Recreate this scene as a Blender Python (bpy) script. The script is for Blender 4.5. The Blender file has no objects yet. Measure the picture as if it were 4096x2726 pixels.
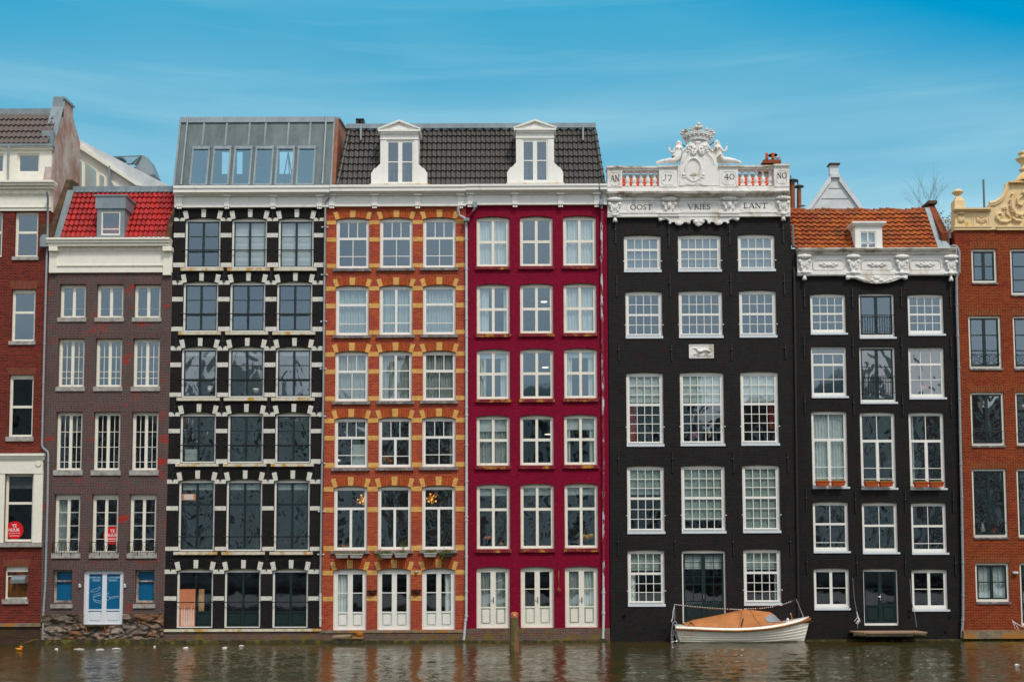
import bpy, bmesh, math, random
from mathutils import Vector, Matrix, noise
from mathutils.geometry import delaunay_2d_cdt
R=math.radians
random.seed(7)
SC=bpy.context.scene
COL=SC.collection
# ------------------------------------------------------------ camera model
FPX=4500.0; PPX=2048.0; PPY=1947.0
CAM=Vector((0,-45,3)); PITCH=R(4.0); ROLL=R(0.2)
fwd=Vector((0,math.cos(PITCH),math.sin(PITCH)))
r0=Vector((1,0,0)); u0=Vector((0,-math.sin(PITCH),math.cos(PITCH)))
right=r0*math.cos(ROLL)-u0*math.sin(ROLL); up=r0*math.sin(ROLL)+u0*math.cos(ROLL)
def ray(px,py): return right*((px-PPX)/FPX)+up*((PPY-py)/FPX)+fwd
def W(px,py,y=0.0):
    d=ray(px,py); return CAM+d*((y-CAM.y)/d.y)
def WX(px,py,X):
    d=ray(px,py); return CAM+d*((X-CAM.x)/d.x)
def WZ(px,py,z=0.0):
    d=ray(px,py); return CAM+d*((z-CAM.z)/d.z)
cd=bpy.data.cameras.new("camera"); cam=bpy.data.objects.new("camera",cd); COL.objects.link(cam)
cd.sensor_width=36; cd.lens=36*FPX/4096; cd.shift_y=(PPY-1363)/4096; cd.clip_end=2000; cd.clip_start=.5
M=Matrix((right,up,-fwd)).transposed().to_4x4(); M.translation=CAM
cam.matrix_world=M; SC.camera=cam
# ------------------------------------------------------------ materials
MATS={}
def nt(name):
    m=bpy.data.materials.new(name); m.use_nodes=True; t=m.node_tree
    for n in list(t.nodes): t.nodes.remove(n)
    o=t.nodes.new('ShaderNodeOutputMaterial'); MATS[name]=m
    return m,t,o
def N(t,k,**kw):
    n=t.nodes.new(k)
    for a,b in kw.items():
        if hasattr(n,a): setattr(n,a,b)
        else: n.inputs[a].default_value=b
    return n
def L(t,a,b): t.links.new(a,b)
def mixc(t,fac,a,b,mode='MIX'):
    n=t.nodes.new('ShaderNodeMix'); n.data_type='RGBA'; n.blend_type=mode
    for s,v in ((n.inputs[0],fac),(n.inputs[6],a),(n.inputs[7],b)):
        if hasattr(v,'links'): L(t,v,s)
        elif isinstance(v,(int,float)): s.default_value=v
        else: s.default_value=(*v[:3],1)
    return n.outputs[2]
def ramp(t,src,pts):
    n=t.nodes.new('ShaderNodeValToRGB'); L(t,src,n.inputs[0]); e=n.color_ramp.elements
    while len(e)<len(pts): e.new(.5)
    for i,(p,c) in enumerate(pts):
        e[i].position=p; e[i].color=(c,c,c,1) if isinstance(c,(int,float)) else (*c,1)
    return n.outputs[0]
def noisef(t,vec,scale,detail=3,rough=.55,dist=0):
    n=N(t,'ShaderNodeTexNoise'); n.inputs['Scale'].default_value=scale; n.inputs['Detail'].default_value=detail
    n.inputs['Roughness'].default_value=rough; n.inputs['Distortion'].default_value=dist
    L(t,vec,n.inputs['Vector']); return n.outputs[0]
def stretch(t,vec,s):
    n=N(t,'ShaderNodeMapping'); n.inputs['Scale'].default_value=s; L(t,vec,n.inputs[0]); return n.outputs[0]
def paint(name,c,rough=.6,c2=None,sc=3,st=(1,1,1),lo=.45,hi=.7,metal=0,var=.12,bump=0,bsc=20,spec=.4):
    m,t,o=nt(name); p=N(t,'ShaderNodeBsdfPrincipled'); L(t,p.outputs[0],o.inputs[0])
    p.inputs['Roughness'].default_value=rough; p.inputs['Metallic'].default_value=metal
    p.inputs['Specular IOR Level'].default_value=spec
    tc=N(t,'ShaderNodeTexCoord').outputs['Object']; v=stretch(t,tc,st)
    f=noisef(t,tc,sc*2.3)
    base=mixc(t,ramp(t,f,[(.3,0),(.7,1)]),[x*(1-var) for x in c],[min(1,x*(1+var*.6)) for x in c])
    if c2:
        f2=noisef(t,v,sc,5,.65); base=mixc(t,ramp(t,f2,[(lo,0),(hi,1)]),base,c2)
    L(t,base,p.inputs['Base Color'])
    if bump:
        b=N(t,'ShaderNodeBump'); b.inputs['Strength'].default_value=bump; b.inputs['Distance'].default_value=.02
        L(t,noisef(t,tc,bsc,4),b.inputs['Height']); L(t,b.outputs[0],p.inputs['Normal'])
    return m
def brick(name,c1,c2,mortar,patch=None,lo=.55,hi=.65,psc=.7,vert=False,bump=.5,ms=.009,rough=.85,bw=.21,rh=.065,var=.25,patch2=None,dark=None):
    m,t,o=nt(name); p=N(t,'ShaderNodeBsdfPrincipled'); L(t,p.outputs[0],o.inputs[0])
    p.inputs['Roughness'].default_value=rough; p.inputs['Specular IOR Level'].default_value=.14
    tc=N(t,'ShaderNodeTexCoord').outputs['Object']
    s=N(t,'ShaderNodeSeparateXYZ'); L(t,tc,s.inputs[0])
    a=N(t,'ShaderNodeMath',operation='ADD'); L(t,s.outputs[0],a.inputs[0]); L(t,s.outputs[1],a.inputs[1])
    c=N(t,'ShaderNodeCombineXYZ')
    if vert: L(t,s.outputs[2],c.inputs[0]); L(t,a.outputs[0],c.inputs[1])
    else: L(t,a.outputs[0],c.inputs[0]); L(t,s.outputs[2],c.inputs[1])
    # slightly wandering courses
    nz=N(t,'ShaderNodeTexNoise'); nz.inputs['Scale'].default_value=.8; L(t,tc,nz.inputs['Vector'])
    vm=N(t,'ShaderNodeVectorMath',operation='MULTIPLY_ADD'); L(t,nz.outputs[1],vm.inputs[0]); vm.inputs[1].default_value=(.04,.04,0); L(t,c.outputs[0],vm.inputs[2])
    b=N(t,'ShaderNodeTexBrick'); L(t,vm.outputs[0],b.inputs['Vector'])
    for k,v in (('Scale',1),('Mortar Size',ms),('Mortar Smooth',.3),('Bias',0),('Brick Width',bw),('Row Height',rh)): b.inputs[k].default_value=v
    b.inputs['Color1'].default_value=(*c1,1); b.inputs['Color2'].default_value=(*c2,1); b.inputs['Mortar'].default_value=(*mortar,1)
    col=b.outputs[0]
    f=noisef(t,tc,1.1,6,.7); col=mixc(t,ramp(t,f,[(.3,1-var),(.7,1+0*var)]),(0,0,0),col)
    col=mixc(t,ramp(t,noisef(t,stretch(t,tc,(1,1,3)),7,5,.8),[(.34,.42),(.50,0)]),col,(0,0,0))
    col=mixc(t,ramp(t,noisef(t,stretch(t,tc,(5,5,.35)),1.3,4,.7),[(.55,0),(.75,.22)]),col,(.05,.045,.035))
    if patch: col=mixc(t,ramp(t,noisef(t,stretch(t,tc,(1,1,2.2)),psc,7,.72),[(lo,0),(hi,.85)]),col,patch)
    if patch2: col=mixc(t,ramp(t,noisef(t,stretch(t,tc,(2,2,9)),3,5,.7),[(.60,0),(.68,1)]),col,patch2)
    L(t,col,p.inputs['Base Color'])
    bp=N(t,'ShaderNodeBump'); bp.inputs['Strength'].default_value=bump; bp.inputs['Distance'].default_value=.012
    inv=N(t,'ShaderNodeMath',operation='SUBTRACT'); inv.inputs[0].default_value=1; L(t,b.outputs[1],inv.inputs[1])
    ad=N(t,'ShaderNodeMath',operation='MULTIPLY_ADD'); L(t,noisef(t,tc,14,4),ad.inputs[0]); ad.inputs[1].default_value=1.2; L(t,inv.outputs[0],ad.inputs[2])
    L(t,ad.outputs[0],bp.inputs['Height']); L(t,bp.outputs[0],p.inputs['Normal'])
    return m
def glass(name,fac=.3,tint=(.75,.85,.92),wav=0,wsc=2.2,trans=(.85,.9,.88),flat=.003):
    m,t,o=nt(name)
    tr=N(t,'ShaderNodeBsdfTransparent'); tr.inputs[0].default_value=(*trans,1)
    g=N(t,'ShaderNodeBsdfGlossy'); g.inputs['Color'].default_value=(*tint,1); g.inputs['Roughness'].default_value=.03
    mx=N(t,'ShaderNodeMixShader'); mx.inputs[0].default_value=fac
    L(t,tr.outputs[0],mx.inputs[1]); L(t,g.outputs[0],mx.inputs[2]); L(t,mx.outputs[0],o.inputs[0])
    tc=N(t,'ShaderNodeTexCoord').outputs['Object']
    b=N(t,'ShaderNodeBump'); b.inputs['Strength'].default_value=1; b.inputs['Distance'].default_value=wav if wav else flat
    L(t,noisef(t,stretch(t,tc,(1,1,.7)),wsc,1.5,.5,.7 if wav else 0),b.inputs['Height']); L(t,b.outputs[0],g.inputs['Normal'])
    return m
CREAM=(.80,.765,.66)
paint('white_paint',(.86,.85,.80),.5,(.62,.57,.45),2.5,(1,1,.4),.62,.8,var=.04)
paint('cream_paint',(.86,.83,.72),.5,(.58,.5,.36),2.2,(1,1,.3),.62,.85,var=.05)
paint('ornament_white',(.81,.80,.77),.6,(.46,.38,.25),2.4,(1,1,.45),.54,.78,var=.05,bump=.15,bsc=14)
paint('ornament_stained',(.77,.75,.69),.7,(.24,.16,.08),2.0,(1,1,1.6),.46,.68,var=.06,bump=.25,bsc=10)
paint('frame_head',(.52,.50,.40),.8,(.35,.30,.2),6,var=.15)
paint('green_frame',(.012,.028,.03),.35,var=.2)
paint('black_iron',(.012,.012,.013),.5,var=.2)
paint('slate_sill',(.16,.15,.15),.8,(.34,.33,.31),5,var=.3,bump=.3)
paint('stone_sill',(.42,.40,.37),.85,(.22,.2,.18),5,var=.15,bump=.3)
paint('lichen_sill',(.66,.62,.50),.85,(.55,.30,.05),3,lo=.5,hi=.62,var=.15)
paint('bluewhite_sill',(.66,.72,.78),.6,var=.05)
paint('crimson_sill',(.20,.004,.016),.7,(.48,.24,.02),2.5,(1,1,1),.52,.64,var=.2)
paint('zinc',(.21,.26,.285),.5,(.29,.35,.38),3,(1,1,.2),.4,.7,metal=.25,var=.12)
paint('zinc_dark',(.11,.145,.15),.5,(.16,.20,.205),2.5,(1,1,.2),.4,.7,metal=.25,var=.15)
paint('pipe_blue',(.30,.345,.37),.55,metal=.0,var=.1)
paint('pipe_grey',(.56,.60,.62),.45,var=.1)
paint('pipe_peeled',(.60,.58,.62),.6,(.25,.01,.03),3,(1,1,.35),.45,.5,var=.1)
paint('black_pipe',(.02,.016,.014),.5,var=.2)
paint('stucco',(.50,.44,.41),.9,(.33,.17,.11),1.1,(1,1,.6),.42,.66,var=.15,bump=.4,bsc=6)
paint('rust_wall',(.35,.11,.05),.85,(.22,.16,.12),1.2,(1,1,1),.45,.7,var=.3,bump=.3)
paint('brown_brick_cap',(.11,.065,.035),.95,(.05,.04,.03),2,var=.4,bump=.6)
paint('plinth_stone',(.30,.21,.16),.9,(.10,.085,.07),1.6,lo=.4,hi=.6,var=.5,bump=1,bsc=5)
paint('mortar_stone',(.12,.10,.08),.95,(.2,.16,.1),3,var=.4,bump=1)
paint('stone_rust',(.34,.13,.05),.9,(.13,.1,.085),2,lo=.45,hi=.6,var=.4,bump=1,bsc=6)
paint('stone_pale',(.50,.42,.35),.9,(.16,.13,.10),2,lo=.45,hi=.58,var=.3,bump=1,bsc=6)
paint('stone_grey',(.14,.125,.12),.9,(.30,.2,.15),2,lo=.5,hi=.62,var=.4,bump=1,bsc=6)
paint('moss_ledge',(.05,.045,.02),.9,(.16,.13,.02),3,(1,1,1),.5,.65,var=.4,bump=.8)
paint('concrete_rust',(.24,.19,.13),.9,(.38,.17,.03),1.7,lo=.48,hi=.6,var=.4,bump=.5)
paint('blue_board',(.0,.12,.27),.35,(.0,.10,.23),1.5,var=.05)
paint('door_white',(.74,.78,.83),.4,(.62,.6,.58),4,lo=.62,hi=.8,var=.03)
paint('brown_board',(.28,.095,.01),.4,(.05,.02,.01),2.2,(3,1,.5),.45,.65,var=.3)
paint('plywood',(.62,.25,.12),.7,(.50,.14,.06),1.3,(1,1,1),.4,.7,var=.1)
paint('plywood_pale',(.55,.30,.12),.7,var=.15)
paint('white_smear',(.78,.55,.47),.7,var=.1)
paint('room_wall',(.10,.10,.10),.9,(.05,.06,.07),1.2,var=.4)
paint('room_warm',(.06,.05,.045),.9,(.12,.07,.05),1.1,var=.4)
paint('cloth',(.72,.77,.77),.9,var=.05)
paint('cloth_mid',(.50,.56,.57),.9,var=.06)
paint('cloth_grey',(.42,.46,.44),.9,var=.08)
paint('cloth_red',(.35,.01,.02),.9,(.5,.14,.02),2,var=.2)
paint('room_blue',(.20,.36,.42),.9,(.7,.75,.75),.5,(1,1,1),.60,.61,var=.05)
paint('blind_greyblue',(.20,.23,.25),.9,var=.03)
paint('blind',(.62,.68,.68),.9,var=.03)
paint('blind_green',(.36,.44,.41),.9,var=.06)
paint('blind_brown',(.36,.15,.015),.8,var=.1)
paint('dark_letter',(.015,.017,.022),.7,var=.05)
paint('faint_letter',(.50,.50,.48),.7,var=.05)
paint('pale_blue_letter',(.40,.62,.78),.5,var=.03)
paint('sign_red',(.70,.004,.01),.35,(.75,.02,.02),2,var=.03)
paint('sign_white',(.85,.85,.85),.4,var=.02)
paint('hood_metal',(.22,.25,.27),.4,metal=.4,var=.1)
paint('hull_white',(.87,.85,.77),.3,(.66,.60,.48),2,(1,1,.4),.55,.8,var=.03)
paint('canvas',(.52,.20,.065),.85,(.36,.13,.035),1.6,(.5,1,1),.4,.7,var=.10,bump=.3,bsc=5)
paint('rope_brown',(.30,.10,.025),.9,(.09,.10,.01),2.2,lo=.5,hi=.6,var=.3)
paint('waterline_green',(.06,.055,.02),.8,var=.3)
paint('steel',(.55,.56,.58),.25,metal=.9,var=.1)
paint('post_wood',(.13,.11,.04),.9,(.24,.10,.05),3,(1.5,1.5,.3),.5,.62,var=.5,bump=1,bsc=9)
paint('post_cap',(.50,.14,.04),.8,(.7,.5,.4),5,lo=.55,hi=.65,var=.2)
paint('terracotta',(.56,.10,.02),.7,var=.15)
paint('planter_grey',(.55,.55,.54),.7,(.4,.4,.36),5,var=.1)
paint('planter_dark',(.05,.055,.06),.7,var=.1)
paint('soil_moss',(.12,.11,.02),.95,(.22,.17,.02),9,var=.5,bump=1)
paint('leaf',(.09,.17,.02),.6,(.18,.26,.03),6,var=.4)
paint('leaf_red',(.20,.05,.02),.6,(.1,.13,.02),8,var=.4)
paint('basket_coir',(.16,.06,.02),.95,(.06,.03,.015),8,var=.4,bump=1)
paint('wood_deck',(.42,.25,.16),.8,(.3,.2,.13),2,(.3,1,1),.4,.7,var=.15)
paint('wood_dark',(.04,.035,.025),.9,(.10,.09,.02),3,var=.4)
paint('yellow_bowl',(.45,.17,.01),.5,var=.2)
paint('foam_white',(.75,.75,.73),.7,var=.1)
paint('duck_orange',(.75,.25,.0),.4,var=.05)
paint('bark_grey',(.24,.28,.30),.9,var=.2)
paint('panel_white',(.70,.73,.74),.6,(.52,.56,.59),1.2,(1,1,1),.4,.7,var=.04)
paint('terracotta_flue',(.33,.09,.03),.7,(.2,.05,.02),3,(1,1,.3),var=.2)
paint('gable_yellow',(.80,.61,.34),.7,(.68,.36,.03),1.8,(1,1,1),.56,.7,var=.08,bump=.2,bsc=8)
paint('gull_grey',(.45,.47,.48),.8,var=.2)
paint('quay_stone',(.06,.06,.055),.9,var=.2)
paint('asphalt',(.06,.06,.06),.9,var=.2)
paint('brass_glass',(.3,.12,.02),.4,var=.2)
def emis(name,c,s):
    m,t,o=nt(name); e=N(t,'ShaderNodeEmission'); e.inputs[0].default_value=(*c,1); e.inputs[1].default_value=s; L(t,e.outputs[0],o.inputs[0])
emis('lamp_warm',(1,.45,.08),1.6); emis('amber_glass',(1,.30,.02),.28); emis('lamp_white',(1,.85,.68),1.4)
# bricks
brick('brick_a',(.26,.026,.014),(.12,.011,.009),(.20,.10,.075),(.40,.05,.02),.60,.72,.9)
brick('brick_b',(.098,.080,.076),(.145,.055,.046),(.19,.165,.16),(.40,.030,.016),.57,.62,.8,ms=.011,patch2=(.30,.04,.03))
brick('arch_b',(.075,.055,.058),(.17,.04,.035),(.20,.16,.15),vert=True,ms=.012,rh=.055)
brick('arch_a',(.30,.05,.02),(.20,.03,.015),(.22,.14,.1),vert=True,ms=.010,rh=.055)
brick('brick_black',(.025,.0245,.025),(.0185,.018,.0185),(.0065,.006,.0065),(.030,.012,.010),.50,.70,2.2,bump=.6,rough=.7,var=.3)
brick('brick_black_f',(.027,.0265,.0275),(.020,.0195,.0205),(.009,.0085,.009),(.032,.011,.009),.50,.70,2.0,bump=.7,rough=.6,var=.3,patch2=(.075,.045,.040))
brick('arch_black',(.0125,.0118,.012),(.0115,.0108,.011),(.0065,.006,.0065),vert=True,bump=.5,rough=.7)
brick('brick_d',(.58,.088,.017),(.36,.026,.018),(.48,.21,.12),(.36,.06,.055),.50,.66,.9,ms=.009)
brick('arch_d',(.54,.09,.012),(.40,.045,.015),(.5,.2,.09),vert=True,ms=.008,rh=.07)
brick('yellow_d',(.92,.53,.14),(.84,.43,.10),(.72,.48,.24),(.80,.52,.30),.6,.7,1.5,ms=.007)
brick('white_band',(.82,.80,.73),(.78,.76,.69),(.60,.57,.50),bump=.4,ms=.006,var=.1)
brick('brick_crimson',(.32,.001,.036),(.27,.001,.029),(.19,.001,.020),(.32,.015,.055),.57,.72,5,bump=.8,rough=.7,var=.18,patch2=(.40,.05,.10))
brick('brick_h',(.34,.040,.009),(.19,.014,.010),(.34,.15,.055),(.20,.016,.016),.52,.7,.8,ms=.010)
brick('arch_h',(.28,.045,.010),(.18,.018,.010),(.36,.16,.06),vert=True,ms=.012)
brick('plinth_brick',(.12,.11,.10),(.17,.05,.04),(.24,.2,.16),(.20,.14,.02),.5,.62,1.4,ms=.010,patch2=(.28,.06,.03))
brick('plinth_dark',(.075,.03,.028),(.09,.05,.03),(.09,.08,.055),(.06,.05,.015),.5,.65,1.2,ms=.009)
brick('brick_orange',(.33,.06,.012),(.25,.04,.012),(.2,.12,.08),ms=.01)
brick('brick_far1',(.20,.12,.10),(.17,.10,.08),(.25,.2,.18)); brick('brick_far2',(.72,.71,.68),(.68,.67,.64),(.6,.6,.58))
def tiles(name,c1,c2,c3,lo=.55,hi=.7,rough=.6,tw=.2,th=.3):
    m,t,o=nt(name); p=N(t,'ShaderNodeBsdfPrincipled'); L(t,p.outputs[0],o.inputs[0]); p.inputs['Roughness'].default_value=rough
    tc=N(t,'ShaderNodeTexCoord').outputs['UV']
    wn=N(t,'ShaderNodeTexWhiteNoise'); fl=N(t,'ShaderNodeVectorMath',operation='FLOOR'); L(t,tc,fl.inputs[0]); L(t,fl.outputs[0],wn.inputs['Vector'])
    c=mixc(t,wn.outputs[0],c1,c2)
    ob=N(t,'ShaderNodeTexCoord').outputs['Object']
    c=mixc(t,ramp(t,noisef(t,ob,1.3,6,.7),[(lo,0),(hi,.8)]),c,c3)
    L(t,c,p.inputs['Base Color'])
    bp=N(t,'ShaderNodeBump'); bp.inputs['Strength'].default_value=.4; bp.inputs['Distance'].default_value=.02
    L(t,noisef(t,ob,12,4),bp.inputs['Height']); L(t,bp.outputs[0],p.inputs['Normal'])
m_,t_,o_=nt('rubble'); p_=N(t_,'ShaderNodeBsdfPrincipled'); L(t_,p_.outputs[0],o_.inputs[0]); p_.inputs['Roughness'].default_value=.9
tc_=N(t_,'ShaderNodeTexCoord').outputs['Object']
wv=N(t_,'ShaderNodeTexNoise'); wv.inputs['Scale'].default_value=2.5; L(t_,tc_,wv.inputs['Vector'])
wm=N(t_,'ShaderNodeVectorMath',operation='MULTIPLY_ADD'); L(t_,wv.outputs[1],wm.inputs[0]); wm.inputs[1].default_value=(.5,0,.22); L(t_,tc_,wm.inputs[2])
mp=stretch(t_,wm.outputs[0],(1.35,.01,2.5))
vo=N(t_,'ShaderNodeTexVoronoi'); vo.inputs['Scale'].default_value=1; L(t_,mp,vo.inputs['Vector']); 
ve=N(t_,'ShaderNodeTexVoronoi',feature='DISTANCE_TO_EDGE'); ve.inputs['Scale'].default_value=1; L(t_,mp,ve.inputs['Vector'])
sx_=N(t_,'ShaderNodeSeparateXYZ'); L(t_,vo.outputs['Color'],sx_.inputs[0])
c_=ramp(t_,sx_.outputs[0],[(.0,(.13,.11,.10)),(.25,(.36,.24,.18)),(.45,(.30,.11,.04)),(.6,(.42,.34,.27)),(.8,(.17,.13,.12)),(1,(.32,.20,.13))])
c_=mixc(t_,ramp(t_,noisef(t_,tc_,3.5,6,.75),[(.48,0),(.62,.8)]),c_,(.10,.075,.06))
c_=mixc(t_,ramp(t_,noisef(t_,stretch(t_,tc_,(1,1,2)),2.2,6,.75),[(.56,0),(.64,.8)]),c_,(.50,.42,.34))
c_=mixc(t_,ramp(t_,noisef(t_,stretch(t_,tc_,(1.2,1,1)),1.7,5,.7),[(.60,0),(.68,.8)]),c_,(.26,.07,.02))
c_=mixc(t_,ramp(t_,noisef(t_,stretch(t_,tc_,(.8,1,1.6)),1.9,6,.7),[(.50,0),(.62,.75)]),c_,(.07,.06,.02))
c_=mixc(t_,.25,c_,(.03,.027,.02))
c_=mixc(t_,ramp(t_,ve.outputs['Distance'],[(.0,1),(.06,0)]),c_,(.03,.025,.02)); L(t_,c_,p_.inputs['Base Color'])
bp_=N(t_,'ShaderNodeBump'); bp_.inputs['Strength'].default_value=1; bp_.inputs['Distance'].default_value=.05; L(t_,ramp(t_,ve.outputs['Distance'],[(0,0),(.12,1)]),bp_.inputs['Height']); L(t_,bp_.outputs[0],p_.inputs['Normal'])
tiles('tile_dark',(.034,.030,.028),(.046,.038,.035),(.055,.045,.014),.58,.74,.45)
tiles('tile_red',(.47,.010,.008),(.26,.006,.006),(.16,.03,.012),.52,.72,.38)
tiles('tile_orange',(.42,.105,.010),(.24,.040,.010),(.13,.07,.018),.50,.70,.8)
tiles('tile_brown',(.13,.10,.09),(.10,.085,.08),(.15,.08,.055),.5,.7,.7)
tiles('tile_bright',(.75,.12,.015),(.65,.05,.02),(.6,.1,.02),.6,.75,.5)
glass('glass_sky',.28,(.56,.72,.82),flat=.0015)
glass('glass_low',.24,(.66,.76,.82),wav=.009,wsc=1.3,flat=.004)
glass('glass_wavy',.38,(.70,.74,.75),wav=.022,wsc=1.3)
glass('glass_clear',.08,(.8,.85,.9))
glass('glass_skylight',.36,(.50,.80,.95))
# ------------------------------------------------------------ mesh builder
class MB:
    def __init__(s): s.v=[]; s.f=[]; s.m=[]; s.uv=None; s.sm=[]
    def add(s,vs,fs,mi=0,smooth=False):
        k=len(s.v); s.v+= [Vector(p) for p in vs]
        for f in fs: s.f.append([k+i for i in f]); s.m.append(mi); s.sm.append(smooth)
    def box(s,x0,x1,y0,y1,z0,z1,mi=0):
        if x0>x1: x0,x1=x1,x0
        if z0>z1: z0,z1=z1,z0
        s.add([(x0,y0,z0),(x1,y0,z0),(x1,y1,z0),(x0,y1,z0),(x0,y0,z1),(x1,y0,z1),(x1,y1,z1),(x0,y1,z1)],
              [(0,1,5,4),(1,2,6,5),(2,3,7,6),(3,0,4,7),(4,5,6,7),(3,2,1,0)],mi)
    def hexa(s,p,mi=0):   # 8 pts bottom 4, top 4
        s.add(p,[(0,1,5,4),(1,2,6,5),(2,3,7,6),(3,0,4,7),(4,5,6,7),(3,2,1,0)],mi)
    def prism(s,pts,y0,y1,mi=0,axis='y',smooth=False):
        n=len(pts)
        if axis=='y': A=[(p[0],y0,p[1]) for p in pts]+[(p[0],y1,p[1]) for p in pts]
        elif axis=='x': A=[(y0,p[0],p[1]) for p in pts]+[(y1,p[0],p[1]) for p in pts]
        else: A=[(p[0],p[1],y0) for p in pts]+[(p[0],p[1],y1) for p in pts]
        s.add(A,[tuple(range(n)),tuple(range(2*n-1,n-1,-1))],mi)
        s.add(A,[(i,(i+1)%n,n+(i+1)%n,n+i) for i in range(n)],mi,smooth)
    def tube(s,path,r,n=6,mi=0,cap=True):
        path=[Vector(p) for p in path]; rs=r if isinstance(r,(list,tuple)) else [r]*len(path)
        vs=[]; 
        for i,p in enumerate(path):
            d=(path[min(i+1,len(path)-1)]-path[max(i-1,0)]).normalized()
            a=d.cross(Vector((0,1,0) if abs(d.y)<.9 else (1,0,0))).normalized(); b=d.cross(a)
            for k in range(n): vs.append(p+(a*math.cos(2*math.pi*k/n)+b*math.sin(2*math.pi*k/n))*rs[i])
        fs=[]
        for i in range(len(path)-1):
            for k in range(n): fs.append((i*n+k,i*n+(k+1)%n,(i+1)*n+(k+1)%n,(i+1)*n+k))
        s.add(vs,fs,mi,True)
        if cap: s.add(vs[:n],[tuple(range(n))],mi); s.add(vs[-n:],[tuple(range(n))],mi)
    def lathe(s,prof,c,n=12,axis='z',mi=0):
        c=Vector(c); vs=[]
        for r,h in prof:
            for k in range(n):
                a=2*math.pi*k/n; q=(r*math.cos(a),r*math.sin(a),h)
                if axis=='y': q=(q[0],q[2],q[1])
                if axis=='x': q=(q[2],q[0],q[1])
                vs.append(c+Vector(q))
        fs=[(i*n+k,i*n+(k+1)%n,(i+1)*n+(k+1)%n,(i+1)*n+k) for i in range(len(prof)-1) for k in range(n)]
        s.add(vs,fs,mi,True)
        s.add(vs[:n],[tuple(range(n))],mi); s.add(vs[-n:],[tuple(range(n))],mi)
    def ball(s,c,r,n=10,m=6,mi=0):
        if not isinstance(r,(tuple,list)): r=(r,r,r)
        vs=[]
        for i in range(m+1):
            t=math.pi*i/m
            for k in range(n):
                a=2*math.pi*k/n; vs.append((c[0]+r[0]*math.sin(t)*math.cos(a),c[1]+r[1]*math.sin(t)*math.sin(a),c[2]+r[2]*math.cos(t)))
        s.add(vs,[(i*n+k,i*n+(k+1)%n,(i+1)*n+(k+1)%n,(i+1)*n+k) for i in range(m) for k in range(n)],mi,True)
    def build(s,name,mat,parent=None):
        me=bpy.data.meshes.new(name); off=Vector((0,0,0)); q=parent
        while q is not None: off+=q.location; q=q.parent
        me.from_pydata([tuple(v-off) for v in s.v],[],s.f)
        if not isinstance(mat,(list,tuple)): mat=[mat]
        for a in mat: me.materials.append(MATS[a])
        me.polygons.foreach_set('material_index',s.m)
        me.polygons.foreach_set('use_smooth',s.sm)
        if s.uv:
            ul=me.uv_layers.new(name='UVMap')
            for p in me.polygons:
                for li in p.loop_indices: ul.data[li].uv=s.uv[me.loops[li].vertex_index]
        bm=bmesh.new(); bm.from_mesh(me); bmesh.ops.recalc_face_normals(bm,faces=bm.faces); bm.to_mesh(me); bm.free()
        me.update()
        o=bpy.data.objects.new(name,me); COL.objects.link(o); o.parent=parent
        return o
def tag(o,label=None,cat=None,group=None,kind=None):
    for k,v in (('label',label),('category',cat),('group',group),('kind',kind)):
        if v: o[k]=v
    return o
def empty(name,loc,label,cat,group=None):
    o=bpy.data.objects.new(name,None); o.empty_display_size=.3; COL.objects.link(o); o.location=loc
    return tag(o,label,cat,group)
def text(name,s,box,y,mat,parent,th=.006,bold=0):
    cu=bpy.data.curves.new(name,'FONT'); cu.body=s; cu.size=1; cu.extrude=.01; cu.offset=bold; cu.resolution_u=3
    ob=bpy.data.objects.new(name,cu); me=bpy.data.meshes.new_from_object(ob)
    xs=[v.co.x for v in me.vertices]; ys=[v.co.y for v in me.vertices]
    x0,z0,x1,z1=box; m=MB()
    sx=(x1-x0)/(max(xs)-min(xs)); sz=(z1-z0)/(max(ys)-min(ys))
    vs=[(x0+(v.co.x-min(xs))*sx, y-th*(1 if v.co.z>0 else 0), z0+(v.co.y-min(ys))*sz) for v in me.vertices]
    m.add(vs,[tuple(p.vertices) for p in me.polygons])
    bpy.data.objects.remove(ob); bpy.data.meshes.remove(me); bpy.data.curves.remove(cu)
    return m.build(name,mat,parent)
def pbox(px0,py0,px1,py1,y=0):   # px rect -> world x0,x1,z0,z1
    mx=(px0+px1)/2; my=(py0+py1)/2
    return W(px0,my,y).x,W(px1,my,y).x,W(mx,py1,y).z,W(mx,py0,y).z
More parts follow.
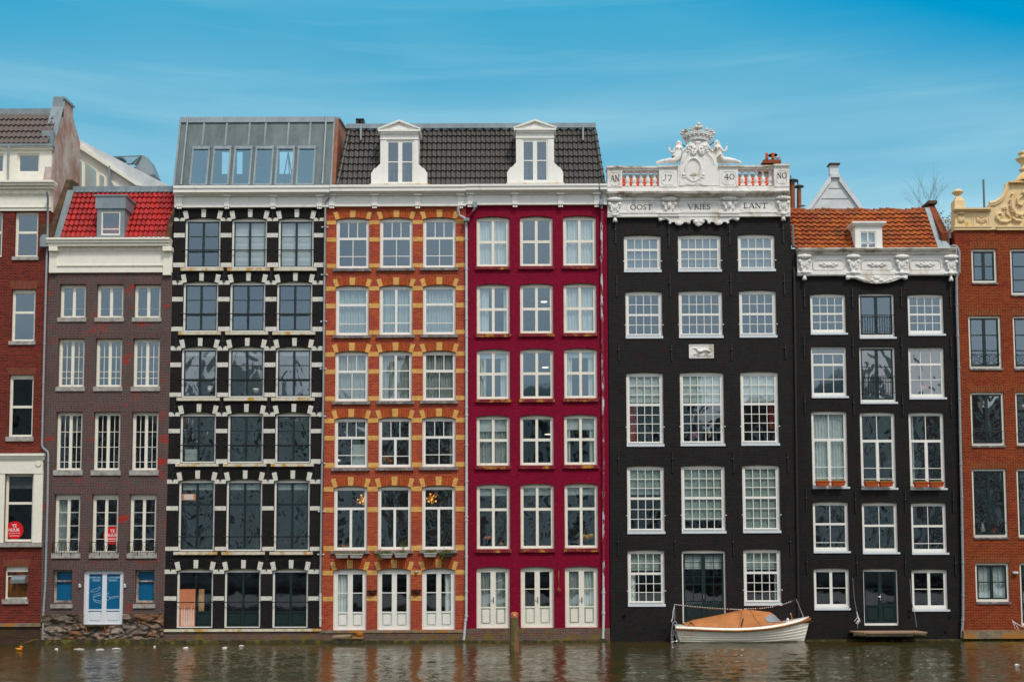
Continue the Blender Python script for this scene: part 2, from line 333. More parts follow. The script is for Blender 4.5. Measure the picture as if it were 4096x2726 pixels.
# ------------------------------------------------------------ house class
class House:
    def __init__(s,label,pxm,y=0.0,name='canal_house',group='canal houses standing in the waterside row'):
        b=W(pxm,2562,0); s.y=y; s.e=empty(name,(b.x,y,0),label,'house',group); s.holes=[]; s.R=.10
    def hole(s,x0,x1,z0,z1,rise,depth=None):
        pts=[(x0,z0),(x1,z0)]; zs=z1-rise
        if rise>0:
            n=8
            for i in range(n+1):
                t=i/n; pts.append((x1+(x0-x1)*t,zs+rise*4*t*(1-t)))
        else: pts+=[(x1,z1),(x0,z1)]
        s.holes.append(pts); return pts
    def wall(s,outline,mat,depth=7,topback=True,name='wall'):
        y=s.y; P=[W(px,py,y) for px,py in outline]; out=[(p.x,p.z) for p in P]
        vs=[];ed=[]
        for loop in [out]+s.holes:
            k=len(vs); vs+=[Vector(p) for p in loop]; ed+=[(k+i,k+(i+1)%len(loop)) for i in range(len(loop))]
        r=delaunay_2d_cdt(vs,ed,[],0,1e-5)
        def inside(p,L_):
            c=False;j=len(L_)-1
            for i in range(len(L_)):
                a,b=L_[i],L_[j]
                if (a[1]>p[1])!=(b[1]>p[1]) and p[0]<(b[0]-a[0])*(p[1]-a[1])/(b[1]-a[1])+a[0]: c=not c
                j=i
            return c
        m=MB(); fs=[]
        for f in r[2]:
            c=sum((r[0][i] for i in f),Vector((0,0)))/len(f)
            if inside(c,out) and not any(inside(c,h) for h in s.holes): fs.append(tuple(f))
        m.add([(v.x,y,v.y) for v in r[0]],fs)
        for h in s.holes:
            n=len(h); m.add([(p[0],y,p[1]) for p in h]+[(p[0],y+s.R+.02,p[1]) for p in h],[(i,(i+1)%n,n+(i+1)%n,n+i) for i in range(n)])
        # sides, back, top
        ii=.012; n=len(out)
        cx=sum(p[0] for p in out)/n
        o2=[(p[0]+(ii if p[0]<cx else -ii),p[1]) for p in out]
        m.add([(p[0],y+.001,p[1]) for p in o2]+[(p[0],y+depth,p[1]) for p in o2],[(i,(i+1)%n,n+(i+1)%n,n+i) for i in range(n)]+[tuple(range(n,2*n))])
        return m.build(name,mat,s.e)
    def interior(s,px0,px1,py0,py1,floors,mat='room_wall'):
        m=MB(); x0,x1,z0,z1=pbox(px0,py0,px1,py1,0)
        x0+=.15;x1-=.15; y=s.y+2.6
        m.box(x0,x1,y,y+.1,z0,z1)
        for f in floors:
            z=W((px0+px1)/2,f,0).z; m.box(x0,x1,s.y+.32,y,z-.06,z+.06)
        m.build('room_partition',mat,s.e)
    def win(s,rect,panels,rise=0,frame='white_paint',sash=None,of=.055,ob=None,ot=None,sb=.05,mt=.02,gl='glass_sky',cur=(),sill=None,
            head=None,name='window',depth=None,pane='glass',extra=None,fd=.07):
        x0,x1,z0,z1=pbox(*rect,s.y); rw=rise/100.0
        s.hole(x0,x1,z0,z1,rw)
        ob=of if ob is None else ob; ot=of if ot is None else ot
        ya=s.y+(s.R if depth is None else depth); yb=ya+fd
        zs=z1-rw
        m=MB(); mats=[frame]
        m.box(x0,x0+of,ya,yb,z0,zs); m.box(x1-of,x1,ya,yb,z0,zs); m.box(x0+of,x1-of,ya,yb,z0,z0+ob)
        n=8; cur_=[(x1+(x0-x1)*i/n, zs+rw*4*(i/n)*(1-i/n)) for i in range(n+1)] if rw>0 else [(x1,z1),(x0,z1)]
        mi=0
        if head: mats.append(head); mi=1
        if rw>0:
            m.prism([(x0,zs-.004),(x1,zs-.004)]+cur_[1:-1] if False else [(x1,zs),*cur_[1:-1],(x0,zs)],ya-.004,yb,mi)
            m.box(x0+of,x1-of,ya,yb,zs-ot,zs)
        else: m.box(x0+of,x1-of,ya,yb,z1-ot,z1)
        fo=m.build(name,mats,s.e)
        ix0,ix1,iz0,iz1=x0+of,x1-of,z0+ob,zs-ot
        sm=sash or frame
        for p in panels:
            fx0,ft,fx1,fb,nc,nr=p[:6]; opt=p[6] if len(p)>6 else {}
            b=opt.get('sb',sb); bb=opt.get('bb',b); t_=opt.get('mt',mt)
            a0=ix0+(ix1-ix0)*fx0; a1=ix0+(ix1-ix0)*fx1; c1=iz1-(iz1-iz0)*ft; c0=iz1-(iz1-iz0)*fb
            q=MB(); yf=ya+.022; ye=ya+.062
            if opt.get('out'): yf-=.02
            q.box(a0,a0+b,yf,ye,c0,c1); q.box(a1-b,a1,yf,ye,c0,c1); q.box(a0+b,a1-b,yf,ye,c1-b,c1)
            if 'panel' in opt:   # solid door panel at the bottom
                zp=c0+(c1-c0)*opt['panel']
                q.box(a0+b,a1-b,yf+.034,ye,c0+bb,zp-.03); q.box(a0+b,a1-b,yf,ye,c0,c0+bb); q.box(a0+b,a1-b,yf,ye,zp-.03,zp+.03)
                q.box(a0+b+.06,a1-b-.06,yf+.006,yf+.034,c0+bb+.06,zp-.09)
                g0=zp+.03
            else: q.box(a0+b,a1-b,yf,ye,c0,c0+bb); g0=c0+bb
            gw=(a1-b)-(a0+b); gh=(c1-b)-g0
            for i in range(1,nc):
                x=a0+b+gw*i/nc; q.box(x-t_/2,x+t_/2,yf+.008,ye-.003,g0,c1-b)
            rows=nr if isinstance(nr,(list,tuple)) else [i/nr for i in range(1,nr)]
            for r_ in rows:
                z=c1-b-gh*r_; q.box(a0+b,a1-b,yf+.006,ye-.005,z-t_/2,z+t_/2)
            q.build(opt.get('name','sash'),opt.get('mat',sm),fo)
        g=MB(); yg=ya+.048
        if rw>0 or True: g.add([(ix0,yg,iz0),(ix1,yg,iz0),(ix1,yg,iz1),(ix0,yg,iz1)],[(0,1,2,3)])
        if gl: g.build('pane',gl,fo)
        for c in cur:
            kind,fx0,fx1,ft,fb=c[:5]; mat=c[5] if len(c)>5 else ('cloth' if kind=='c' else 'blind')
            a0=ix0+(ix1-ix0)*fx0; a1=ix0+(ix1-ix0)*fx1; c1=iz1-(iz1-iz0)*ft; c0=iz1-(iz1-iz0)*fb
            q=MB(); yc=ya+.16
            if kind=='c':
                tap=c[6] if len(c)>6 else 0
                nx=max(8,int((a1-a0)/.02)); ph=random.random()*6; vs=[]
                for j in range(5):
                    for i in range(nx+1):
                        u=i/nx; v=j/4; xx=a0+(a1-a0)*u; 
                        if tap: xx=a0+(a1-a0)*(u*(1-abs(tap)*(1-v)) if tap>0 else 1-(1-u)*(1-abs(tap)*(1-v)))
                        yy=yc+.035*math.sin(ph+u*(a1-a0)*55+.8*math.sin(u*9+ph))+.015*math.sin(u*(a1-a0)*23+ph*2+v)
                        vs.append((xx,yy,c0+(c1-c0)*v))
                q.add(vs,[(j*(nx+1)+i,j*(nx+1)+i+1,(j+1)*(nx+1)+i+1,(j+1)*(nx+1)+i) for j in range(4) for i in range(nx)],0,True)
                q.build('curtain',mat,fo)
            elif kind=='f':   # roman blind with fold lines
                nn=max(2,int((c1-c0)/.3)); vs=[]
                for j in range(nn*2+1):
                    z=c0+(c1-c0)*j/(nn*2); yy=yc+(.02 if j%2 else 0)
                    vs+=[(a0,yy,z),(a1,yy,z)]
                q.add(vs,[(2*j,2*j+1,2*j+3,2*j+2) for j in range(nn*2)])
                q.build('roller_blind',mat,fo)
            else:
                q.box(a0,a1,yc-.06,yc-.055,c0,c1); q.box(a0,a1,yc-.066,yc-.05,c0-.012,c0); q.build('roller_blind',mat,fo)
        if sill:
            dz0,dz1,ov,out,mat=sill   # px below the hole bottom
            q=MB(); za=z0-dz0/100; zb=z0-dz1/100
            q.box(x0-ov,x1+ov,s.y-out,s.y+.05,zb,za); q.build('sill',mat,fo)
        s.last=(x0,x1,z0,z1,zs,ix0,ix1,iz0,iz1,ya,fo); return s.last
    def cornice(s,px0,px1,steps,mat,name='cornice',ends=0):
        m=MB(); pm=(px0+px1)/2
        for py0,py1,out in steps:
            z1=W(pm,py0,s.y-out).z; z0=W(pm,py1,s.y-out).z
            zz=(z0+z1)/2; x0=W(px0,(py0+py1)/2,s.y-out).x; x1=W(px1,(py0+py1)/2,s.y-out).x
            m.box(x0-ends*out,x1+ends*out,s.y-out,s.y+.06,z0,z1)
        return m.build(name,mat,s.e)
    def pb(s,name,px0,py0,px1,py1,out,back,mat,parent=None):
        x0,x1,z0,z1=pbox(px0,py0,px1,py1,s.y-out); m=MB(); m.box(x0,x1,s.y-out,s.y+back,z0,z1); return m.build(name,mat,parent or s.e)
    def arch(s,rect,rise,h,splay,mats,blocks=(),out=.004,bout=.012,n=26,flat=False,name='window_arch'):
        x0,x1,z0,z1=pbox(*rect,s.y); rw=rise/100; hh=h/100; sp=splay/100; zs=z1-rw; m=MB()
        def pin(t): return (x0-.02+(x1-x0+.04)*t, zs+rw*4*t*(1-t) if rw else z1)
        def pout(t):
            a=pin(t); return (x0-sp+(x1-x0+2*sp)*t, (z1+hh) if flat else a[1]+hh)
        for i in range(n):
            t0,t1=i/n,(i+1)/n; tm=(t0+t1)/2; bl=any(a<=tm<=b for a,b in blocks)
            a,b,c,d=pin(t0),pin(t1),pout(t1),pout(t0); o_=bout if bl else out
            if bl and not (.3<tm<.7): c=(c[0],c[1]); 
            pts=[a,b,c,d]
            m.add([(p[0],s.y-o_,p[1]) for p in pts]+[(p[0],s.y+.002,p[1]) for p in pts],[(0,1,2,3),(0,1,5,4),(1,2,6,5),(2,3,7,6),(3,0,4,7)],1 if bl else 0)
        return m.build(name,mats,s.e)
def pipe(pts,r,mat,parent,y=-.09,clips=(),name='drainpipe'):
    P=[W(a,b,(c[0] if c else y)) for a,b,*c in pts]; m=MB()
    # densify corners
    m.tube(P,r,8)
    for py in clips:
        for i in range(len(pts)-1):
            if pts[i][1]<=py<=pts[i+1][1]:
                t=(py-pts[i][1])/(pts[i+1][1]-pts[i][1]+1e-6); c=P[i].lerp(P[i+1],t); m.tube([c+Vector((0,0,.03)),c-Vector((0,0,.03))],r*1.35,8)
    return m.build(name,mat,parent)
def roof(name,x0,x1,z0,z1,y0,y1,mat,parent,tw=.2,rows=7,amp=.03,step=.045,hipL=0,hipR=0,sag=0):
    m=MB(); cols=max(1,round((x1-x0)/tw)); tw=(x1-x0)/cols; su=6; sv=4
    nx=cols*su; slope=Vector((0,y1-y0,z1-z0)); Ls=slope.length; nrm=Vector((0,-(z1-z0),(y1-y0))).normalized(); uv=[]
    vs=[]; nr=rows*(sv+1)
    for r_ in range(rows):
        for k in range(sv+1):
            v=(r_+k/sv)/rows; v=min(v,1)
            for i in range(nx+1):
                u=i/nx; ph=(i%su)/su
                w=math.sin(2*math.pi*ph)*.5+.5; w=w**1.3
                hgt=amp*w+step*(1-k/sv)+random.uniform(-.002,.002)
                p=Vector((x0+(x1-x0)*u,y0,z0))+slope*v+nrm*hgt
                p.z-=sag*math.sin(math.pi*u)
                vs.append(p); uv.append((i/su-(1e-3 if i==nx else 0),r_+k/sv*.98))
    fs=[]
    for j in range(nr-1):
        if j%(sv+1)==sv: continue
        for i in range(nx):
            a=j*(nx+1)+i; q=vs[a]; v=(j//(sv+1)+ (j%(sv+1))/sv)/rows
            xm=(x0+(x1-x0)*(i+.5)/nx)
            if xm<x0+hipL*v or xm>x1-hipR*v: continue
            fs.append((a,a+1,a+nx+2,a+nx+1))
    m.add(vs,fs,0,True)
    rv=[];ru=[];rf=[]
    for r_ in range(rows):
        j=r_*(sv+1); jb=j-1
        for i in range(nx):
            v=r_/rows; xm=(x0+(x1-x0)*(i+.5)/nx)
            if xm<x0+hipL*v or xm>x1-hipR*v: continue
            k=len(vs)+len(rv); a=vs[j*(nx+1)+i]; b=vs[j*(nx+1)+i+1]
            if jb>=0: c=vs[jb*(nx+1)+i+1]; d=vs[jb*(nx+1)+i]
            else: c=b-nrm*step; d=a-nrm*step
            rv+=[a,b,c-nrm*.01,d-nrm*.01]; ru+=[uv[j*(nx+1)+i]]*4; rf.append((k-len(vs),k-len(vs)+1,k-len(vs)+2,k-len(vs)+3))
    m.add(rv,rf,0,False); m.uv=uv+ru
    o=m.build(name,mat,parent)
    return o
# ============================================================ HOUSE A (far left, red brick)
A=House('red brick house at the far left edge with a stucco side gable',100)
def sash2(fr,**k): return [(0,0,1,fr,1,1,k),(0,fr,1,1,1,1,k)]
A.R=.12
A.win((58,846,152,1027),sash2(.44),of=.05,sb=.05,sill=(0,14,.06,.06,'stone_sill'),frame='cream_paint')
A.win((-85,846,9,1027),sash2(.44),of=.05,sb=.05,frame='cream_paint')
A.win((45,1156,140,1364),sash2(.42,),of=.05,sb=.05,sill=(0,15,.06,.06,'stone_sill'),frame='cream_paint',ot=.10)
A.win((34,1497,132,1746),sash2(.50),of=.05,sb=.05,sill=(0,18,.06,.06,'stone_sill'),frame='cream_paint',ot=.12,gl='glass_clear')
A.win((17,1893,132,2165),sash2(.43),of=.05,sb=.05,frame='cream_paint',gl='glass_clear',cur=[('b',0,1,0,.2,'room_wall')])
aw=A.last
A.win((18,2263,111,2394),[(0,.15,1,1,1,1,{'sb':.03})],of=.035,ot=.22,frame='cream_paint',gl=None,cur=[('b',0,1,0,1,'brown_board')],sill=(0,19,.05,.08,'stone_sill'))
aw5=A.last
A.wall([(-260,840),(203,840),(187,1300),(172,1850),(163,2500),(-260,2500)],'brick_a')
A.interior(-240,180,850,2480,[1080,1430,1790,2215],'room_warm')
for r_,h in (((45,1156,140,1364),33),((34,1497,132,1746),28),((18,2263,111,2394),28)):
    A.arch(r_,0,h,12,['arch_a'],flat=True)
# surround of the big lower window
A.pb('pilaster',132,1880,169,2168,.05,.0,'cream_paint'); A.pb('pilaster',-60,1893,16,2168,.05,.0,'cream_paint')
A.pb('window_lintel',-60,1838,171,1893,.07,0,'cream_paint'); A.cornice(-60,175,[(1812,1822,.20),(1822,1832,.14),(1832,1839,.10)],'cream_paint',name='lintel_cornice')
m=MB(); c=W(154,1852,-.08); m.lathe([(.12,0),(.12,.03),(.08,.04)],(c.x,-.11,c.z),14,'y'); m.build('roundel','cream_paint',A.e)
A.pb('sill',-60,2168,166,2186,.12,.0,'stone_sill')
# plinth
A.pb('plinth',-260,2505,160,2600,.10,3,'plinth_dark'); A.pb('plinth_cap',-260,2492,161,2505,.18,.1,'concrete_rust')
# frieze + cornices + attic
A.pb('frieze',-260,778,203,843,.06,.2,'cream_paint')
A.cornice(-260,201,[(826,830,.10),(756,780,.10)],'cream_paint')
m=MB()
for i in range(26):
    x0,x1,z0,z1=pbox(4+i*9-40,764,8.5+i*9-40,775,-.12); m.box(x0,x1,-.16,-.05,z0,z1)
m.build('dentil_row','cream_paint',A.e)
A.cornice(-260,212,[(720,728,.42),(728,740,.34),(740,754,.22)],'cream_paint',name='gutter_cornice')
A.holes=[]
A2=House.__new__(House); A2.__dict__.update(A.__dict__); A2.holes=[]; A2.y=.25; A2.R=.06
A2.win((69,612,158,689),[(0,0,1,1,1,1)],of=.04,sb=.035,frame='cream_paint',name='attic_window')
A2.win((-75,614,15,689),[(0,0,1,1,1,1)],of=.04,sb=.035,frame='cream_paint',name='attic_window')
A2.wall([(-260,583),(206,583),(206,724),(-260,724)],'cream_paint',depth=3,name='attic_wall')
A2.cornice(-260,207,[(583,588,.16),(588,598,.09)],'cream_paint',name='attic_cornice')
A2.pb('zinc_gutter',-260,575,210,584,.2,.1,'zinc')
p0=W(-260,577,.15);p1=W(192,577,.15);q1=W(206,458,1.1)
roof('roof_tiles',p0.x,p1.x,p1.z,q1.z,.15,1.1,'tile_brown',A.e,tw=.2,rows=5,amp=.06,step=.06)
A2.y=1.15; A2.pb('ridge_flashing',-260,434,222,462,.05,.05,'zinc')
# side gable of A (party wall seen from the right)
XA=W(203,900,.25).x
def sg(lst): return [(q.y,q.z) for q in (WX(a,b,XA) for a,b in lst)]
pts=[(.0,W(203,890,0).z)]+sg([(209,690),(230,540),(233,532)])
yt=1.25
pk=[(.55,W(228,538,.6).z),(1.25,W(256,410,1.25).z),(1.27,W(256,400,1.3).z),(2.25,WX(292,430,XA).z),(2.3,WX(292,472,XA).z),(3.1,WX(310,559,XA).z),(3.2,W(312,745,3.2).z),(3.2,W(312,900,3.2).z)]
prof=[(.02,W(203,895,0).z),(.02,W(203,755,0).z),(.2,W(207,692,.2).z),(.5,W(228,545,.5).z)]+pk
m=MB(); m.prism(prof,XA-.30,XA,axis='x'); m.build('side_gable','stucco',A.e)
m=MB()
def strip(pts,x0,x1,th):
    for i in range(len(pts)-1):
        a,b=pts[i],pts[i+1]; m.hexa([(x0,a[0],a[1]),(x1,a[0],a[1]),(x1,b[0],b[1]),(x0,b[0],b[1]),(x0,a[0],a[1]+th),(x1,a[0],a[1]+th),(x1,b[0],b[1]+th),(x0,b[0],b[1]+th)])
strip([prof[3],pk[1]],XA-.45,XA+.05,.07); strip([(1.2,pk[2][1]),(2.3,pk[3][1])],XA-.42,XA+.06,.10)
m.box(XA-.40,XA-.0,1.12,1.26,W(228,470,1.2).z,pk[2][1]+.02)
m.box(XA-.5,XA-.02,.30,.5,W(210,578,.4).z,W(210,525,.4).z)
m.build('gable_flashing','zinc',A.e)
# pipes on A
pipe([(188,762,-.40),(188,772,-.40),(192,795,-.12),(190,945),(186,1060),(174,1519),(168,1778),(170,1788),(191,1806),(193,1818),(190,2015),(181,2337),(174,2439),(171,2572)],.043,'pipe_blue',A.e,clips=(1217,1375,1530,1685,1842,2000,2163,2323,2440))
pipe([(34,582,.0),(34,610,.05),(32,722,.05)],.045,'pipe_blue',A.e,clips=(620,))
m=MB(); x0,x1,z0,z1=pbox(160,950,190,986,-.3); m.box(x0,x1,-.32,-.05,z0,z1); m.prism([(x0,z1),(x1,z1),(x1-.06,z1+.12),(x0+.1,z1+.12)],-.32,-.05); m.build('hopper_box','zinc',A.e)
# hood vent
m=MB(); x0,x1,z0,z1=pbox(44,2299,100,2331,-.3); m.prism([(-.34,z0),(.0,z0),(.14,z0),(.14,z1),(-.12,z1),(-.26,z1-.05),(-.34,z1-.17)],x0,x1,axis='x'); m.build('vent_hood','hood_metal',A.e)
# rental signs
def rental(px,py,rpx,y,label,full=True):
    c=W(px,py,y); r=rpx/100*(45+y)/45; e=empty('rental_sign',(c.x,y,c.z),label,'sign')
    m=MB(); m.lathe([(r,-.006),(r,.006)],(c.x,y,c.z),40,'y'); m.build('sign_disc','sign_red',e)
    def T(s,cx,cz,w,h,b=0): text('lettering',s,(c.x+(cx-w/2)*r,c.z+(cz-h/2)*r,c.x+(cx+w/2)*r,c.z+(cz+h/2)*r),y-.006,'sign_white',e,.004,b)
    T('TE',-.02,.50,.52,.34,.012); T('HUUR',-.03,.04,1.22,.36,.012); T('020 240 77 66',0,-.33,1.25,.12,.0)
    T('~~~~~~~',.02,-.62,1.1,.08,.02)
    return e
ya=aw[9]
rental(58,2119,36,ya+.030,'fully visible round red TE HUUR sign in the far left house')

# ============================================================ HOUSE B (grey brick, red roof)
B=House('narrow grey brown brick house with a glossy red tiled roof',430)
B.R=.16
def casB(rows,**k): return [(0,0,.5,1,rows[0],rows[1],k),(.5,0,1,1,rows[0],rows[1],k)]
kw=dict(frame='cream_paint',head=None,of=.055,ot=.07,sb=.06,mt=.022)
for xx in ((238,343),(386,493.5),(535.5,643)):
    B.win((xx[0],1136,xx[1],1271),[(0,0,.5,1,1,[.74],{'mt':.006}),(.5,0,1,1,1,[.74],{'mt':.006})],sill=(-1,16,.05,.05,'stone_sill'),**kw)
for i,xx in enumerate(((231,337),(381,487),(531,638))):
    B.win((xx[0],1352,xx[1],1547),casB((2,[.35,.69,.84])),sill=(-1,17,.05,.05,'stone_sill'),gl='glass_sky' if i else 'glass_low',**kw)
for i,xx in enumerate(((223,328),(373,480),(526,632))):
    B.win((xx[0],1646,xx[1],1881),casB((2,[.31,.60,.88])),sill=(-2,19,.06,.05,'stone_sill'),gl='glass_low' if i<2 else 'glass_sky',**kw)
tr=[]
for i,xx in enumerate(((216,319),(366,472),(517,624))):
    l=B.win((xx[0],1974,xx[1],2213),casB((1,[.25,.51,.77])),sill=(-3,18,.06,.06,'stone_sill'),gl='glass_low',cur=[('c',0,.45,0,1,'cloth_grey')] if i==0 else [],**{**kw,'ot':.16}); tr.append(l)
    # iron railing
    x0,x1=l[0]-.02,l[1]+.02; za=W(400,2167,-.1).z; zb=W(400,2210,-.1).z; m=MB(); y=-.06
    m.tube([(x0,y,za),(x1,y,za)],.012,5); m.tube([(x0,y,zb+.02),(x1,y,zb+.02)],.012,5); m.tube([(x0,y,za),(x0,y,zb-.05)],.012,5); m.tube([(x1,y,za),(x1,y,zb-.05)],.012,5)
    for k in range(7):
        cx=x0+(x1-x0)*(k+.5)/7; zc=(za+zb)/2
        if k%2==0: m.tube([(cx+.045*math.cos(a*R(45)),y,zc+.05*math.sin(a*R(45))) for a in range(9)],.009,5); m.tube([(cx,y,za),(cx,y,zc+.05)],.009,5); m.tube([(cx,y,zc-.05),(cx,y,zb)],.009,5)
        else: m.tube([(cx-.04,y,zb),(cx-.055,y,zb+.1),(cx-.02,y,za-.03),(cx+.02,y,za-.03),(cx+.055,y,zb+.1),(cx+.04,y,zb)],.009,5)
    for k in (.35,.7): m.tube([(x0+(x1-x0)*k,y,zb+.02),(x0+(x1-x0)*k,y,zb-.08)],.018,5)
    m.build('railing','black_iron',l[10])
for xx in ((211,288),(540,618)):
    l=B.win((xx[0],2277,xx[1],2408),[(0,0,1,.34,1,1),(0,.34,1,1,1,1)],of=.05,sb=.03,frame='stone_pale',gl=None,cur=[('b',0,1,0,1,'blue_board')],sill=(6,22,.05,.06,'stone_sill'),ot=.04)
door=B.win((332,2279,493,2496),[(0,0,.5,1,1,1,{'sb':.09,'panel':.26,'bb':.06,'name':'door_leaf'}),(.5,0,1,1,1,1,{'sb':.09,'panel':.26,'bb':.06,'name':'door_leaf'})],of=.09,ot=.06,ob=.04,frame='door_white',gl=None,name='double_door',depth=.10)
def pane_poster(x0p,x1p,y0p,y1p):
    x0,x1,z0,z1=pbox(x0p,y0p,x1p,y1p,.17); m=MB(); m.box(x0,x1,.155,.165,z0,z1); return m.build('door_poster','blue_board',door[10])
P1=pane_poster(349,409,2288,2444); P2=pane_poster(424,486,2288,2444)
for s_,a,b_,c_,d_ in (('A PANCAKE',358,2304,402,2311),('A DAY KEEPS',433,2304,479,2311),('THE DOC',369,2315,402,2323),('TOR AWAY',433,2315,469,2323)):
    x0,x1,z0,z1=pbox(a,b_,c_,d_,.15); text('lettering',s_,(x0,z0,x1,z1),.154,'pale_blue_letter',P1 if a<410 else P2,.004,.02)
def sk(pts,par,r=.009):
    m=MB(); m.tube([W(a,b,.15) for a,b in pts],r,5); m.build('line_drawing','pale_blue_letter',par)
el=lambda cx,cy,rx,ry,a0,a1,n=18:[(cx+rx*math.cos(R(a0+(a1-a0)*i/n)),cy+ry*math.sin(R(a0+(a1-a0)*i/n))) for i in range(n+1)]
sk(el(406,2391,34,11,10+80,270,14),P1); sk(el(406,2396,32,14,90,180,10),P1)
sk([(364,2364),(372,2357),(388,2351),(400,2345),(401,2350),(392,2360),(376,2366),(364,2366)],P1)
sk([(372,2385),(378,2376),(394,2371),(404,2368)],P1); sk([(376,2388),(390,2380),(403,2376)],P1)
sk(el(406,2391,34,11,-55,55,12),P2); sk([(440,2388),(455,2384),(474,2383),(474,2388),(458,2389),(440,2394)],P2); sk([(428,2372),(436,2368),(431,2378)],P2)
B.wall([(197,1085),(690,1085),(676,1700),(656,2500),(163,2500),(172,1850),(190,1200)],'brick_b')
B.interior(200,650,1095,2440,[1320,1610,1940,2250])
for xx,y0,y1,h in [(a,1136,1271,27) for a in ((238,343),(386,493.5),(535.5,643))]+[(a,1352,1547,27) for a in ((231,337),(381,487),(531,638))]+[(a,1646,1881,28) for a in ((223,328),(373,480),(526,632))]+[(a,1974,2213,28) for a in ((216,319),(366,472),(517,624))]+[((211,288),2277,2408,28),((540,618),2277,2408,28),((332,493),2279,2496,30)]:
    B.arch((xx[0],y0,xx[1],y1),0,h,9,['arch_b'],flat=True)
# cornice
B.cornice(185,677,[(949,957,.42),(957,969,.36),(969,982,.30)],'cream_paint',name='gutter_cornice')
B.cornice(200,676,[(982,1003,.12)],'cream_paint'); B.pb('frieze',196,1000,688,1089,.08,.2,'cream_paint'); B.cornice(226,652,[(1058,1063,.12)],'cream_paint')
m=MB()
for i in range(44):
    x0,x1,z0,z1=pbox(230+i*9.7,986,235+i*9.7,996,-.15); m.box(x0,x1,-.16,-.1,z0,z1)
m.build('dentil_row','cream_paint',B.e)
for a,b in ((197,227),(652,684)):
    B.pb('pilaster',a,1000,b,1090 if a<300 else 1099,.13,0,'cream_paint'); B.pb('console',a-2,984,b+2,1002,.30,0,'cream_paint')
pz=W(450,952,.0)
x0=W(243,952,.05).x; x1=W(668,952,.05).x; zb=W(450,950,.05).z; zt=W(500,770,1.35).z
roof('roof_tiles',x0,x1,zb,zt,.05,1.35,'tile_red',B.e,tw=.195,rows=8,amp=.06,step=.055)
m=MB(); m.box(x0-.05,x1+.05,1.3,1.6,zt-.02,zt+.26); m.build('ridge_flashing','zinc',B.e)
m=MB()
for i in range(22):
    xx=x0+(x1-x0)*(i+.5)/22; m.ball((xx,1.27,zt+.01),(.1,.04,.05),8,4)
m.build('lead_flashing','zinc',B.e)
m=MB(); m.hexa([(x0-.28,.05,zb),(x0+.0,.05,zb),(x0,.4,zb),(x0-.28,.4,zb),(x0-.28,1.3,zt+.1),(x0,1.3,zt+.1),(x0,1.6,zt+.1),(x0-.28,1.6,zt+.1)]); m.build('verge_flashing','zinc',B.e)
m=MB(); X=x0-.28; m.prism([(-.02,zb-.1),(-.02,W(215,895,0).z),(.15,W(215,890,0).z),(1.7,W(260,718,1.7).z),(2.5,W(290,735,2.5).z),(2.5,zb-.1)],X-.55,X,axis='x'); m.build('party_wall','brown_brick_cap',B.e)
m=MB(); m.prism([(-.02,zb-.25),(-.02,zb+.45),(.1,zb+.5),(1.35,zt+.05),(1.6,zt+.05),(1.6,zb-.25)],x1+.0,x1+.2,axis='x'); m.build('party_wall','brown_brick_cap',B.e)
# dormer of B
def flat_dormer(h,front,winr,zt_px,cheek,mat,framemat,yf,yd,cap,label='dormer',panels=None,gl='glass_sky'):
    x0,x1,z0,z1=pbox(*front,yf); d=MB(); wx0,wx1,wz0,wz1=pbox(*winr,yf)
    d.box(x0,wx0,yf,yf+.1,z0,z1); d.box(wx1,x1,yf,yf+.1,z0,z1); d.box(wx0,wx1,yf,yf+.1,wz1,z1); d.box(wx0,wx1,yf,yf+.1,z0,wz0)
    d.box(x0,x0+.06,yf+.1,yf+yd,z0,z1); d.box(x1-.06,x1,yf+.1,yf+yd,z0,z1); d.box(x0+.06,x1-.06,yf+.1,yf+yd,z1-.06,z1)
    d.box(x0+.06,x1-.06,yf+yd-.1,yf+yd,z0,z1-.06)
    do=d.build(label,mat,h.e)
    c=MB(); 
    for (a,b,o_) in cap:
        c.box(x0-o_,x1+o_,yf-o_,yf+yd,z1+a,z1+b)
    c.build('dormer_roof',mat if mat!='white_paint' else 'white_paint',do)
    H2=House.__new__(House); H2.__dict__.update(h.__dict__); H2.holes=[]; H2.y=yf; H2.R=.03; H2.e=do
    of=House.win
    # window as sub-part meshes under the dormer
    f=MB(); g=MB(); t=.05
    f.box(wx0,wx0+t,yf+.02,yf+.08,wz0,wz1); f.box(wx1-t,wx1,yf+.02,yf+.08,wz0,wz1); f.box(wx0+t,wx1-t,yf+.02,yf+.08,wz1-t,wz1); f.box(wx0+t,wx1-t,yf+.02,yf+.08,wz0,wz0+t*1.3)
    for (a0,b0,a1,b1) in panels or []:
        f.box(wx0+(wx1-wx0)*a0,wx0+(wx1-wx0)*a1,yf+.03,yf+.075,wz1-(wz1-wz0)*b1,wz1-(wz1-wz0)*b0)
    f.build('window_frame',framemat,do); g.add([(wx0,yf+.06,wz0),(wx1,yf+.06,wz0),(wx1,yf+.06,wz1),(wx0,yf+.06,wz1)],[(0,1,2,3)]); g.build('pane',gl,do)
    return do,(x0,x1,z0,z1,wx0,wx1,wz0,wz1)
dz_,_=flat_dormer(B,(388,835,498,948),(405,846,481,940),0,0,'zinc','cream_paint',-.08,1.6,[(0,.50,.06),(.50,.56,.10)],panels=[(0,.72,1,.755)])
m=MB()
for i in range(6):
    xx=_[0]+(_[1]-_[0])*i/5; m.box(xx-.012,xx+.012,-.055,-.04,_[3]+.02,_[3]+.36)
m.build('standing_seam','zinc',dz_)
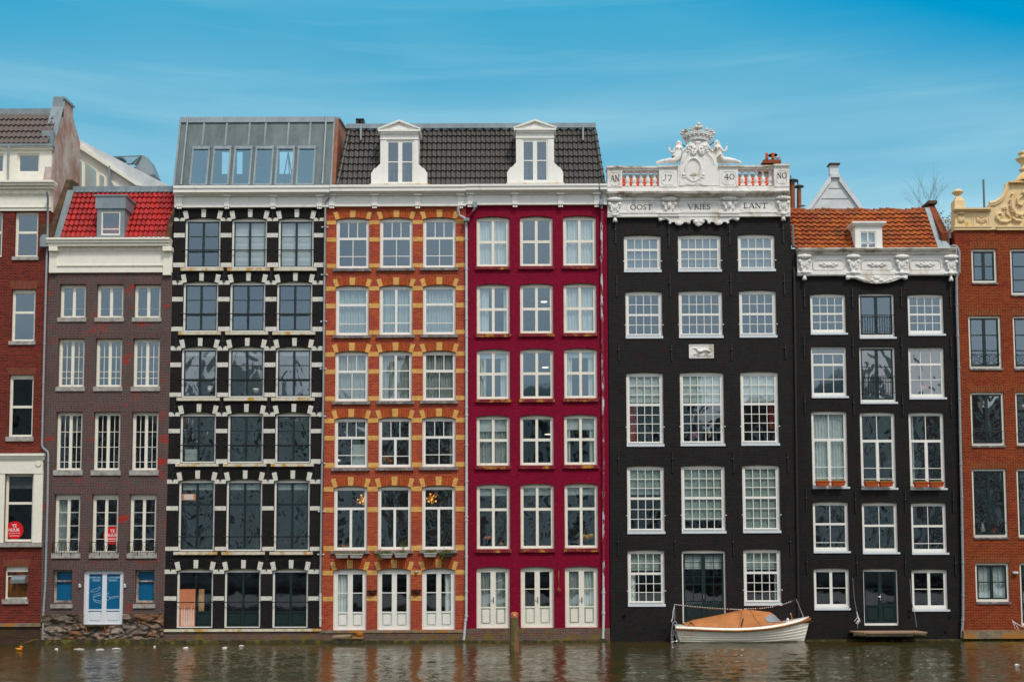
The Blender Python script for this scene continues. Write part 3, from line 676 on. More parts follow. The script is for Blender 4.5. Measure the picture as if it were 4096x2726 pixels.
# rough stone base
m=MB(); x0,x1,z0,z1=pbox(163,2453,655,2600,0); dx0,dx1,dz0,dz1=pbox(331,2453,494,2498,0); m.box(x0,dx0,-.08,2.5,z0,z1); m.box(dx1,x1,-.08,2.5,z0,z1); m.box(dx0,dx1,-.08,2.5,z0,dz0-.01); m.box(x0-.1,x1,-.28,0,z0-.1,.16,1); m.build('plinth',['mortar_stone','moss_ledge'],B.e)
random.seed(3)
def stone(x0,x1,z0,z1,mat,y=-.08):
    m=MB(); n=9; pts=[]
    cx,cz=(x0+x1)/2,(z0+z1)/2
    for i in range(n*2):
        a=2*math.pi*i/(n*2); ca,sa=math.cos(a),math.sin(a); k=1/max(abs(ca),abs(sa)); k=1+(k-1)*.85
        k*=random.uniform(.93,1.0); pts.append((cx+ca*k*(x1-x0)/2,cz+sa*k*(z1-z0)/2))
    k=len(pts); o_=random.uniform(.05,.10); ins=[(cx+(p[0]-cx)*.9,cz+(p[1]-cz)*.86) for p in pts]
    m.add([(p[0],y,p[1]) for p in pts]+[(p[0],y-o_,p[1]) for p in ins]+[(cx,y-o_-.02,cz)],[(i,(i+1)%k,k+(i+1)%k,k+i) for i in range(k)]+[(k+i,k+(i+1)%k,2*k) for i in range(k)])
    return m
rowsB=[(2455,2502,[165,186,232,288,330]),(2455,2502,[490,515,588,652]),(2503,2545,[155,181,265,335,400,440,485,520,590,650]),(2546,2574,[155,240,330,400,480,560,652])]
mts=['stone_rust','stone_pale','stone_grey','plinth_stone','stone_grey','stone_pale','stone_rust','plinth_stone','stone_pale']
x0,x1,z0,z1=pbox(164,2454,654,2576,-.1); m=MB(); nx_,nz_=150,44
vs=[]
for j in range(nz_+1):
    for i in range(nx_+1):
        x=x0+(x1-x0)*i/nx_; z=z0+(z1-z0)*j/nz_; row=math.floor(z/.42+.15*noise.noise(Vector((x*.8,0,3)))); 
        h=.10*noise.noise(Vector((x*2.2+row*7,0,z*3.5)))+.06*noise.noise(Vector((x*6,2,z*9)))+.03*abs(noise.noise(Vector((x*1.1,5,z*2.5))))
        vs.append((x,-.13-h,z))
m.add(vs,[(j*(nx_+1)+i,j*(nx_+1)+i+1,(j+1)*(nx_+1)+i+1,(j+1)*(nx_+1)+i) for j in range(nz_) for i in range(nx_) if not (dx0-.02<vs[j*(nx_+1)+i][0]<dx1-.02 and vs[j*(nx_+1)+i][2]>dz0-.03)],0,True)
m.build('foundation_stones','rubble',B.e)
B.pb('door_ledge',338,2497,428,2503,.3,0,'wood_dark')
for xx in (344,420):
    m=MB(); a=W(xx,2503,-.25); m.tube([(a.x,-.27,a.z),(a.x,-.10,a.z-.35)],.03,6); m.tube([(a.x,-.10,a.z),(a.x,-.10,a.z-.38)],.03,6); m.build('ledge_bracket','post_cap',B.e)
for xx in (319,499):
    m=MB(); x0,x1,z0,z1=pbox(xx-4,2336,xx+4,2347,-.05); m.box(x0,x1,-.07,0,z0,z1); m.lathe([(.03,-.1),(.04,-.06)],((x0+x1)/2,0,z1),8,'y'); m.build('wall_socket','door_white',B.e)
rental(450,2140,36,tr[1][9]+.038,'round red TE HUUR sign half hidden by the brick edge above the pancake door')

# ============================================================ HOUSE C (black brick, white bands)
C=House('black and white banded brick house under a zinc and glass penthouse',990)
C.R=.10
Crows=[ # crown, bottom, columns, spring drop, transom rows, bands, sill
 (869,1070,((739.5,881.5),(926.5,1067.5),(1112.8,1254.6)),9,((871,884),(932,949),(1050,1068))),
 (1123,1325,((731.5,872),(919,1060.5),(1106.5,1249)),9,((1122,1138),(1187,1205),(1306,1324))),
 (1383,1588,((725,867.7),(913,1057),(1102,1246)),10,((1384,1401),(1449,1467),(1569,1586))),
 (1646.5,1850,((720,863),(910,1053),(1100,1243)),10,((1648,1664),(1714,1731),(1835,1853))),
 (1913,2202,((713,858),(904,1048),(1095.5,1238.5)),10,((1916,1933),(2023,2040),(2185,2201))),
 (2271,2509,((706,851.5),(897,1042),(1089,1232)),10,((2276,2293),(2383,2400))),
]
rodm='black_iron'
for ri,(cy,by,cols,dr,bands) in enumerate(Crows):
    for ci,(a,b) in enumerate(cols):
        dy=(ci-1)*0
        if ri<4:
            pan=[(0,0,.5,1,1,[.32,.655],{'mt':.03}),(.5,0,1,1,1,[.32,.655],{'mt':.03})]
            gl=['glass_sky','glass_sky','glass_wavy','glass_wavy'][ri]; cur=[]
            if ri==0 and ci>0: cur=[('f',0,1,0,1)]
            if ri==2: cur=[('b',0,1,0,.1)]
            if ri==0: gl='glass_sky' if ci==0 else 'glass_low'
            if ri==3 and ci==0: cur=[('b',.06,.46,.72,1)]
        elif ri==4:
            pan=[(0,0,.5,.325,1,1),(.5,0,1,.325,1,1),(0,.325,.5,1,1,1),(.5,.325,1,1,1,1)]; gl='glass_wavy'; cur=[('b',0,1,0,.1)]
        else:
            lf={'panel':.27,'bb':.05,'name':'door_leaf'}; pan=[(0,0,.5,1,1,1,lf),(.5,0,1,1,1,1,lf)]; gl='glass_clear'; cur=[]
            if ci==0: pan=[(.5,0,1,1,1,1,lf)]; gl='glass_clear'; cur=[('b',.58,.75,.31,.73,'plywood_pale')]
        l=C.win((a,cy,b,by),pan,rise=dr,frame='white_paint',head='frame_head',sash='green_frame',of=.075,ot=.06,ob=.04 if ri==5 else .06,sb=.045,gl=gl,cur=cur,
              sill=(3,15,.14,.10,'lichen_sill') if ri<5 else None,name='window' if ri<5 else 'door')
        x0,x1,z0,z1,zs,ix0,ix1,iz0,iz1,yy,fo=l
        # guard rod across
        fz={0:.655,1:.655,2:.655,3:.655,4:.815,5:.56}[ri]; zr=iz1-(iz1-iz0)*fz+.02
        m=MB(); m.tube([(x0-.05,-.03,zr),(x1+.05,-.03,zr)],.019,6)
        for xx in (x0-.05,x1+.05): m.ball((xx,-.02,zr),.04,6,4)
        m.build('guard_rod',rodm,fo)
        if ri==5 and ci==0:
            q=MB(); xm=ix0+(ix1-ix0)*.49; zt_=iz1-(iz1-iz0)*.31; q.box(ix0,xm,yy+.03,yy+.05,iz0,zt_); 
            q.build('plywood_board','plywood',fo)
            q=MB(); 
            for k in range(6):
                u=ix0+.08+k*.09; q.add([(u,yy+.026,iz0+.05),(u+.08,yy+.026,iz0+.02),(u+.06,yy+.026,iz0+.75+.1*math.sin(k*2)),(u+.01,yy+.026,iz0+.68)],[(0,1,2,3)])
            q.build('paint_smear','white_smear',fo)
        if ri==4 and ci==0:
            q=MB(); q.box(ix0+.03,ix0+.58,yy+.0,yy+.03,iz1-.70,iz1-.45); q.build('ventilation_box','plywood',fo)
            q=MB(); 
            for k in range(6): q.box(ix0+.12,ix0+.5,yy-.012,yy,iz1-.67+k*.035,iz1-.65+k*.035)
            q.build('louvre','sign_white',fo)
        C.arch((a,cy,b,by),dr,33,10,['arch_black','white_band'],blocks=((-.01,.125),(.455,.575),(.875,1.01)),out=.006,bout=.02)
    # bands on piers
    L0=697-(cy-869)*.0275; R0=1292-(cy-869)*.009
    piers=[(L0,cols[0][0]),(cols[0][1],cols[1][0]),(cols[1][1],cols[2][0]),(cols[2][1],R0+4)]
    for k,(pa,pb_) in enumerate(piers):
        for j,(b0,b1) in enumerate(bands):
            o=C.pb('stone_band',pa+.5 if k else pa-(b0-cy)*.0275,b0,pb_-.5,b1,.014,.0,'white_band')
        # ornate wall anchor
        xm=(pa+pb_)/2; m=MB(); t=W(xm,cy-38,-.02); b2=W(xm,cy+12,-.02)
        m.tube([t,b2],.018,6)
        for fz,w in ((.12,.04),(.4,.07),(.62,.04),(.8,.075)):
            p=t.lerp(b2,fz); m.ball(p,(w,.015,.035),8,4)
        m.build('wall_anchor','black_iron',C.e)
C.wall([(698,822),(1298,828),(1287,1850),(1281,2514),(655,2514),(672,1850),(690,1150)],'brick_black')
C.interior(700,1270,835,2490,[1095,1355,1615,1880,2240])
C.cornice(693,1318,[(741,751,.46),(751,768,.42),(768,774,.34)],'white_paint',name='gutter_cornice')
C.pb('frieze',697,772,1318,826,.10,.3,'white_paint'); C.cornice(697,1318,[(774,783,.20),(821,828,.14)],'white_paint')
def dent(h,xs,y0,y1,w=22):
    for px in xs:
        o=h.pb('pilaster',px-w/2,y0,px+w/2,y1,.17,-.09,'white_paint'); h.pb('pilaster_cap',px-w/2-5,y0-4,px+w/2+5,y0+6,.26,-.1,'white_paint',o)
        m=MB()
        for k in (-1,0,1):
            p=W(px+k*w*.3,y1+5,-.13); m.lathe([(.035,-.06),(.012,.05)],p,6)
        m.build('gutta',"white_paint",o)
dent(C,(717,907,1092,1278),778,824)
C.pb('sill_course',655,2514,1283,2524,.12,.05,'lichen_sill')
C.pb('plinth',653,2524,1283,2600,.06,3,'plinth_brick'); C.pb('mossy_footing',640,2559,1283,2600,.35,0,'moss_ledge')
# plywood behind door: orange lit inside
# penthouse
pe_z0=W(1010,742,.15).z; pe_z1=W(1030,471,.95).z
xL0=W(703,741,.15).x; xR0=W(1321,743,.15).x; xL=(xL0+W(725,469,.95).x)/2; xR=(xR0+W(1335,471,.95).x)/2
Y0,Y1=.15,.95
def pp(u,v,o=0):   # u across 0..1, v up 0..1 on sloping face; o outward
    sl=Vector((0,Y1-Y0,pe_z1-pe_z0)); nn=Vector((0,-(pe_z1-pe_z0),Y1-Y0)).normalized()
    return Vector((xL+(xR-xL)*u,Y0,pe_z0))+sl*v+nn*o
def slab(m,u0,u1,v0,v1,o0,o1,mi=0):
    m.hexa([pp(u0,v0,o1),pp(u1,v0,o1),pp(u1,v0,o0),pp(u0,v0,o0),pp(u0,v1,o1),pp(u1,v1,o1),pp(u1,v1,o0),pp(u0,v1,o0)],mi)
PH=tag(empty('penthouse',(xL,.15,pe_z0),None,None)) if False else None
W_=[((270-150)/1268.,(420-150)/1268.)]
def ux(zx,v): # zoom x at height v to u
    xl=130+45*v; xr=1405+30*v; return (zx-xl)/(xr-xl)
wins=[((270,262),(420,408)),((445,438),(595,582)),((618,612),(770,758)),((792,788),(945,935)),((967,962),(1118,1110)),((1140,1135),(1292,1285))]
m=MB(); VT=.565
us=[]
for (a,b) in wins: us.append((ux(a[0],VT),ux(b[0],VT)))
prev=0
for a,b in us: slab(m,prev,a,0,VT,-.15,0); prev=b
slab(m,prev,1,0,VT,-.15,0); slab(m,0,1,VT,.93,-.15,0)
ph=m.build('penthouse_front','zinc_dark',C.e)
m=MB(); slab(m,-.004,1.004,.92,1.0,-.2,.06); m.box(xL-.05,xR+.05,Y1,Y1+.1,pe_z1-.05,pe_z1+.02); slab(m,-.012,.0,0,1,-.2,.04); slab(m,1,1.01,0,1,-.2,.04); m.build('zinc_trim','zinc',C.e)
m=MB()
for zx in (355,545,735,868,1058,1238): slab(m,ux(zx,.75)-.006,ux(zx,.75)+.006,VT+.015,.92,0,.04)
m.build('standing_seam','zinc',ph)
for a,b in us:
    m=MB(); slab(m,a,a+.012,0,VT,0,.07); slab(m,b-.012,b,0,VT,0,.07); slab(m,a,b,VT-.045,VT,0,.08); slab(m,a+.012,b-.012,0,.02,0,.05)
    f=m.build('skylight_window','zinc',C.e)
    g=MB(); g.add([pp(a,.0,.03),pp(b,0,.03),pp(b,VT,.03),pp(a,VT,.03)],[(0,1,2,3)]); g.build('pane','glass_skylight',f)
m=MB()
def bw(pa,pb_,ta,tb): m.box(W(pa,650,4.5).x,W(pb_,650,4.5).x,4.5,4.6,W(1000,tb,4.5).z,W(1000,ta,4.5).z)
bw(725,886,470,745); bw(916,946,470,745); bw(970,1117,470,745); bw(1173,1335,470,745)
for a_,b_ in ((886,916),(946,970),(1117,1173)): bw(a_,b_,470,600); bw(a_,b_,696,745)
m.box(xL,xR,1.1,4.5,pe_z1-.14,pe_z1-.06); m.box(xL,xR,.4,4.5,pe_z0-.1,pe_z0-.02); m.box(xL,xL+.05,1.1,4.5,pe_z0,pe_z1-.15)
m.build('penthouse_room','room_blue',C.e)
for x_ in (ux(205,.5),ux(1358,.5)):
    m=MB(); m.tube([pp(x_,.0,.07),pp(x_,1.0,.07)],.045,8); m.build('drainpipe','zinc',C.e)
m=MB(); m.prism([(Y0,pe_z0-.3),(Y1,pe_z1-.06),(4.6,W(1388,553,4.6).z),(4.6,pe_z0-.3)],xR+.02,xR+.2,axis='x'); m.build('party_wall','rust_wall',C.e)
m=MB(); m.hexa([(xR,Y1,pe_z1-.06),(xR+.25,Y1,pe_z1-.06),(xR+.25,4.6,W(1388,553,4.6).z),(xR,4.6,W(1388,553,4.6).z),(xR,Y1,pe_z1+.02),(xR+.25,Y1,pe_z1+.02),(xR+.25,4.6,W(1388,545,4.6).z),(xR,4.6,W(1388,545,4.6).z)]); m.build('wall_coping','zinc',C.e)
# easel tripod inside the penthouse
e=empty('easel',(W(1153,735,2).x,2,pe_z0),'dark tripod easel standing behind the fifth pane of the zinc penthouse','easel')
m=MB(); b0=W(1153,610,2); 
for dx,dy in ((-.35,0),(.35,0),(.05,.4)): m.tube([b0,(b0.x+dx,2+dy,pe_z0)],.025,5)
m.tube([b0,(b0.x,2,b0.z+.5)],.02,5); m.build('tripod_frame','zinc_dark',e)
pipe([(1318,772,-.3),(1319,782,-.3),(1312,796,-.16),(1302,806,-.12),(1301,830),(1298,1100),(1293,1600),(1288,1850),(1283,2200),(1281,2370)],.04,'pipe_blue',C.e,clips=(908,1100,1285,1475,1665,1850,2045,2217))
pipe([(1281.5,2370),(1281,2505)],.045,'pipe_grey',C.e,clips=(2380,2470))
for py in (908,1098,1285,1474,1664,1852,2044,2216):
    m=MB(); px=1299-(py-908)*.0125; p=W(px,py,-.05); m.ball((p.x-.1,-.03,p.z),(.05,.02,.04),6,4); m.ball((p.x+.1,-.03,p.z),(.05,.02,.04),6,4); m.build('pipe_clamp','pipe_grey',C.e)

# ============================================================ HOUSE D (orange brick, yellow bands)
D=House('orange red brick house with yellow brick bands and arches',1580)
D.R=.09
T1=[(0,0,1,.38,3,1),(0,.38,1,1,2,[.63])]
T2=[(0,0,.5,1,1,[.36,.78],{'mt':.04}),(.5,0,1,1,1,[.36,.78],{'mt':.04})]
T3=[(0,0,1,.36,1,1),(0,.36,1,1,1,[.66])]
T4=[(0,0,1,.40,3,1),(0,.40,.5,1,1,[.66]),(.5,.40,1,1,1,[.66])]
T5=[(0,0,1,.33,1,1),(0,.33,.5,1,1,1,{'bb':.06}),(.5,.33,1,1,1,1,{'bb':.06})]
lf={'panel':.285,'bb':.10,'sb':.10,'name':'door_leaf','mt':.035}
T6=[(0,0,.5,1,1,[.5],lf),(.5,0,1,1,1,[.5],lf)]
Drows=[
 (870,1073,((1344.5,1476.5),(1519,1650.5),(1692,1823)),9,(T1,T1,T1),((883,898),(950,967),(1055,1071)),30,'glass_sky'),
 (1139.6,1340,((1342.5,1475),(1517.5,1650),(1691.5,1823)),9,(T3,T2,T3),((1146,1163),(1214,1233),(1321,1339)),31,'glass_sky'),
 (1402,1604,((1340,1473),(1516,1648),(1691,1823)),9,(T1,T2,T1),((1408,1426),(1477,1495),(1585,1603)),33,'glass_low'),
 (1667,1869,((1337.5,1471.5),(1514,1646.6),(1689,1822.5)),9,(T1,T4,T1),((1673,1691),(1742,1761),(1850,1869)),33,'glass_wavy'),
 (1941,2200,((1335,1469),(1511,1644.5),(1688,1821)),9,(T5,T5,T5),((1946,1965),(2028,2048),(2182,2202)),35,'glass_wavy'),
 (2271,2519.5,((1332,1466),(1509,1643),(1687.6,1820.6)),10,(T6,T6,T6),((2280,2299),(2384,2403)),33,'glass_clear'),
]
for ri,(cy,by,cols,dr,tt,bands,ah,gl) in enumerate(Drows):
    for ci,(a,b) in enumerate(cols):
        cur=[]
        if ri==1: cur=[('c',0,1,0,1,'cloth_mid')]
        if ri==2: cur=[('c',0,1,0,1,'cloth_grey')] 
        if ri==3 and ci==2: cur=[('c',.85,1,0,1,'cloth_grey')]
        if ri==3 and ci==0: cur=[('b',.52,.95,.52,1,'cloth')]
        if ri==5 and ci==0: cur=[('c',0,.47,0,.75,'cloth')]
        if ri==5 and ci==2: cur=[('c',.7,1,0,.75,'cloth')]
        g2=gl
        if ri==0: cur=[('b',0,.02,0,1)]
        l=D.win((a,cy-(ci)*1.0,b,by-(ci)*1.5),tt[ci],rise=dr,head='frame_head',of=.075,ot=.04,ob=.07 if ri<5 else .05,sb=.05,mt=.03,gl=g2,cur=cur,
            sill=(2,13,.10,.10,'slate_sill') if ri<5 else None,name='window' if ri<5 else 'door')
        D.arch((a,cy-ci,b,by),dr,ah,13,['arch_d','yellow_d'],blocks=((-.01,.125),(.44,.575),(.875,1.01)),out=.005,bout=.013)
    L0=1306-(cy-870)*.0115; piers=[(L0,cols[0][0]),(cols[0][1],cols[1][0]),(cols[1][1],cols[2][0]),(cols[2][1],1862)]
    for k,(pa,pb_) in enumerate(piers):
        for j,(b0,b1) in enumerate(bands): D.pb('brick_band',pa+.5,b0-k*1.2,pb_-.5,b1-k*1.2,.010,0,'yellow_d')
D.wall([(1305,822),(1863,822),(1863,1700),(1862,2522),(1284,2522),(1296,1740)],'brick_d')
D.interior(1310,1855,830,2500,[1105,1370,1635,1905,2240],'room_warm')
D.cornice(1320,1862,[(738,747,.46),(747,763,.42),(763,769,.34)],'white_paint',name='gutter_cornice')
D.pb('frieze',1320,768,1862,824,.10,.3,'white_paint'); D.cornice(1320,1862,[(769,779,.20),(817,824,.14)],'white_paint')
dent(D,(1327,1498,1671,1842),774,822)
D.pb('plinth',1284,2522,1862,2600,.05,3,'plinth_brick'); D.pb('mossy_footing',1284,2560,1862,2600,.30,0,'moss_ledge')
D.pb('moss_band',1284,2518,1862,2529,.08,0,'concrete_rust')

# ============================================================ HOUSE E (crimson)
E=House('crimson painted house with cream cross windows and three cream double doors at the water',2150)
E.R=.10
def cross(s,**k): return [(0,0,.5,s,1,1,k),(.5,0,1,s,1,1,k),(0,s,.5,1,1,1,k),(.5,s,1,1,1,1,k)]
lfE={'panel':.335,'bb':.10,'sb':.105,'name':'door_leaf','mt':.03}
Erows=[(865,1065,((1906.5,2037),(2080,2210.7),(2252.7,2384)),8,.49,'glass_sky'),
 (1134,1334,((1907,2038.4),(2080.5,2212),(2254.7,2386)),8,.49,'glass_sky'),
 (1394,1595,((1907,2039),(2081,2214),(2257,2389)),8,.48,'glass_sky'),
 (1659,1861,((1906.5,2039),(2081,2214),(2257,2389.5)),8,.48,'glass_low'),
 (1933.5,2194,((1907,2039.6),(2082.5,2216),(2259,2392)),9,.375,'glass_wavy'),
 (2265,2511,((1906,2038.7),(2083,2216),(2260.5,2393)),8,0,'glass_low')]
cE=lambda *a:list(a)
curE={(0,0):[('c',0,.5,0,1),('c',.5,1,0,1)],(0,2):[('c',0,.5,0,1),('c',.5,1,0,1)],
 (1,0):[('c',0,.35,0,1),('c',.85,1,0,1)],(1,2):[('c',0,.5,0,1),('c',.5,1,0,1)],
 (2,0):[('b',0,1,0,.13),('c',0,.26,.12,1),('c',.74,1,.12,1)],(2,2):[('b',0,1,0,.13),('c',0,.22,.12,1),('c',.76,1,.12,1)],
 (3,0):[('b',0,1,0,.28),('c',0,.5,.25,1,'cloth_grey'),('c',.5,1,.25,1,'cloth_grey')],(3,2):[('b',0,1,0,.26),('c',0,.16,.25,1),('c',.8,1,.25,1)],(3,1):[('b',0,1,0,.04)],
 (4,0):[('b',0,1,0,.14)],(4,1):[('b',0,1,0,.14)],(4,2):[('b',0,1,0,.14)],
 (5,0):[('c',0,.5,0,.7,'cloth_grey'),('c',.5,1,0,.7,'cloth_grey')],(5,2):[('c',0,.5,0,.7,'cloth_grey'),('c',.5,1,0,.7,'cloth')]}
for ri,(cy,by,cols,dr,s_,gl) in enumerate(Erows):
    for ci,(a,b) in enumerate(cols):
        dy=-1.7*ci
        pan=cross(s_,sb=.055) if ri<5 else [(0,0,.5,1,1,[.5],lfE),(.5,0,1,1,1,[.5],lfE)]
        g=gl if (ri,ci)!=(5,1) else 'glass_clear'
        l=E.win((a,cy+dy,b,by+dy),pan,rise=dr,frame='cream_paint',head='frame_head',of=.065,ot=.03,ob=.06,sb=.055,gl=g,cur=curE.get((ri,ci),[]),
            sill=(3,15,.05,.09,'crimson_sill') if ri<5 else None,name='window' if ri<5 else 'door')
        if ri==5:
            x=(l[0]+l[1])/2+.02; z=W(a,2398,0).z; m=MB(); m.box(x-.02,x+.02,l[9]-.0,l[9]+.03,z-.12,z+.12); m.tube([(x,l[9]-.03,z+.03),(x-.11,l[9]-.03,z+.03)],.014,6); m.build('door_handle','steel',l[10])
E.wall([(1863,815),(2427,815),(2430,1200),(2436,1900),(2438,2515),(1862,2515)],'brick_crimson')
E.interior(1870,2420,830,2500,[1100,1365,1628,1900,2235])
E.cornice(1862,2429,[(735,743,.46),(743,758,.42),(758,764,.34)],'white_paint',name='gutter_cornice')
E.pb('frieze',1862,762,2428,818,.10,.3,'white_paint'); E.cornice(1862,2428,[(764,774,.20),(812,818,.14)],'white_paint')
dent(E,(1880,2060,2242.5,2387),770,817)
E.pb('plinth',1862,2511,2440,2600,.05,3,'plinth_brick'); E.pb('mossy_footing',1862,2560,2441,2600,.30,0,'moss_ledge')
# mansard roofs of D and E (shared ridge height)
zb=W(1890,742,.1).z; zt=W(1890,519,1.1).z
xl0=W(1349,743,.1).x; xr0=W(2414,735,.1).x; xl1=W(1398,519,1.1).x; xr1=W(2377,518,1.1).x; xmid=W(1862,740,.1).x
rD=roof('roof_tiles',xl0,xmid,zb,zt,.1,1.1,'tile_dark',D.e,tw=.2,rows=8,amp=.055,step=.055,hipL=xl1-xl0)
rE=roof('roof_tiles',xmid,xr0,zb,zt,.1,1.1,'tile_dark',E.e,tw=.2,rows=8,amp=.055,step=.055,hipR=xr0-xr1)
for h,xa,xb in ((D,xl1,xmid),(E,xmid,xr1)):
    m=MB(); m.box(xa-(.12 if h is D else 0),xb+(.05 if h is E else 0),.95,1.25,zt+.02,zt+.22); m.build('ridge_fascia','zinc',h.e)
    m=MB(); n=int((xb-xa)/.35)
    for i in range(n):
        xx=xa+(xb-xa)*(i+.5)/n; m.ball((xx,1.03,zt+.0),(.16,.05,.06),8,4)
    m.build('lead_flashing','zinc',h.e)
for h,a,b,s_ in ((D,xl0,xl1,1),(E,xr0,xr1,-1)):
    m=MB(); P0=Vector((a,.1,zb)); P1=Vector((b,1.1,zt)); n=8
    for i in range(n):
        p=P0.lerp(P1,i/n); q=P0.lerp(P1,(i+1.1)/n); m.tube([p+Vector((0,-.02,.02)),q+Vector((0,-.02,0))],[.105,.075],8)
    m.build('hip_tiles','tile_dark',h.e)
    m=MB(); m.add([(a,.1,zb),(b,1.1,zt),(b,6,zt),(a,6,zb)],[(0,1,2,3)]); m.build('roof_side','zinc_dark',h.e)
    m=MB(); m.add([(a,.12,zb),(xmid,.12,zb),(xmid,1.15,zt),(b,1.15,zt)],[(0,1,2,3)]); m.add([(b,1.15,zt+.1),(xmid,1.15,zt+.1),(xmid,6,zt+.1),(b,6,zt+.1)],[(0,1,2,3)]); m.build('roof_deck','black_pipe',h.e)
def gable_dormer(h,cx,hw,hwb,yb,yt,ysh0,ysh1,yped,yapex,pedw,wr):
    """white dormer: body half width hw px, base hwb, bottom yb, pediment base yped"""
    yf=-.05
    Z=lambda py:W(cx,py,yf).z; X=lambda px:W(px,650,yf).x
    wx0,wx1=X(wr[0]),X(wr[2]); wz1,wz0=Z(wr[1]),Z(wr[3]); x0,x1=X(cx-hw),X(cx+hw); bx0,bx1=X(cx-hwb),X(cx+hwb)
    d=MB(); d.box(x0,wx0,yf,yf+.08,wz0,Z(yped)); d.box(wx1,x1,yf,yf+.08,wz0,Z(yped)); d.box(wx0,wx1,yf,yf+.08,wz1,Z(yped)); d.box(x0,x1,yf,yf+.08,Z(yb),wz0)
    for s_ in (-1,1):
        xa=x0 if s_<0 else x1; xb=bx0 if s_<0 else bx1; pts=[(xa,Z(yb)),(xb,Z(yb)),(xb,Z(ysh1))]
        n=8
        for i in range(n+1):
            t=i/n; k=t*t*(3-2*t); pts.append((xb+(xa-xb)*(.06+.94*(1-math.cos(t*math.pi/2)*(1-.0))) if False else xb+(xa-xb)*t, Z(ysh1)+(Z(ysh0)-Z(ysh1))*(math.sin(t*math.pi/2)**1.2 if t<.5 else t**1.0)))
        pts[3]=(xb+(xa-xb)*.08,Z(ysh1)+.01)
        d.prism(pts,yf-.01,yf+.06)
    d.box(x0,x0+.05,yf+.08,1.0,Z(yb),Z(yped)); d.box(x1-.05,x1,yf+.08,1.0,Z(yb),Z(yped)); d.box(x0+.05,x1-.05,.95,1.0,Z(yb),Z(yped))
    do=d.build('dormer','white_paint',h.e)
    m=MB(); pa,pb_=X(cx-pedw),X(cx+pedw); zp=Z(yped); za=Z(yapex)
    m.box(pa,pb_,yf-.14,1.0,zp-.02,zp+.06); m.box(pa+.1,pb_-.1,yf-.08,1.0,zp-.09,zp-.02)
    m.prism([(pa+.02,zp+.06),(pb_-.02,zp+.06),((pa+pb_)/2,za-.04)],yf-.04,1.2); 
    for s_ in (0,1):
        A_=(pa-.02,zp+.06) if s_==0 else (pb_+.02,zp+.06); T_=((pa+pb_)/2,za)
        m.prism([A_,(A_[0],A_[1]+.05),(T_[0],T_[1]+.03),(T_[0],T_[1]-.05)],yf-.14,1.2)
    m.prism([(pa+.45,zp+.10),(pb_-.45,zp+.10),((pa+pb_)/2,za-.16)],yf-.06,yf-.04)
    m.build('pediment','white_paint',do)
    m=MB(); m.box(x0-.02,x1+.02,yf-.03,yf,Z(yped+30),Z(yped+26)); m.box(x0+.12,wx0-.1,yf-.012,yf,wz0-.05,wz1+.12); m.box(wx1+.1,x1-.12,yf-.012,yf,wz0-.05,wz1+.12); m.build('moulding','white_paint',do)
    f=MB(); t=.055; xm=(wx0+wx1)/2
    f.box(wx0,wx0+t,yf+.03,yf+.07,wz0,wz1); f.box(wx1-t,wx1,yf+.03,yf+.07,wz0,wz1); f.box(wx0+t,wx1-t,yf+.03,yf+.07,wz1-t*1.5,wz1); f.box(wx0+t,wx1-t,yf+.03,yf+.07,wz0,wz0+t)
    f.box(xm-.085,xm+.085,yf+.025,yf+.075,wz0+t,wz1-t*1.5); zm=wz0+(wz1-wz0)*.5; f.box(wx0+t,xm-.085,yf+.035,yf+.065,zm-.02,zm+.02); f.box(xm+.085,wx1-t,yf+.035,yf+.065,zm-.02,zm+.02)
    f.build('window_frame','white_paint',do)
    g=MB(); g.add([(wx0,yf+.055,wz0),(wx1,yf+.055,wz0),(wx1,yf+.055,wz1),(wx0,yf+.055,wz1)],[(0,1,2,3)]); g.build('pane','glass_sky',do)
    g=MB(); g.box(bx0-.05,bx1+.05,yf-.06,yf+.2,Z(yb)-.05,Z(yb)); g.build('sill','lichen_sill',do)
gable_dormer(D,1597,76,112,736,0,655,690,528,486,84,(1547,561,1654,732))
gable_dormer(E,2140.5,76,112,733,0,650,687,523,484,84,(2089.5,558,2191,724))
m=MB(); x0,x1,z0,z1=pbox(1423,474,1455,505,2); m.box(x0,x0+.14,2,2.4,z0,z1); m.box(x1-.14,x1,2,2.4,z0,z1); m.box(x0,x1,2.05,2.4,z0,z0+.1); m.box(x0-.0,x1+.0,2,2.4,z1-.06,z1); m.build('chimney','black_iron',D.e)
for h,px in ((D,1443),(E,2332)):
    m=MB(); m.tube([W(px,500,.85),W(px,562,.75)],.045,8); m.build('overflow_pipe','zinc',h.e)
# pipes D/E
pipe([(1833,824,-.3),(1832,842,-.25),(1838,862,-.15),(1855,870,-.12),(1864,876,-.1),(1865,900),(1866,1300),(1866,2000),(1865,2465),(1862,2480),(1855,2562)],.052,'pipe_grey',E.e,clips=(900,958,1075,1200,1275,1345,1485,1630,1660,1780,1925,2065,2080,2225,2364,2461,2478))
pipe([(1898,824,-.3),(1897,835,-.25),(1884,856,-.15),(1872,868,-.12)],.04,'pipe_peeled',E.e)
for a in ((1890,806,1908,828),(1855,871,1877,882)): E.pb('hopper_box',*a,.30,0,'zinc')
pipe([(2397,733,-.44),(2398,755,-.40),(2405,772,-.2),(2406,800,-.16),(2407,835,-.14)],.04,'pipe_blue',E.e)
E.pb('hopper_box',2399,797,2416,818,.28,0,'zinc')
pipe([(2407,845),(2405,1000),(2407,1200),(2410,1400),(2412,1600),(2414,1800),(2414,2100),(2414,2350)],.05,'pipe_peeled',E.e,clips=(850,1030,1218,1402,1590,1778,1873,1970,2164))
pipe([(2414,2350),(2414,2470),(2412,2552)],.055,'pipe_grey',E.e,clips=(2368,2450))
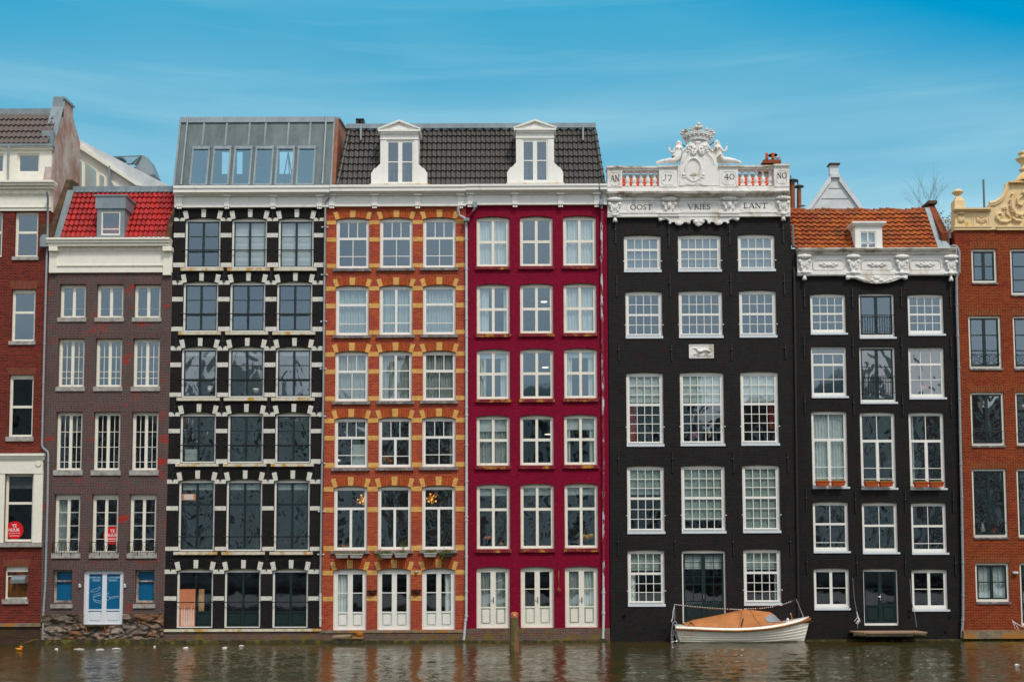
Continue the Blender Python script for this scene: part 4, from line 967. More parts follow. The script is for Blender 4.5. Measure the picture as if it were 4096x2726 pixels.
m=MB(); c=W(2235,2363,-.08); m.tube([(c.x+.07*math.cos(a*R(45)),-.1,c.z+.07*math.sin(a*R(45))) for a in range(9)],.018,6); m.box(c.x-.08,c.x+.08,-.04,0,c.z-.02,c.z+.1); m.tube([(c.x,-.03,c.z+.1),(c.x,-.03,c.z+1.0)],.02,5); m.build('mooring_ring','crimson_sill',E.e)
# ============================================================ HOUSE F (black, white ornate parapet)
F_=House('large black brick house crowned by a white parapet reading OOST VRIES LANT',2800,name='canal_house')
F=F_; F.R=.09
def sash(c,top,bot,s,**k): return [(0,0,1,s,c,top,{**k,'bb':.04}),(0,s,1,1,c,bot,{**k,'bb':.07})]
Fkw=dict(of=.085,ot=.06,ob=.16,sb=.055,mt=.026,head='frame_head')
def fs(): return dict(sill=(-.5,-11,.0,.03,'bluewhite_sill'))
Frows=[
 ((938,1089),((2496,2644),(2712.5,2884.5),(2952,3100)),6,[(3,)],'glass_sky'),
 ((1162,1353.5),((2502.5,2649.5),(2715.5,2891),(2957.5,3106)),6,None,'glass_sky'),
 ((1487,1785),((2506,2654),(2721,2897),(2963.5,3115)),6,None,'glass_low'),
 ((1860,2134),((2509,2658),(2726,2902),(2970.5,3120.5)),6,None,'glass_low'),
 ((2197,2424),((2511.5,2659.5),(2729,2903.5),(2975,3125)),5,None,'glass_clear')]
for ri,((y0,y1),cols,dr,_,gl) in enumerate(Frows):
    for ci,(a,b) in enumerate(cols):
        nc=5 if ci==1 else 4; dy=-1.8*ci; cur=[]
        if ri==0: pan=[(0,0,1,.37,nc,1,{'bb':.03}),(0,.37,1,1,nc,2,{'bb':.05})]; cur=[('b',0,1,0,1,'blind_greyblue')]
        elif ri==1: pan=[(0,0,1,.5,nc,2,{'bb':.03}),(0,.5,1,1,nc,2,{'bb':.05})]
        elif ri==2: pan=[(0,0,1,.435,nc,3,{'bb':.04}),(0,.435,1,1,nc,4,{'bb':.05})]; cur=[('b',0,1,0,.40,'blind')]+([('c',.0,.25,.44,1,'cloth_red')] if ci==0 else [('c',.82,1,.44,.8,'cloth_red')] if ci==2 else [])
        elif ri==3: pan=[(0,0,1,.485,nc,3,{'bb':.04}),(0,.485,1,1,nc,3,{'bb':.05})]; cur=[('b',0,1,0,[.42,.85,1.0][ci],'blind_green')]
        else: pan=[(0,0,1,.42,nc,2,{'bb':.04}),(0,.42,1,1,nc,3,{'bb':.05})]; cur=[('f',0,1,0,.36,'blind_green')]+([('c',0,.18,.4,1,'cloth')] if ci==0 else [('c',.9,1,.4,1,'cloth')])
        if ri==0: gl='glass_sky'
        if ri==4 and ci==1:
            pan=[(0,0,.5,1,2,[.155,.31,.475,.64],{'panel':.30,'bb':.12,'mat':'green_frame','name':'door_leaf','sb':.075,'mt':.03}),(.5,0,1,1,2,[.155,.31,.475,.64],{'panel':.30,'bb':.12,'mat':'green_frame','name':'door_leaf','sb':.075,'mt':.03})]
            l=F.win((a,2197,b,2492),pan,rise=dr,of=.06,ot=.09,ob=.05,gl='glass_clear',head='frame_head',name='double_door',cur=[('f',0,1,0,.235,'blind')])
            m=MB(); x=(l[0]+l[1])/2; z=W(a,2380,0).z; m.box(x-.02,x+.015,l[9]-.0,l[9]+.04,z-.14,z+.04); m.build('door_handle','steel',l[10]); continue
        l=F.win((a,y0+dy,b,y1+dy),pan,rise=dr,gl=gl,cur=cur,**Fkw)
        F.holes[-1]=F.holes[-1]
        q=MB(); q.box(l[0]-.01,l[1]+.015,F.y-.035,F.y+.05,l[2]+.0,l[2]+.10); q.build('sill','bluewhite_sill',l[10])
        q=MB(); q.box(l[0]+.09,l[1]-.09,F.y+.04,F.y+.10,l[2]+.155,l[2]+.185); 
        zl=l[2]+.11+(l[3]-l[2])*.22
        for xx in (l[0]-.01,l[1]+.01): q.box(xx-.03,xx+.03,F.y-.02,F.y+.02,zl,zl+.03)
        q.build('weather_bar','white_paint',l[10])
# fill door soffit
F.wall([(2430,866),(3161,858),(3169,1100),(3184,1860),(3194,2580),(2442,2580),(2439,1860),(2432,1100)],'brick_black_f',depth=8)
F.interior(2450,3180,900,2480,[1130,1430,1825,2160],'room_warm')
# red room hint
for a,y0,y1 in [(x,y,y+87) for x,y in ((2467,1098),(2680,1098),(2923,1092),(3137,1092))]+[(x,y,y+64) for x,y in ((2476,1378),(2686,1378),(2927,1376),(3142,1370))]+[(x,y,y+88) for x,y in ((2475,1802),(2690,1802),(2934,1802),(3151,1798))]+[(x,y,y+88) for x,y in ((2473,2133),(2700,2133),(2933,2133),(3162,2133))]+[(2462,888,972),(2675,900,984),(2918,900,980),(3132,884,970)]:
    m=MB(); p=W(a,y0,-.03); q=W(a-2,y1,-.03); m.box(p.x-.025,p.x+.025,-.045,-.012,q.z,p.z); c=(p+q)/2; m.ball((c.x,-.04,c.z+.1),(.05,.03,.06),6,4); m.build('wall_anchor','black_iron',F.e)
F.pb('moss_band',2442,2570,3195,2600,.25,0,'moss_ledge')
for px,py,r in ((2497,2460,.07),):
    m=MB(); c=W(px,py,0); m.lathe([(r,-.05),(r,.02),(r*.7,.02),(r*.7,-.05)],(c.x,0,c.z),12,'y'); m.build('drain_outlet','black_iron',F.e)
# ---- white entablature
OW='ornament_white'; OS='ornament_stained'
F.cornice(2430,3160,[(763,766,.34),(766,771,.32),(771,777,.26),(777,783,.20),(783,787,.15)],OS,name='cornice')
F.cornice(2614,2978,[(762.5,766,.44),(766,771,.42),(771,777,.36),(777,783,.28)],OS,name='cornice')
F.pb('frieze',2430,786,3161,850,.08,.4,OW)
F.cornice(2430,3161,[(786,800,.12),(848,851,.15),(851,858,.12),(858,866,.15)],OW,name='architrave')
for a,b in ((2638,2716),(2878,2956)): F.cornice(a,b,[(847,853,.22),(853,864,.19)],OW,name='architrave_block')
# inscriptions: stroke letters with serifs
GL={'O':(.95,[('e',.47,.5,.43,.5)]),'S':(.55,[('p',[(.5,.82),(.4,.97),(.18,.98),(.06,.82),(.12,.62),(.4,.42),(.5,.24),(.4,.04),(.15,.0),(.03,.16)],.1)]),
'T':(.85,[('l',.42,0,.42,1,.12),('l',.0,.95,.84,.95,.07),('l',0,.95,-.0,.78,.05),('l',.84,.95,.9,.78,.05),('l',.25,.0,.6,.0,.05)]),
'V':(.9,[('l',.08,1,.48,0,.13),('l',.48,0,.85,1,.06),('l',-.05,1,.25,1,.05),('l',.72,1,.98,1,.05)]),
'R':(.75,[('l',.14,0,.14,1,.12),('p',[(.14,.97),(.45,.97),(.56,.78),(.48,.57),(.14,.52)],.07),('l',.34,.52,.72,.03,.1),('l',0,0,.28,0,.05),('l',.72,.03,.85,.08,.06)]),
'I':(.3,[('l',.15,0,.15,1,.12),('l',0,0,.3,0,.05),('l',0,1,.3,1,.05)]),
'E':(.55,[('l',.12,0,.12,1,.12),('l',0,.98,.5,.98,.06),('l',.12,.52,.42,.52,.06),('l',0,.02,.52,.02,.06),('l',.5,.98,.5,.85,.05),('l',.52,.02,.54,.18,.05)]),
'L':(.65,[('l',.12,0,.12,1,.12),('l',0,.02,.58,.02,.08),('l',.58,.02,.68,.2,.05),('l',0,1,.25,1,.05)]),
'A':(.85,[('l',.1,0,.44,1,.06),('l',.44,1,.8,0,.13),('l',.22,.35,.64,.35,.06),('l',-.02,0,.24,0,.05),('l',.64,0,.95,0,.05)]),
'N':(.9,[('l',.12,0,.12,1,.06),('l',.12,1,.76,0,.13),('l',.76,0,.76,1,.06),('l',0,0,.26,0,.05),('l',.64,1,.9,1,.05),('l',0,1,.2,1,.05)]),
'J':(.5,[('p',[(.42,1),(.42,.4),(.36,.08),(.18,-.1),(.0,-.08)],.1),('l',.25,1,.55,1,.05)]),
'7':(.7,[('l',.04,.95,.66,.95,.09),('l',.66,.95,.34,-.08,.12),('l',.22,-.08,.46,-.08,.05)]),
'4':(.7,[('l',.48,0,.48,1,.11),('l',.48,1,.02,.36,.06),('l',.02,.36,.68,.36,.09),('l',.34,0,.62,0,.05)]),
'0':(.75,[('e',.36,.5,.33,.46)])}
def inscribe(s,box,y,parent,mat='dark_letter',wt=1.15,gap=.12):
    x0,x1,z0,z1=pbox(*box,y); tot=sum(GL[c][0] for c in s)+gap*(len(s)-1); sx=(x1-x0)/tot; sz=(z1-z0); m=MB(); cx=0
    ya_,yb_=y-.012,y+.01
    def seg(a,b,c,d,w):
        p=Vector((x0+(cx+a)*sx,z0+b*sz)); q=Vector((x0+(cx+c)*sx,z0+d*sz)); n=(q-p); n=Vector((-n.y,n.x)).normalized()*w*wt*sz/2
        m.prism([p-n,q-n,q+n,p+n],ya_,yb_)
    for ch in s:
        w,st=GL[ch]
        for k in st:
            if k[0]=='l': seg(*k[1:])
            elif k[0]=='p':
                for i in range(len(k[1])-1): seg(*k[1][i],*k[1][i+1],k[2])
            else:
                _,ex,ez,rx,rz=k; nn=20
                for i in range(nn):
                    a0=2*math.pi*i/nn; a1=2*math.pi*(i+1)/nn; th=.06+.07*abs(math.cos((a0+a1)/2))
                    seg(ex+rx*math.cos(a0),ez+rz*math.sin(a0),ex+rx*math.cos(a1),ez+rz*math.sin(a1),th)
        cx+=w+gap
    return m.build('lettering',mat,parent)
inscribe('OOST',(2522,818,2609,838),-.08,F.e); inscribe('VRIES',(2751,817,2841,837),-.08,F.e); inscribe('LANT',(2975,812,3069,832),-.08,F.e)
# recessed panel outlines
def outline(pts,y,r,mat,parent,name='moulding'):
    m=MB(); m.tube(pts+[pts[0]],r,4,cap=False); return m.build(name,mat,parent)
for a,b in ((2506,2630),(2722,2876),(2962,3092)):
    P=[W(x,y,-.085) for x,y in ((a,820),(a+10,811),(b-10,811),(b,820),(b,838),(b-10,846),(a+10,846),(a,838))]; outline(P,0,.014,OW,F.e)
# consoles
def console(h,px,y0,y1,w,face=True,drop=None,mat=OW,yo=-.10):
    c=W(px,y0,yo); b=W(px,y1,yo); s_=w/100.; H=c.z-b.z; m=MB()
    prof=[(.03,-s_*.62),(.07,-s_*.55),(.05,-s_*.5),(.10,-s_*.42),(.085,-s_*.25),(.12,-s_*.12),(.10,0),(.12,s_*.12),(.085,s_*.25),(.10,s_*.42),(.05,s_*.5),(.07,s_*.55),(.03,s_*.62)]
    m.lathe(prof,(c.x,yo-.06,c.z-.12),10,'x')
    z0=c.z-.24
    # shield with volutes tapering down
    m.prism([(c.x-s_*.42,z0),(c.x+s_*.42,z0),(c.x+s_*.22,z0-H*.45),(c.x+s_*.12,z0-H*.68),(c.x-s_*.12,z0-H*.68),(c.x-s_*.22,z0-H*.45)],yo-.05,yo+.02)
    for q in (-1,1):
        m.ball((c.x+q*s_*.42,yo-.06,z0-.07),(.085,.05,.085),8,5); m.ball((c.x+q*s_*.26,yo-.05,z0-H*.42),(.06,.045,.07),8,5)
        m.tube([(c.x+q*s_*.42,yo-.05,z0-.1),(c.x+q*s_*.30,yo-.06,z0-H*.28),(c.x+q*s_*.24,yo-.05,z0-H*.45)],.03,6)
        m.tube([(c.x,yo-.04,z0-H*.62),(c.x+q*.14,yo-.05,z0-H*.66),(c.x+q*.24,yo-.04,z0-H*.70),(c.x+q*.28,yo-.04,z0-H*.66)],.025,6)
    if face: m.ball((c.x,yo-.08,z0-H*.24),(.09,.07,.13),10,6); m.ball((c.x,yo-.15,z0-H*.25),(.022,.02,.03),6,4); m.ball((c.x,yo-.08,z0-H*.08),(.12,.05,.05),8,4)
    else:
        for k in range(5): m.ball((c.x+(k-2)*.055,yo-.06,z0-H*.28+abs(k-2)*.03),(.035,.03,.13),6,4)
        m.ball((c.x,yo-.05,z0-H*.66),(.15,.06,.08),8,5)
    if drop:
        d=W(px+2,drop,yo); m.lathe([(.03,.16),(.055,.1),(.04,.05),(.075,0),(.10,-.12),(.06,-.13)],(d.x,yo,d.z),8)
    m.build('console',mat,h.e)
console(F,2458,788,862,48,False,876); console(F,2676.6,786,850,58); console(F,2916.5,784,848,58); console(F,3131,782,858,48,False,870)
# hanging ornament
m=MB(); yo=-.08
top=[(2634,865),(2957,862)]
L1=[(2634,865),(2634,880),(2641,886),(2650,880),(2664,878),(2675,884),(2674,893),(2680,897),(2684,890),(2699,889),(2703,898),(2717,901),(2731,896),(2733,890),(2748,889),(2751,896),(2760,895),(2762,885),(2771,880),(2773,891),(2785,902),(2795,906)]
R1=[(2*2795-x,y-1) for x,y in reversed(L1[:-1])]
P=[W(x,y,yo) for x,y in L1+R1]
m.prism([(p.x,p.z) for p in P][::-1],yo-.05,yo+.05)
for px,py,r in ((2642,878,.08),(2680,893,.05),(2717,893,.13),(2756,890,.05),(2784,887,.11),(2806,887,.11),(2795,898,.10),(2834,889,.05),(2873,892,.13),(2910,891,.05),(2948,877,.08)):
    c=W(px,py,yo-.05); m.ball(c,(r,.045,r*.75),10,5)
for q in (1,-1):
    m.tube([W(2795-q*(2795-x),y,yo-.06) for x,y in ((2645,870),(2665,871),(2676,880),(2680,893))],.025,6)
    m.tube([W(2795-q*(2795-x),y,yo-.06) for x,y in ((2756,892),(2760,880),(2770,875),(2784,880))],.025,6)
m.build('hanging_ornament',OW,F.e)
# ---- parapet
yp=-.05
def Fpb(name,a,b,c,d,out,back,mat=OW): return F.pb(name,a,b,c,d,out,back,mat)
Fpb('parapet_base',2430,745,3158,764,.10,.35); 
for a,b,t in ((2430,2489,663),(2637,2709,661),(2878,2953,659),(3097,3157,655)):
    p=Fpb('parapet_post',a,t+12,b,746,.13,.35); Fpb('post_cap',a-3,t,b+3,t+7,.20,.38,OS); Fpb('post_cap',a-1,t+7,b+1,t+12,.16,.36)
    P=[W(x,y,-.135) for x,y in ((a+10,t+34),(a+18,t+26),(b-18,t+26),(b-10,t+34),(b-10,t+70),(b-18,t+78),(a+18,t+78),(a+10,t+70))]; outline(P,0,.012,OW,p)
Fpb('parapet_rail',2489,664,2637,671,.15,.30,OS); Fpb('parapet_rail',2489,671,2637,679,.10,.28)
Fpb('parapet_rail',2953,660,3097,667,.15,.30,OS); Fpb('parapet_rail',2953,667,3097,674,.10,.28)
Fpb('parapet_rail',2709,730,2878,746,.085,.20)
def baluster(px,t,b):
    a=W(px,t,.1); c=W(px,b,.1); H=a.z-c.z; m=MB()
    m.box(a.x-.085,a.x+.085,.015,.185,a.z-H*.16,a.z); m.box(a.x-.085,a.x+.085,.015,.185,c.z,c.z+H*.12)
    m.lathe([(.085,0),(.09,.02),(.05,.12),(.07,.2),(.105,.30),(.10,.42),(.055,.60),(.045,.78),(.07,.84)],(0,0,0),10)
    k=9*10
    for v in m.v[16:]: v.x+=a.x; v.y+=.1; v.z=c.z+v.z*H*1.0
    m.build('baluster',OW,F.e)
for px in (2509,2536,2563.4,2590.5,2618): baluster(px,679,746)
for px in (2969,2996,3023,3051,3079): baluster(px,675,745)
inscribe('AN',(2442,701,2477,725),-.13,F.e,wt=.9); inscribe('J7',(2651,700,2688,720),-.13,F.e,wt=.9); inscribe('40',(2897,695,2938,718),-.13,F.e,wt=.9); inscribe('NO',(3109,691,3146,713),-.13,F.e,wt=.9)
# central cartouche
m=MB()
Lc=[(2709,746),(2709,668),(2719,664),(2721,645),(2727,625),(2737,610),(2746,603),(2750,586),(2757,573),(2770,562),(2791,557)]
Rc=[(2878,746),(2876,664),(2868,660),(2864,640),(2857,622),(2847,608),(2838,601),(2833,585),(2827,572),(2813,561)]
P=[W(x,y,0) for x,y in Lc+Rc[::-1]]
m.prism([(p.x,p.z) for p in P][::-1],-.115,.25)
cart=m.build('cartouche',OW,F.e)
def ring(cx,cy,rx,ry,r,y,a0=0,a1=360,n=28): return [W(cx+rx*math.cos(R(a0+(a1-a0)*i/n)),cy-ry*math.sin(R(a0+(a1-a0)*i/n)),y) for i in range(n+1)]
m=MB(); m.tube(ring(2774,679,32,46,0,-.13),.045,6,cap=False); m.tube(ring(2774,679,26,40,0,-.12),.02,6,cap=False)
m.tube(ring(2793,668,66,66,0,-.11,8,165),.035,6); m.tube(ring(2793,668,58,60,0,-.11,8,160),.02,6); m.build('oval_moulding',OW,cart)
m=MB(); c=W(2774,699,-.12); m.ball(c,(.17,.05,.03),8,4); m.ball((c.x,c.y,c.z+.05),(.1,.04,.05),8,4); m.ball(W(2774,713,-.12),(.035,.04,.035),6,4); m.build('relief_lump',OS,cart)
m=MB(); P=[W(x,y,-.1) for x,y in ((2718,718),(2718,743),(2736,743),(2745,737),(2758,738),(2768,742),(2778,738),(2790,735),(2803,738),(2810,742),(2831,742),(2831,718),(2805,715),(2795,722),(2774,727),(2752,722),(2740,715))]
m.prism([(p.x,p.z) for p in P],-.14,-.09)
for q in (-1,1):
    for (dx,dy,r) in ((38,-4,.07),(30,6,.06),(22,14,.06),(40,8,.05)): m.ball(W(2774+q*dx,702+dy,-.13),(r*1.3,.04,r),8,4)
m.build('scroll_panel',OW,cart)
m=MB()
for q in (-1,1):
    m.tube([W(2791+q*x,y,-.14) for x,y in ((2,578),(4,598),(10,612),(18,618),(24,612),(20,603),(13,605),(12,611))],[.05,.06,.06,.05,.05,.045,.04,.03],8)
    for (x,y,r) in ((16,592,.09),(27,584,.10),(34,596,.08),(22,602,.07),(40,588,.06),(38,606,.06)): m.ball(W(2791+q*x,y,-.12),(r*1.3,.06,r*.8),8,5)
    m.tube([W(2791+q*x,y,-.12) for x,y in ((4,600),(14,586),(28,576),(40,580),(48,594),(60,606))],.04,6)
m.ball(W(2791,571,-.12),(.14,.06,.07),8,4); m.build('acanthus_scroll',OW,cart)
# crown
m=MB(); cx=2791; n=16
band=lambda y,rr,zz:None
c0=W(cx,567,.05); 
def crow(rad,py,dz,th,mi=0):
    pts=[]
    for i in range(25):
        a=math.pi*(i/24); pts.append((c0.x+rad*math.cos(a),.08-rad*.55*math.sin(a),W(cx,py,0).z-dz*math.sin(a)))
    m.tube(pts,th,6,mi)
crow(.47,572,-.12,.04); crow(.50,567,-.12,.03); crow(.585,553,-.13,.04); crow(.61,547,-.13,.03)
v=[]; 
for i in range(25):
    a=math.pi*i/24
    for rad,py in ((.46,572),(.60,548)): v.append((c0.x+rad*math.cos(a),.09-rad*.55*math.sin(a),W(cx,py,0).z+.12*math.sin(a)))
m.add(v,[(2*i,2*i+1,2*i+3,2*i+2) for i in range(24)],0,True)
for i,(a,s_) in enumerate(((8,1.1),(34,.9),(60,.8),(90,1.5),(120,.8),(146,.9),(172,1.1))):
    a=R(a); x=c0.x+.62*math.cos(a); y=.08-.34*math.sin(a); z=W(cx,545,0).z+.13*math.sin(a)
    m.tube([(x,y,z-.05),(x,y,z+.08*s_)],.03,6)
    m.ball((x-.06*s_,y,z+.10*s_),.055*s_,6,4,1); m.ball((x+.06*s_,y,z+.10*s_),.055*s_,6,4,1); m.ball((x,y-.02,z+.17*s_),.06*s_,6,4,1); m.ball((x,y-.03,z+.09*s_),.05*s_,6,4,1)
for i in range(9):
    a=math.pi*(i+.5)/9; m.ball((c0.x+.55*math.cos(a),.05-.30*math.sin(a),W(cx,559,0).z+.12*math.sin(a)),.04,6,4)
p=W(cx,520,-.2)
for dx,dz,r in ((-.12,.02,.07),(.12,.02,.07),(-.14,.13,.06),(.14,.13,.06),(0,.05,.09),(0,.14,.06),(-.06,.17,.04),(.06,.17,.04)): m.ball((p.x+dx,p.y+.1,p.z+dz-.02),(r,.05,r),7,5,1)
m.build('crown',[OW,OS],F.e)
# mermaids: skin figures
def skin(name,pts,edges,mat,parent,y):
    """pts: (px,py,yoff,radius)"""
    P=[W(a,b,y+c) for a,b,c,r in pts]; off=parent.location; me=bpy.data.meshes.new(name); bm=bmesh.new(); ly=bm.verts.layers.skin.verify(); vs=[]
    for i,(p,q) in enumerate(zip(P,pts)):
        v=bm.verts.new(p-off); v[ly].radius=(q[3]*1.28,q[3]*1.28); v[ly].use_root=(i==0); vs.append(v)
    for a,b in edges: bm.edges.new((vs[a],vs[b]))
    bm.to_mesh(me); bm.free(); me.materials.append(MATS[mat]); o=bpy.data.objects.new(name,me); COL.objects.link(o); o.parent=parent
    s=o.modifiers.new('skin','SKIN'); s.use_smooth_shade=True; u=o.modifiers.new('sub','SUBSURF'); u.levels=1; u.render_levels=2
    return o
lm=skin('mermaid_statue',[(2711,622,0,.15),(2712,610,0,.105),(2713,598,-.03,.14),(2714,588,-.02,.12),(2715,582,0,.05),(2715,572,-.02,.078),
   (2705,590,0,.06),(2692,612,-.05,.05),(2683,610,-.05,.042),(2678,602,-.05,.035),(2676,590,-.05,.035),
   (2724,592,0,.06),(2733,605,0,.05),(2742,596,0,.04),
   (2702,635,-.04,.16),(2718,648,-.08,.13),(2698,650,-.08,.11),(2680,640,-.05,.095),(2665,646,-.05,.08),(2648,645,-.03,.07),(2634,650,-.03,.05),(2622,655,-.02,.06)],
   [(0,1),(1,2),(2,3),(3,4),(4,5),(3,6),(6,7),(7,8),(8,9),(9,10),(3,11),(11,12),(12,13),(0,14),(14,15),(14,16),(16,17),(17,18),(18,19),(19,20),(20,21)],OW,F.e,.1)
rm=skin('mermaid_statue',[(2871,620,0,.14),(2869,608,0,.10),(2868,596,-.03,.14),(2868,586,-.02,.12),(2868,580,0,.05),(2867.5,570,-.02,.078),
   (2858,590,0,.06),(2850,600,0,.05),(2855,606,-.05,.04),
   (2879,588,0,.06),(2890,604,-.05,.05),(2899,606,-.05,.042),(2906,594,-.05,.036),(2908,585,-.05,.035),
   (2876,632,-.04,.16),(2890,644,-.06,.13),(2908,640,-.06,.11),(2922,642,-.05,.09),(2938,643,-.03,.075),(2952,648,-.02,.06),(2966,650,-.02,.04)],
   [(0,1),(1,2),(2,3),(3,4),(4,5),(3,6),(6,7),(7,8),(3,9),(9,10),(10,11),(11,12),(12,13),(0,14),(14,15),(15,16),(16,17),(17,18),(18,19),(19,20)],OW,F.e,.1)
for par,hx,hy,d in ((lm,2715,572,1),(rm,2867.5,570,-1)):
    m=MB(); c=W(hx,hy,.08)
    m.ball((c.x,c.y+.03,c.z+.02),(.095,.09,.095),8,5)
    for q in (-1,1): m.tube([(c.x+q*.07,c.y,c.z+.04),(c.x+q*.10,c.y,c.z-.08),(c.x+q*.09,c.y+.02,c.z-.19)],[.04,.045,.02],6)
    m.build('hair',OW,par)
    m=MB(); 
    for q in (-1,1): m.ball((c.x+q*.07,-.02-.03,W(hx,hy+25,.1).z),(.05,.05,.05),8,5)
    m.ball((c.x-.0,c.y-.085,c.z-.005),(.014,.02,.025),6,4); m.build('carved_detail',OW,par)
    # hand with five fingers
    m=MB(); hp=W(2676,588,.05) if d==1 else W(2908,583,.05)
    m.ball(hp,(.03,.02,.035),6,4)
    for k in range(4): m.tube([hp+Vector((-.022+.015*k,0,.02)),hp+Vector((-.026+.017*k,-.02,.055+(.008 if k in(1,2) else 0))),hp+Vector((-.02+.015*k,-.035,.07))],.008,5)
    m.tube([hp+Vector((.025*d,0,-.005)),hp+Vector((.045*d,-.02,.025))],.009,5); m.build('hand',OW,par)
for a,b,c,d in ((2724,575,2744,588),(2856,567,2838,582)):
    m=MB(); m.tube([W(a,b,.15),W(c,d,.15)],.02,5); m.build('iron_stay','black_iron',F.e)
# plaque with running dog
x0,x1,z0,z1=pbox(2756,1377,2854.5,1432,-.03); m=MB(); m.box(x0,x1,-.03,.02,z0,z1); m.box(x0,x1,-.05,-.03,z1-.035,z1); m.box(x0,x0+.03,-.05,-.03,z0,z1-.035); m.box(x1-.03,x1,-.05,-.03,z0,z1-.035); pl=m.build('relief_plaque',OW,F.e)
def pq(x,y,yy=-.045): return W(2756+(x-665)/1150*98.5,1377+(y-435)/640*55,yy)
m=MB()
m.tube([pq(*a) for a in ((850,620),(930,600),(1010,610),(1060,680),(1120,760),(1230,750),(1360,700),(1470,690),(1560,730),(1630,770))],[.008,.022,.038,.045,.075,.07,.05,.045,.055,.03],8)
m.tube([pq(*a) for a in ((1640,780),(1720,740),(1745,660),(1700,600),(1640,590),(1590,620))],[.02,.014,.012,.012,.01,.008],6)
for ch in (((1120,850),(1110,920),(1000,890),(900,870),(830,910)),((1080,860),(1000,860),(950,850)),((1560,800),(1500,850),(1540,900),(1380,890),(1330,915)),((1450,780),(1420,840),(1500,860))):
    m.tube([pq(*a) for a in ch],[.03,.018,.014,.012,.01][:len(ch)],6)
m.ball(pq(1090,580,-.06),(.03,.015,.018),6,4); m.tube([pq(*a) for a in ((900,955),(1200,960),(1550,945),(1750,955))],.008,4)
m.build('dog_relief',OW,pl)
x0,x1,z0,z1=pbox(2763,1424,2851,1430,-.03); text('lettering','DEN WITTEN HONT',(x0,z0,x1,z1),-.031,'faint_letter',pl,.003)
# main roof of F behind the parapet
m=MB()
xa=W(2440,700,.6).x; xb=W(3150,700,.6).x; za=W(2800,760,.5).z; zt_=W(2800,703,1.6).z
roof('roof_tiles',xa,xb,za,zt_-.1,.6,1.6,'tile_bright',F.e,tw=.26,rows=5,amp=.05)
m=MB(); m.box(xa,xb,1.55,1.75,zt_-.15,zt_+.05); m.box(xa,xb,1.7,7,zt_-.3,zt_-.1); m.build('roof_ridge','zinc_dark',F.e)
# chimney of F
x0,x1,z0,z1=pbox(3050,652,3122,700,2.2); m=MB(); m.box(x0,x1,2.2,3.1,z0-.6,z1); m.build('chimney','brown_brick_cap',F.e)
ch=F.e; x0,x1,z0,z1=pbox(3046,636,3125,652,2.1); m=MB(); m.hexa([(x0+.02,2.1,z0),(x1,2.1,z0),(x1,3.2,z0),(x0+.02,3.2,z0),(x0+.1,2.15,z1),(x1,2.15,z1),(x1,3.15,z1),(x0+.1,3.15,z1)]); m.build('chimney_cap','brick_orange',F.e)
for px in (3067.5,3092):
    m=MB(); c=W(px,636,2.4); m.lathe([(.07,0),(.06,.2),(.065,.26),(.05,.26)],c,8); m.build('chimney_pot','terracotta',F.e)
m=MB(); c=W(3091,622,2.7); m.lathe([(.21,0),(.2,.02),(.12,.07),(.02,.09)],c,12); m.tube([c,c-Vector((0,0,.3))],.03,5); m.build('chimney_cowl','black_iron',F.e)
e=empty('seagull',W(3112,635,2.4),'grey gull sitting on the chimney beside the red pots','bird')
m=MB(); c=W(3110,631,2.4); m.ball((c.x,2.4,c.z),(.13,.05,.05),10,6); m.tube([(c.x+.08,2.4,c.z+.02),(c.x+.125,2.4,c.z+.07),(c.x+.12,2.4,c.z+.13)],[.045,.03,.03],7); m.ball((c.x+.12,2.4,c.z+.14),(.04,.03,.032),7,5); m.tube([(c.x+.15,2.4,c.z+.135),(c.x+.2,2.4,c.z+.125)],[.012,.004],5); m.tube([(c.x-.1,2.4,c.z),(c.x-.22,2.4,c.z-.02)],[.035,.01],5)
m.tube([(c.x,2.4,c.z-.03),(c.x,2.4,c.z-.08)],.008,4); m.build('body','gull_grey',e)
pipe([(3176,1070),(3181,1400),(3188,2000),(3194,2470)],.05,'black_pipe',F.e,y=-.06,clips=(1300,1700,2100))
m=MB(); x0,x1,z0,z1=pbox(3168,900,3176,985,-.06); m.box(x0,x1,-.1,.0,z0,z1); m.build('hopper_box','zinc_dark',F.e)

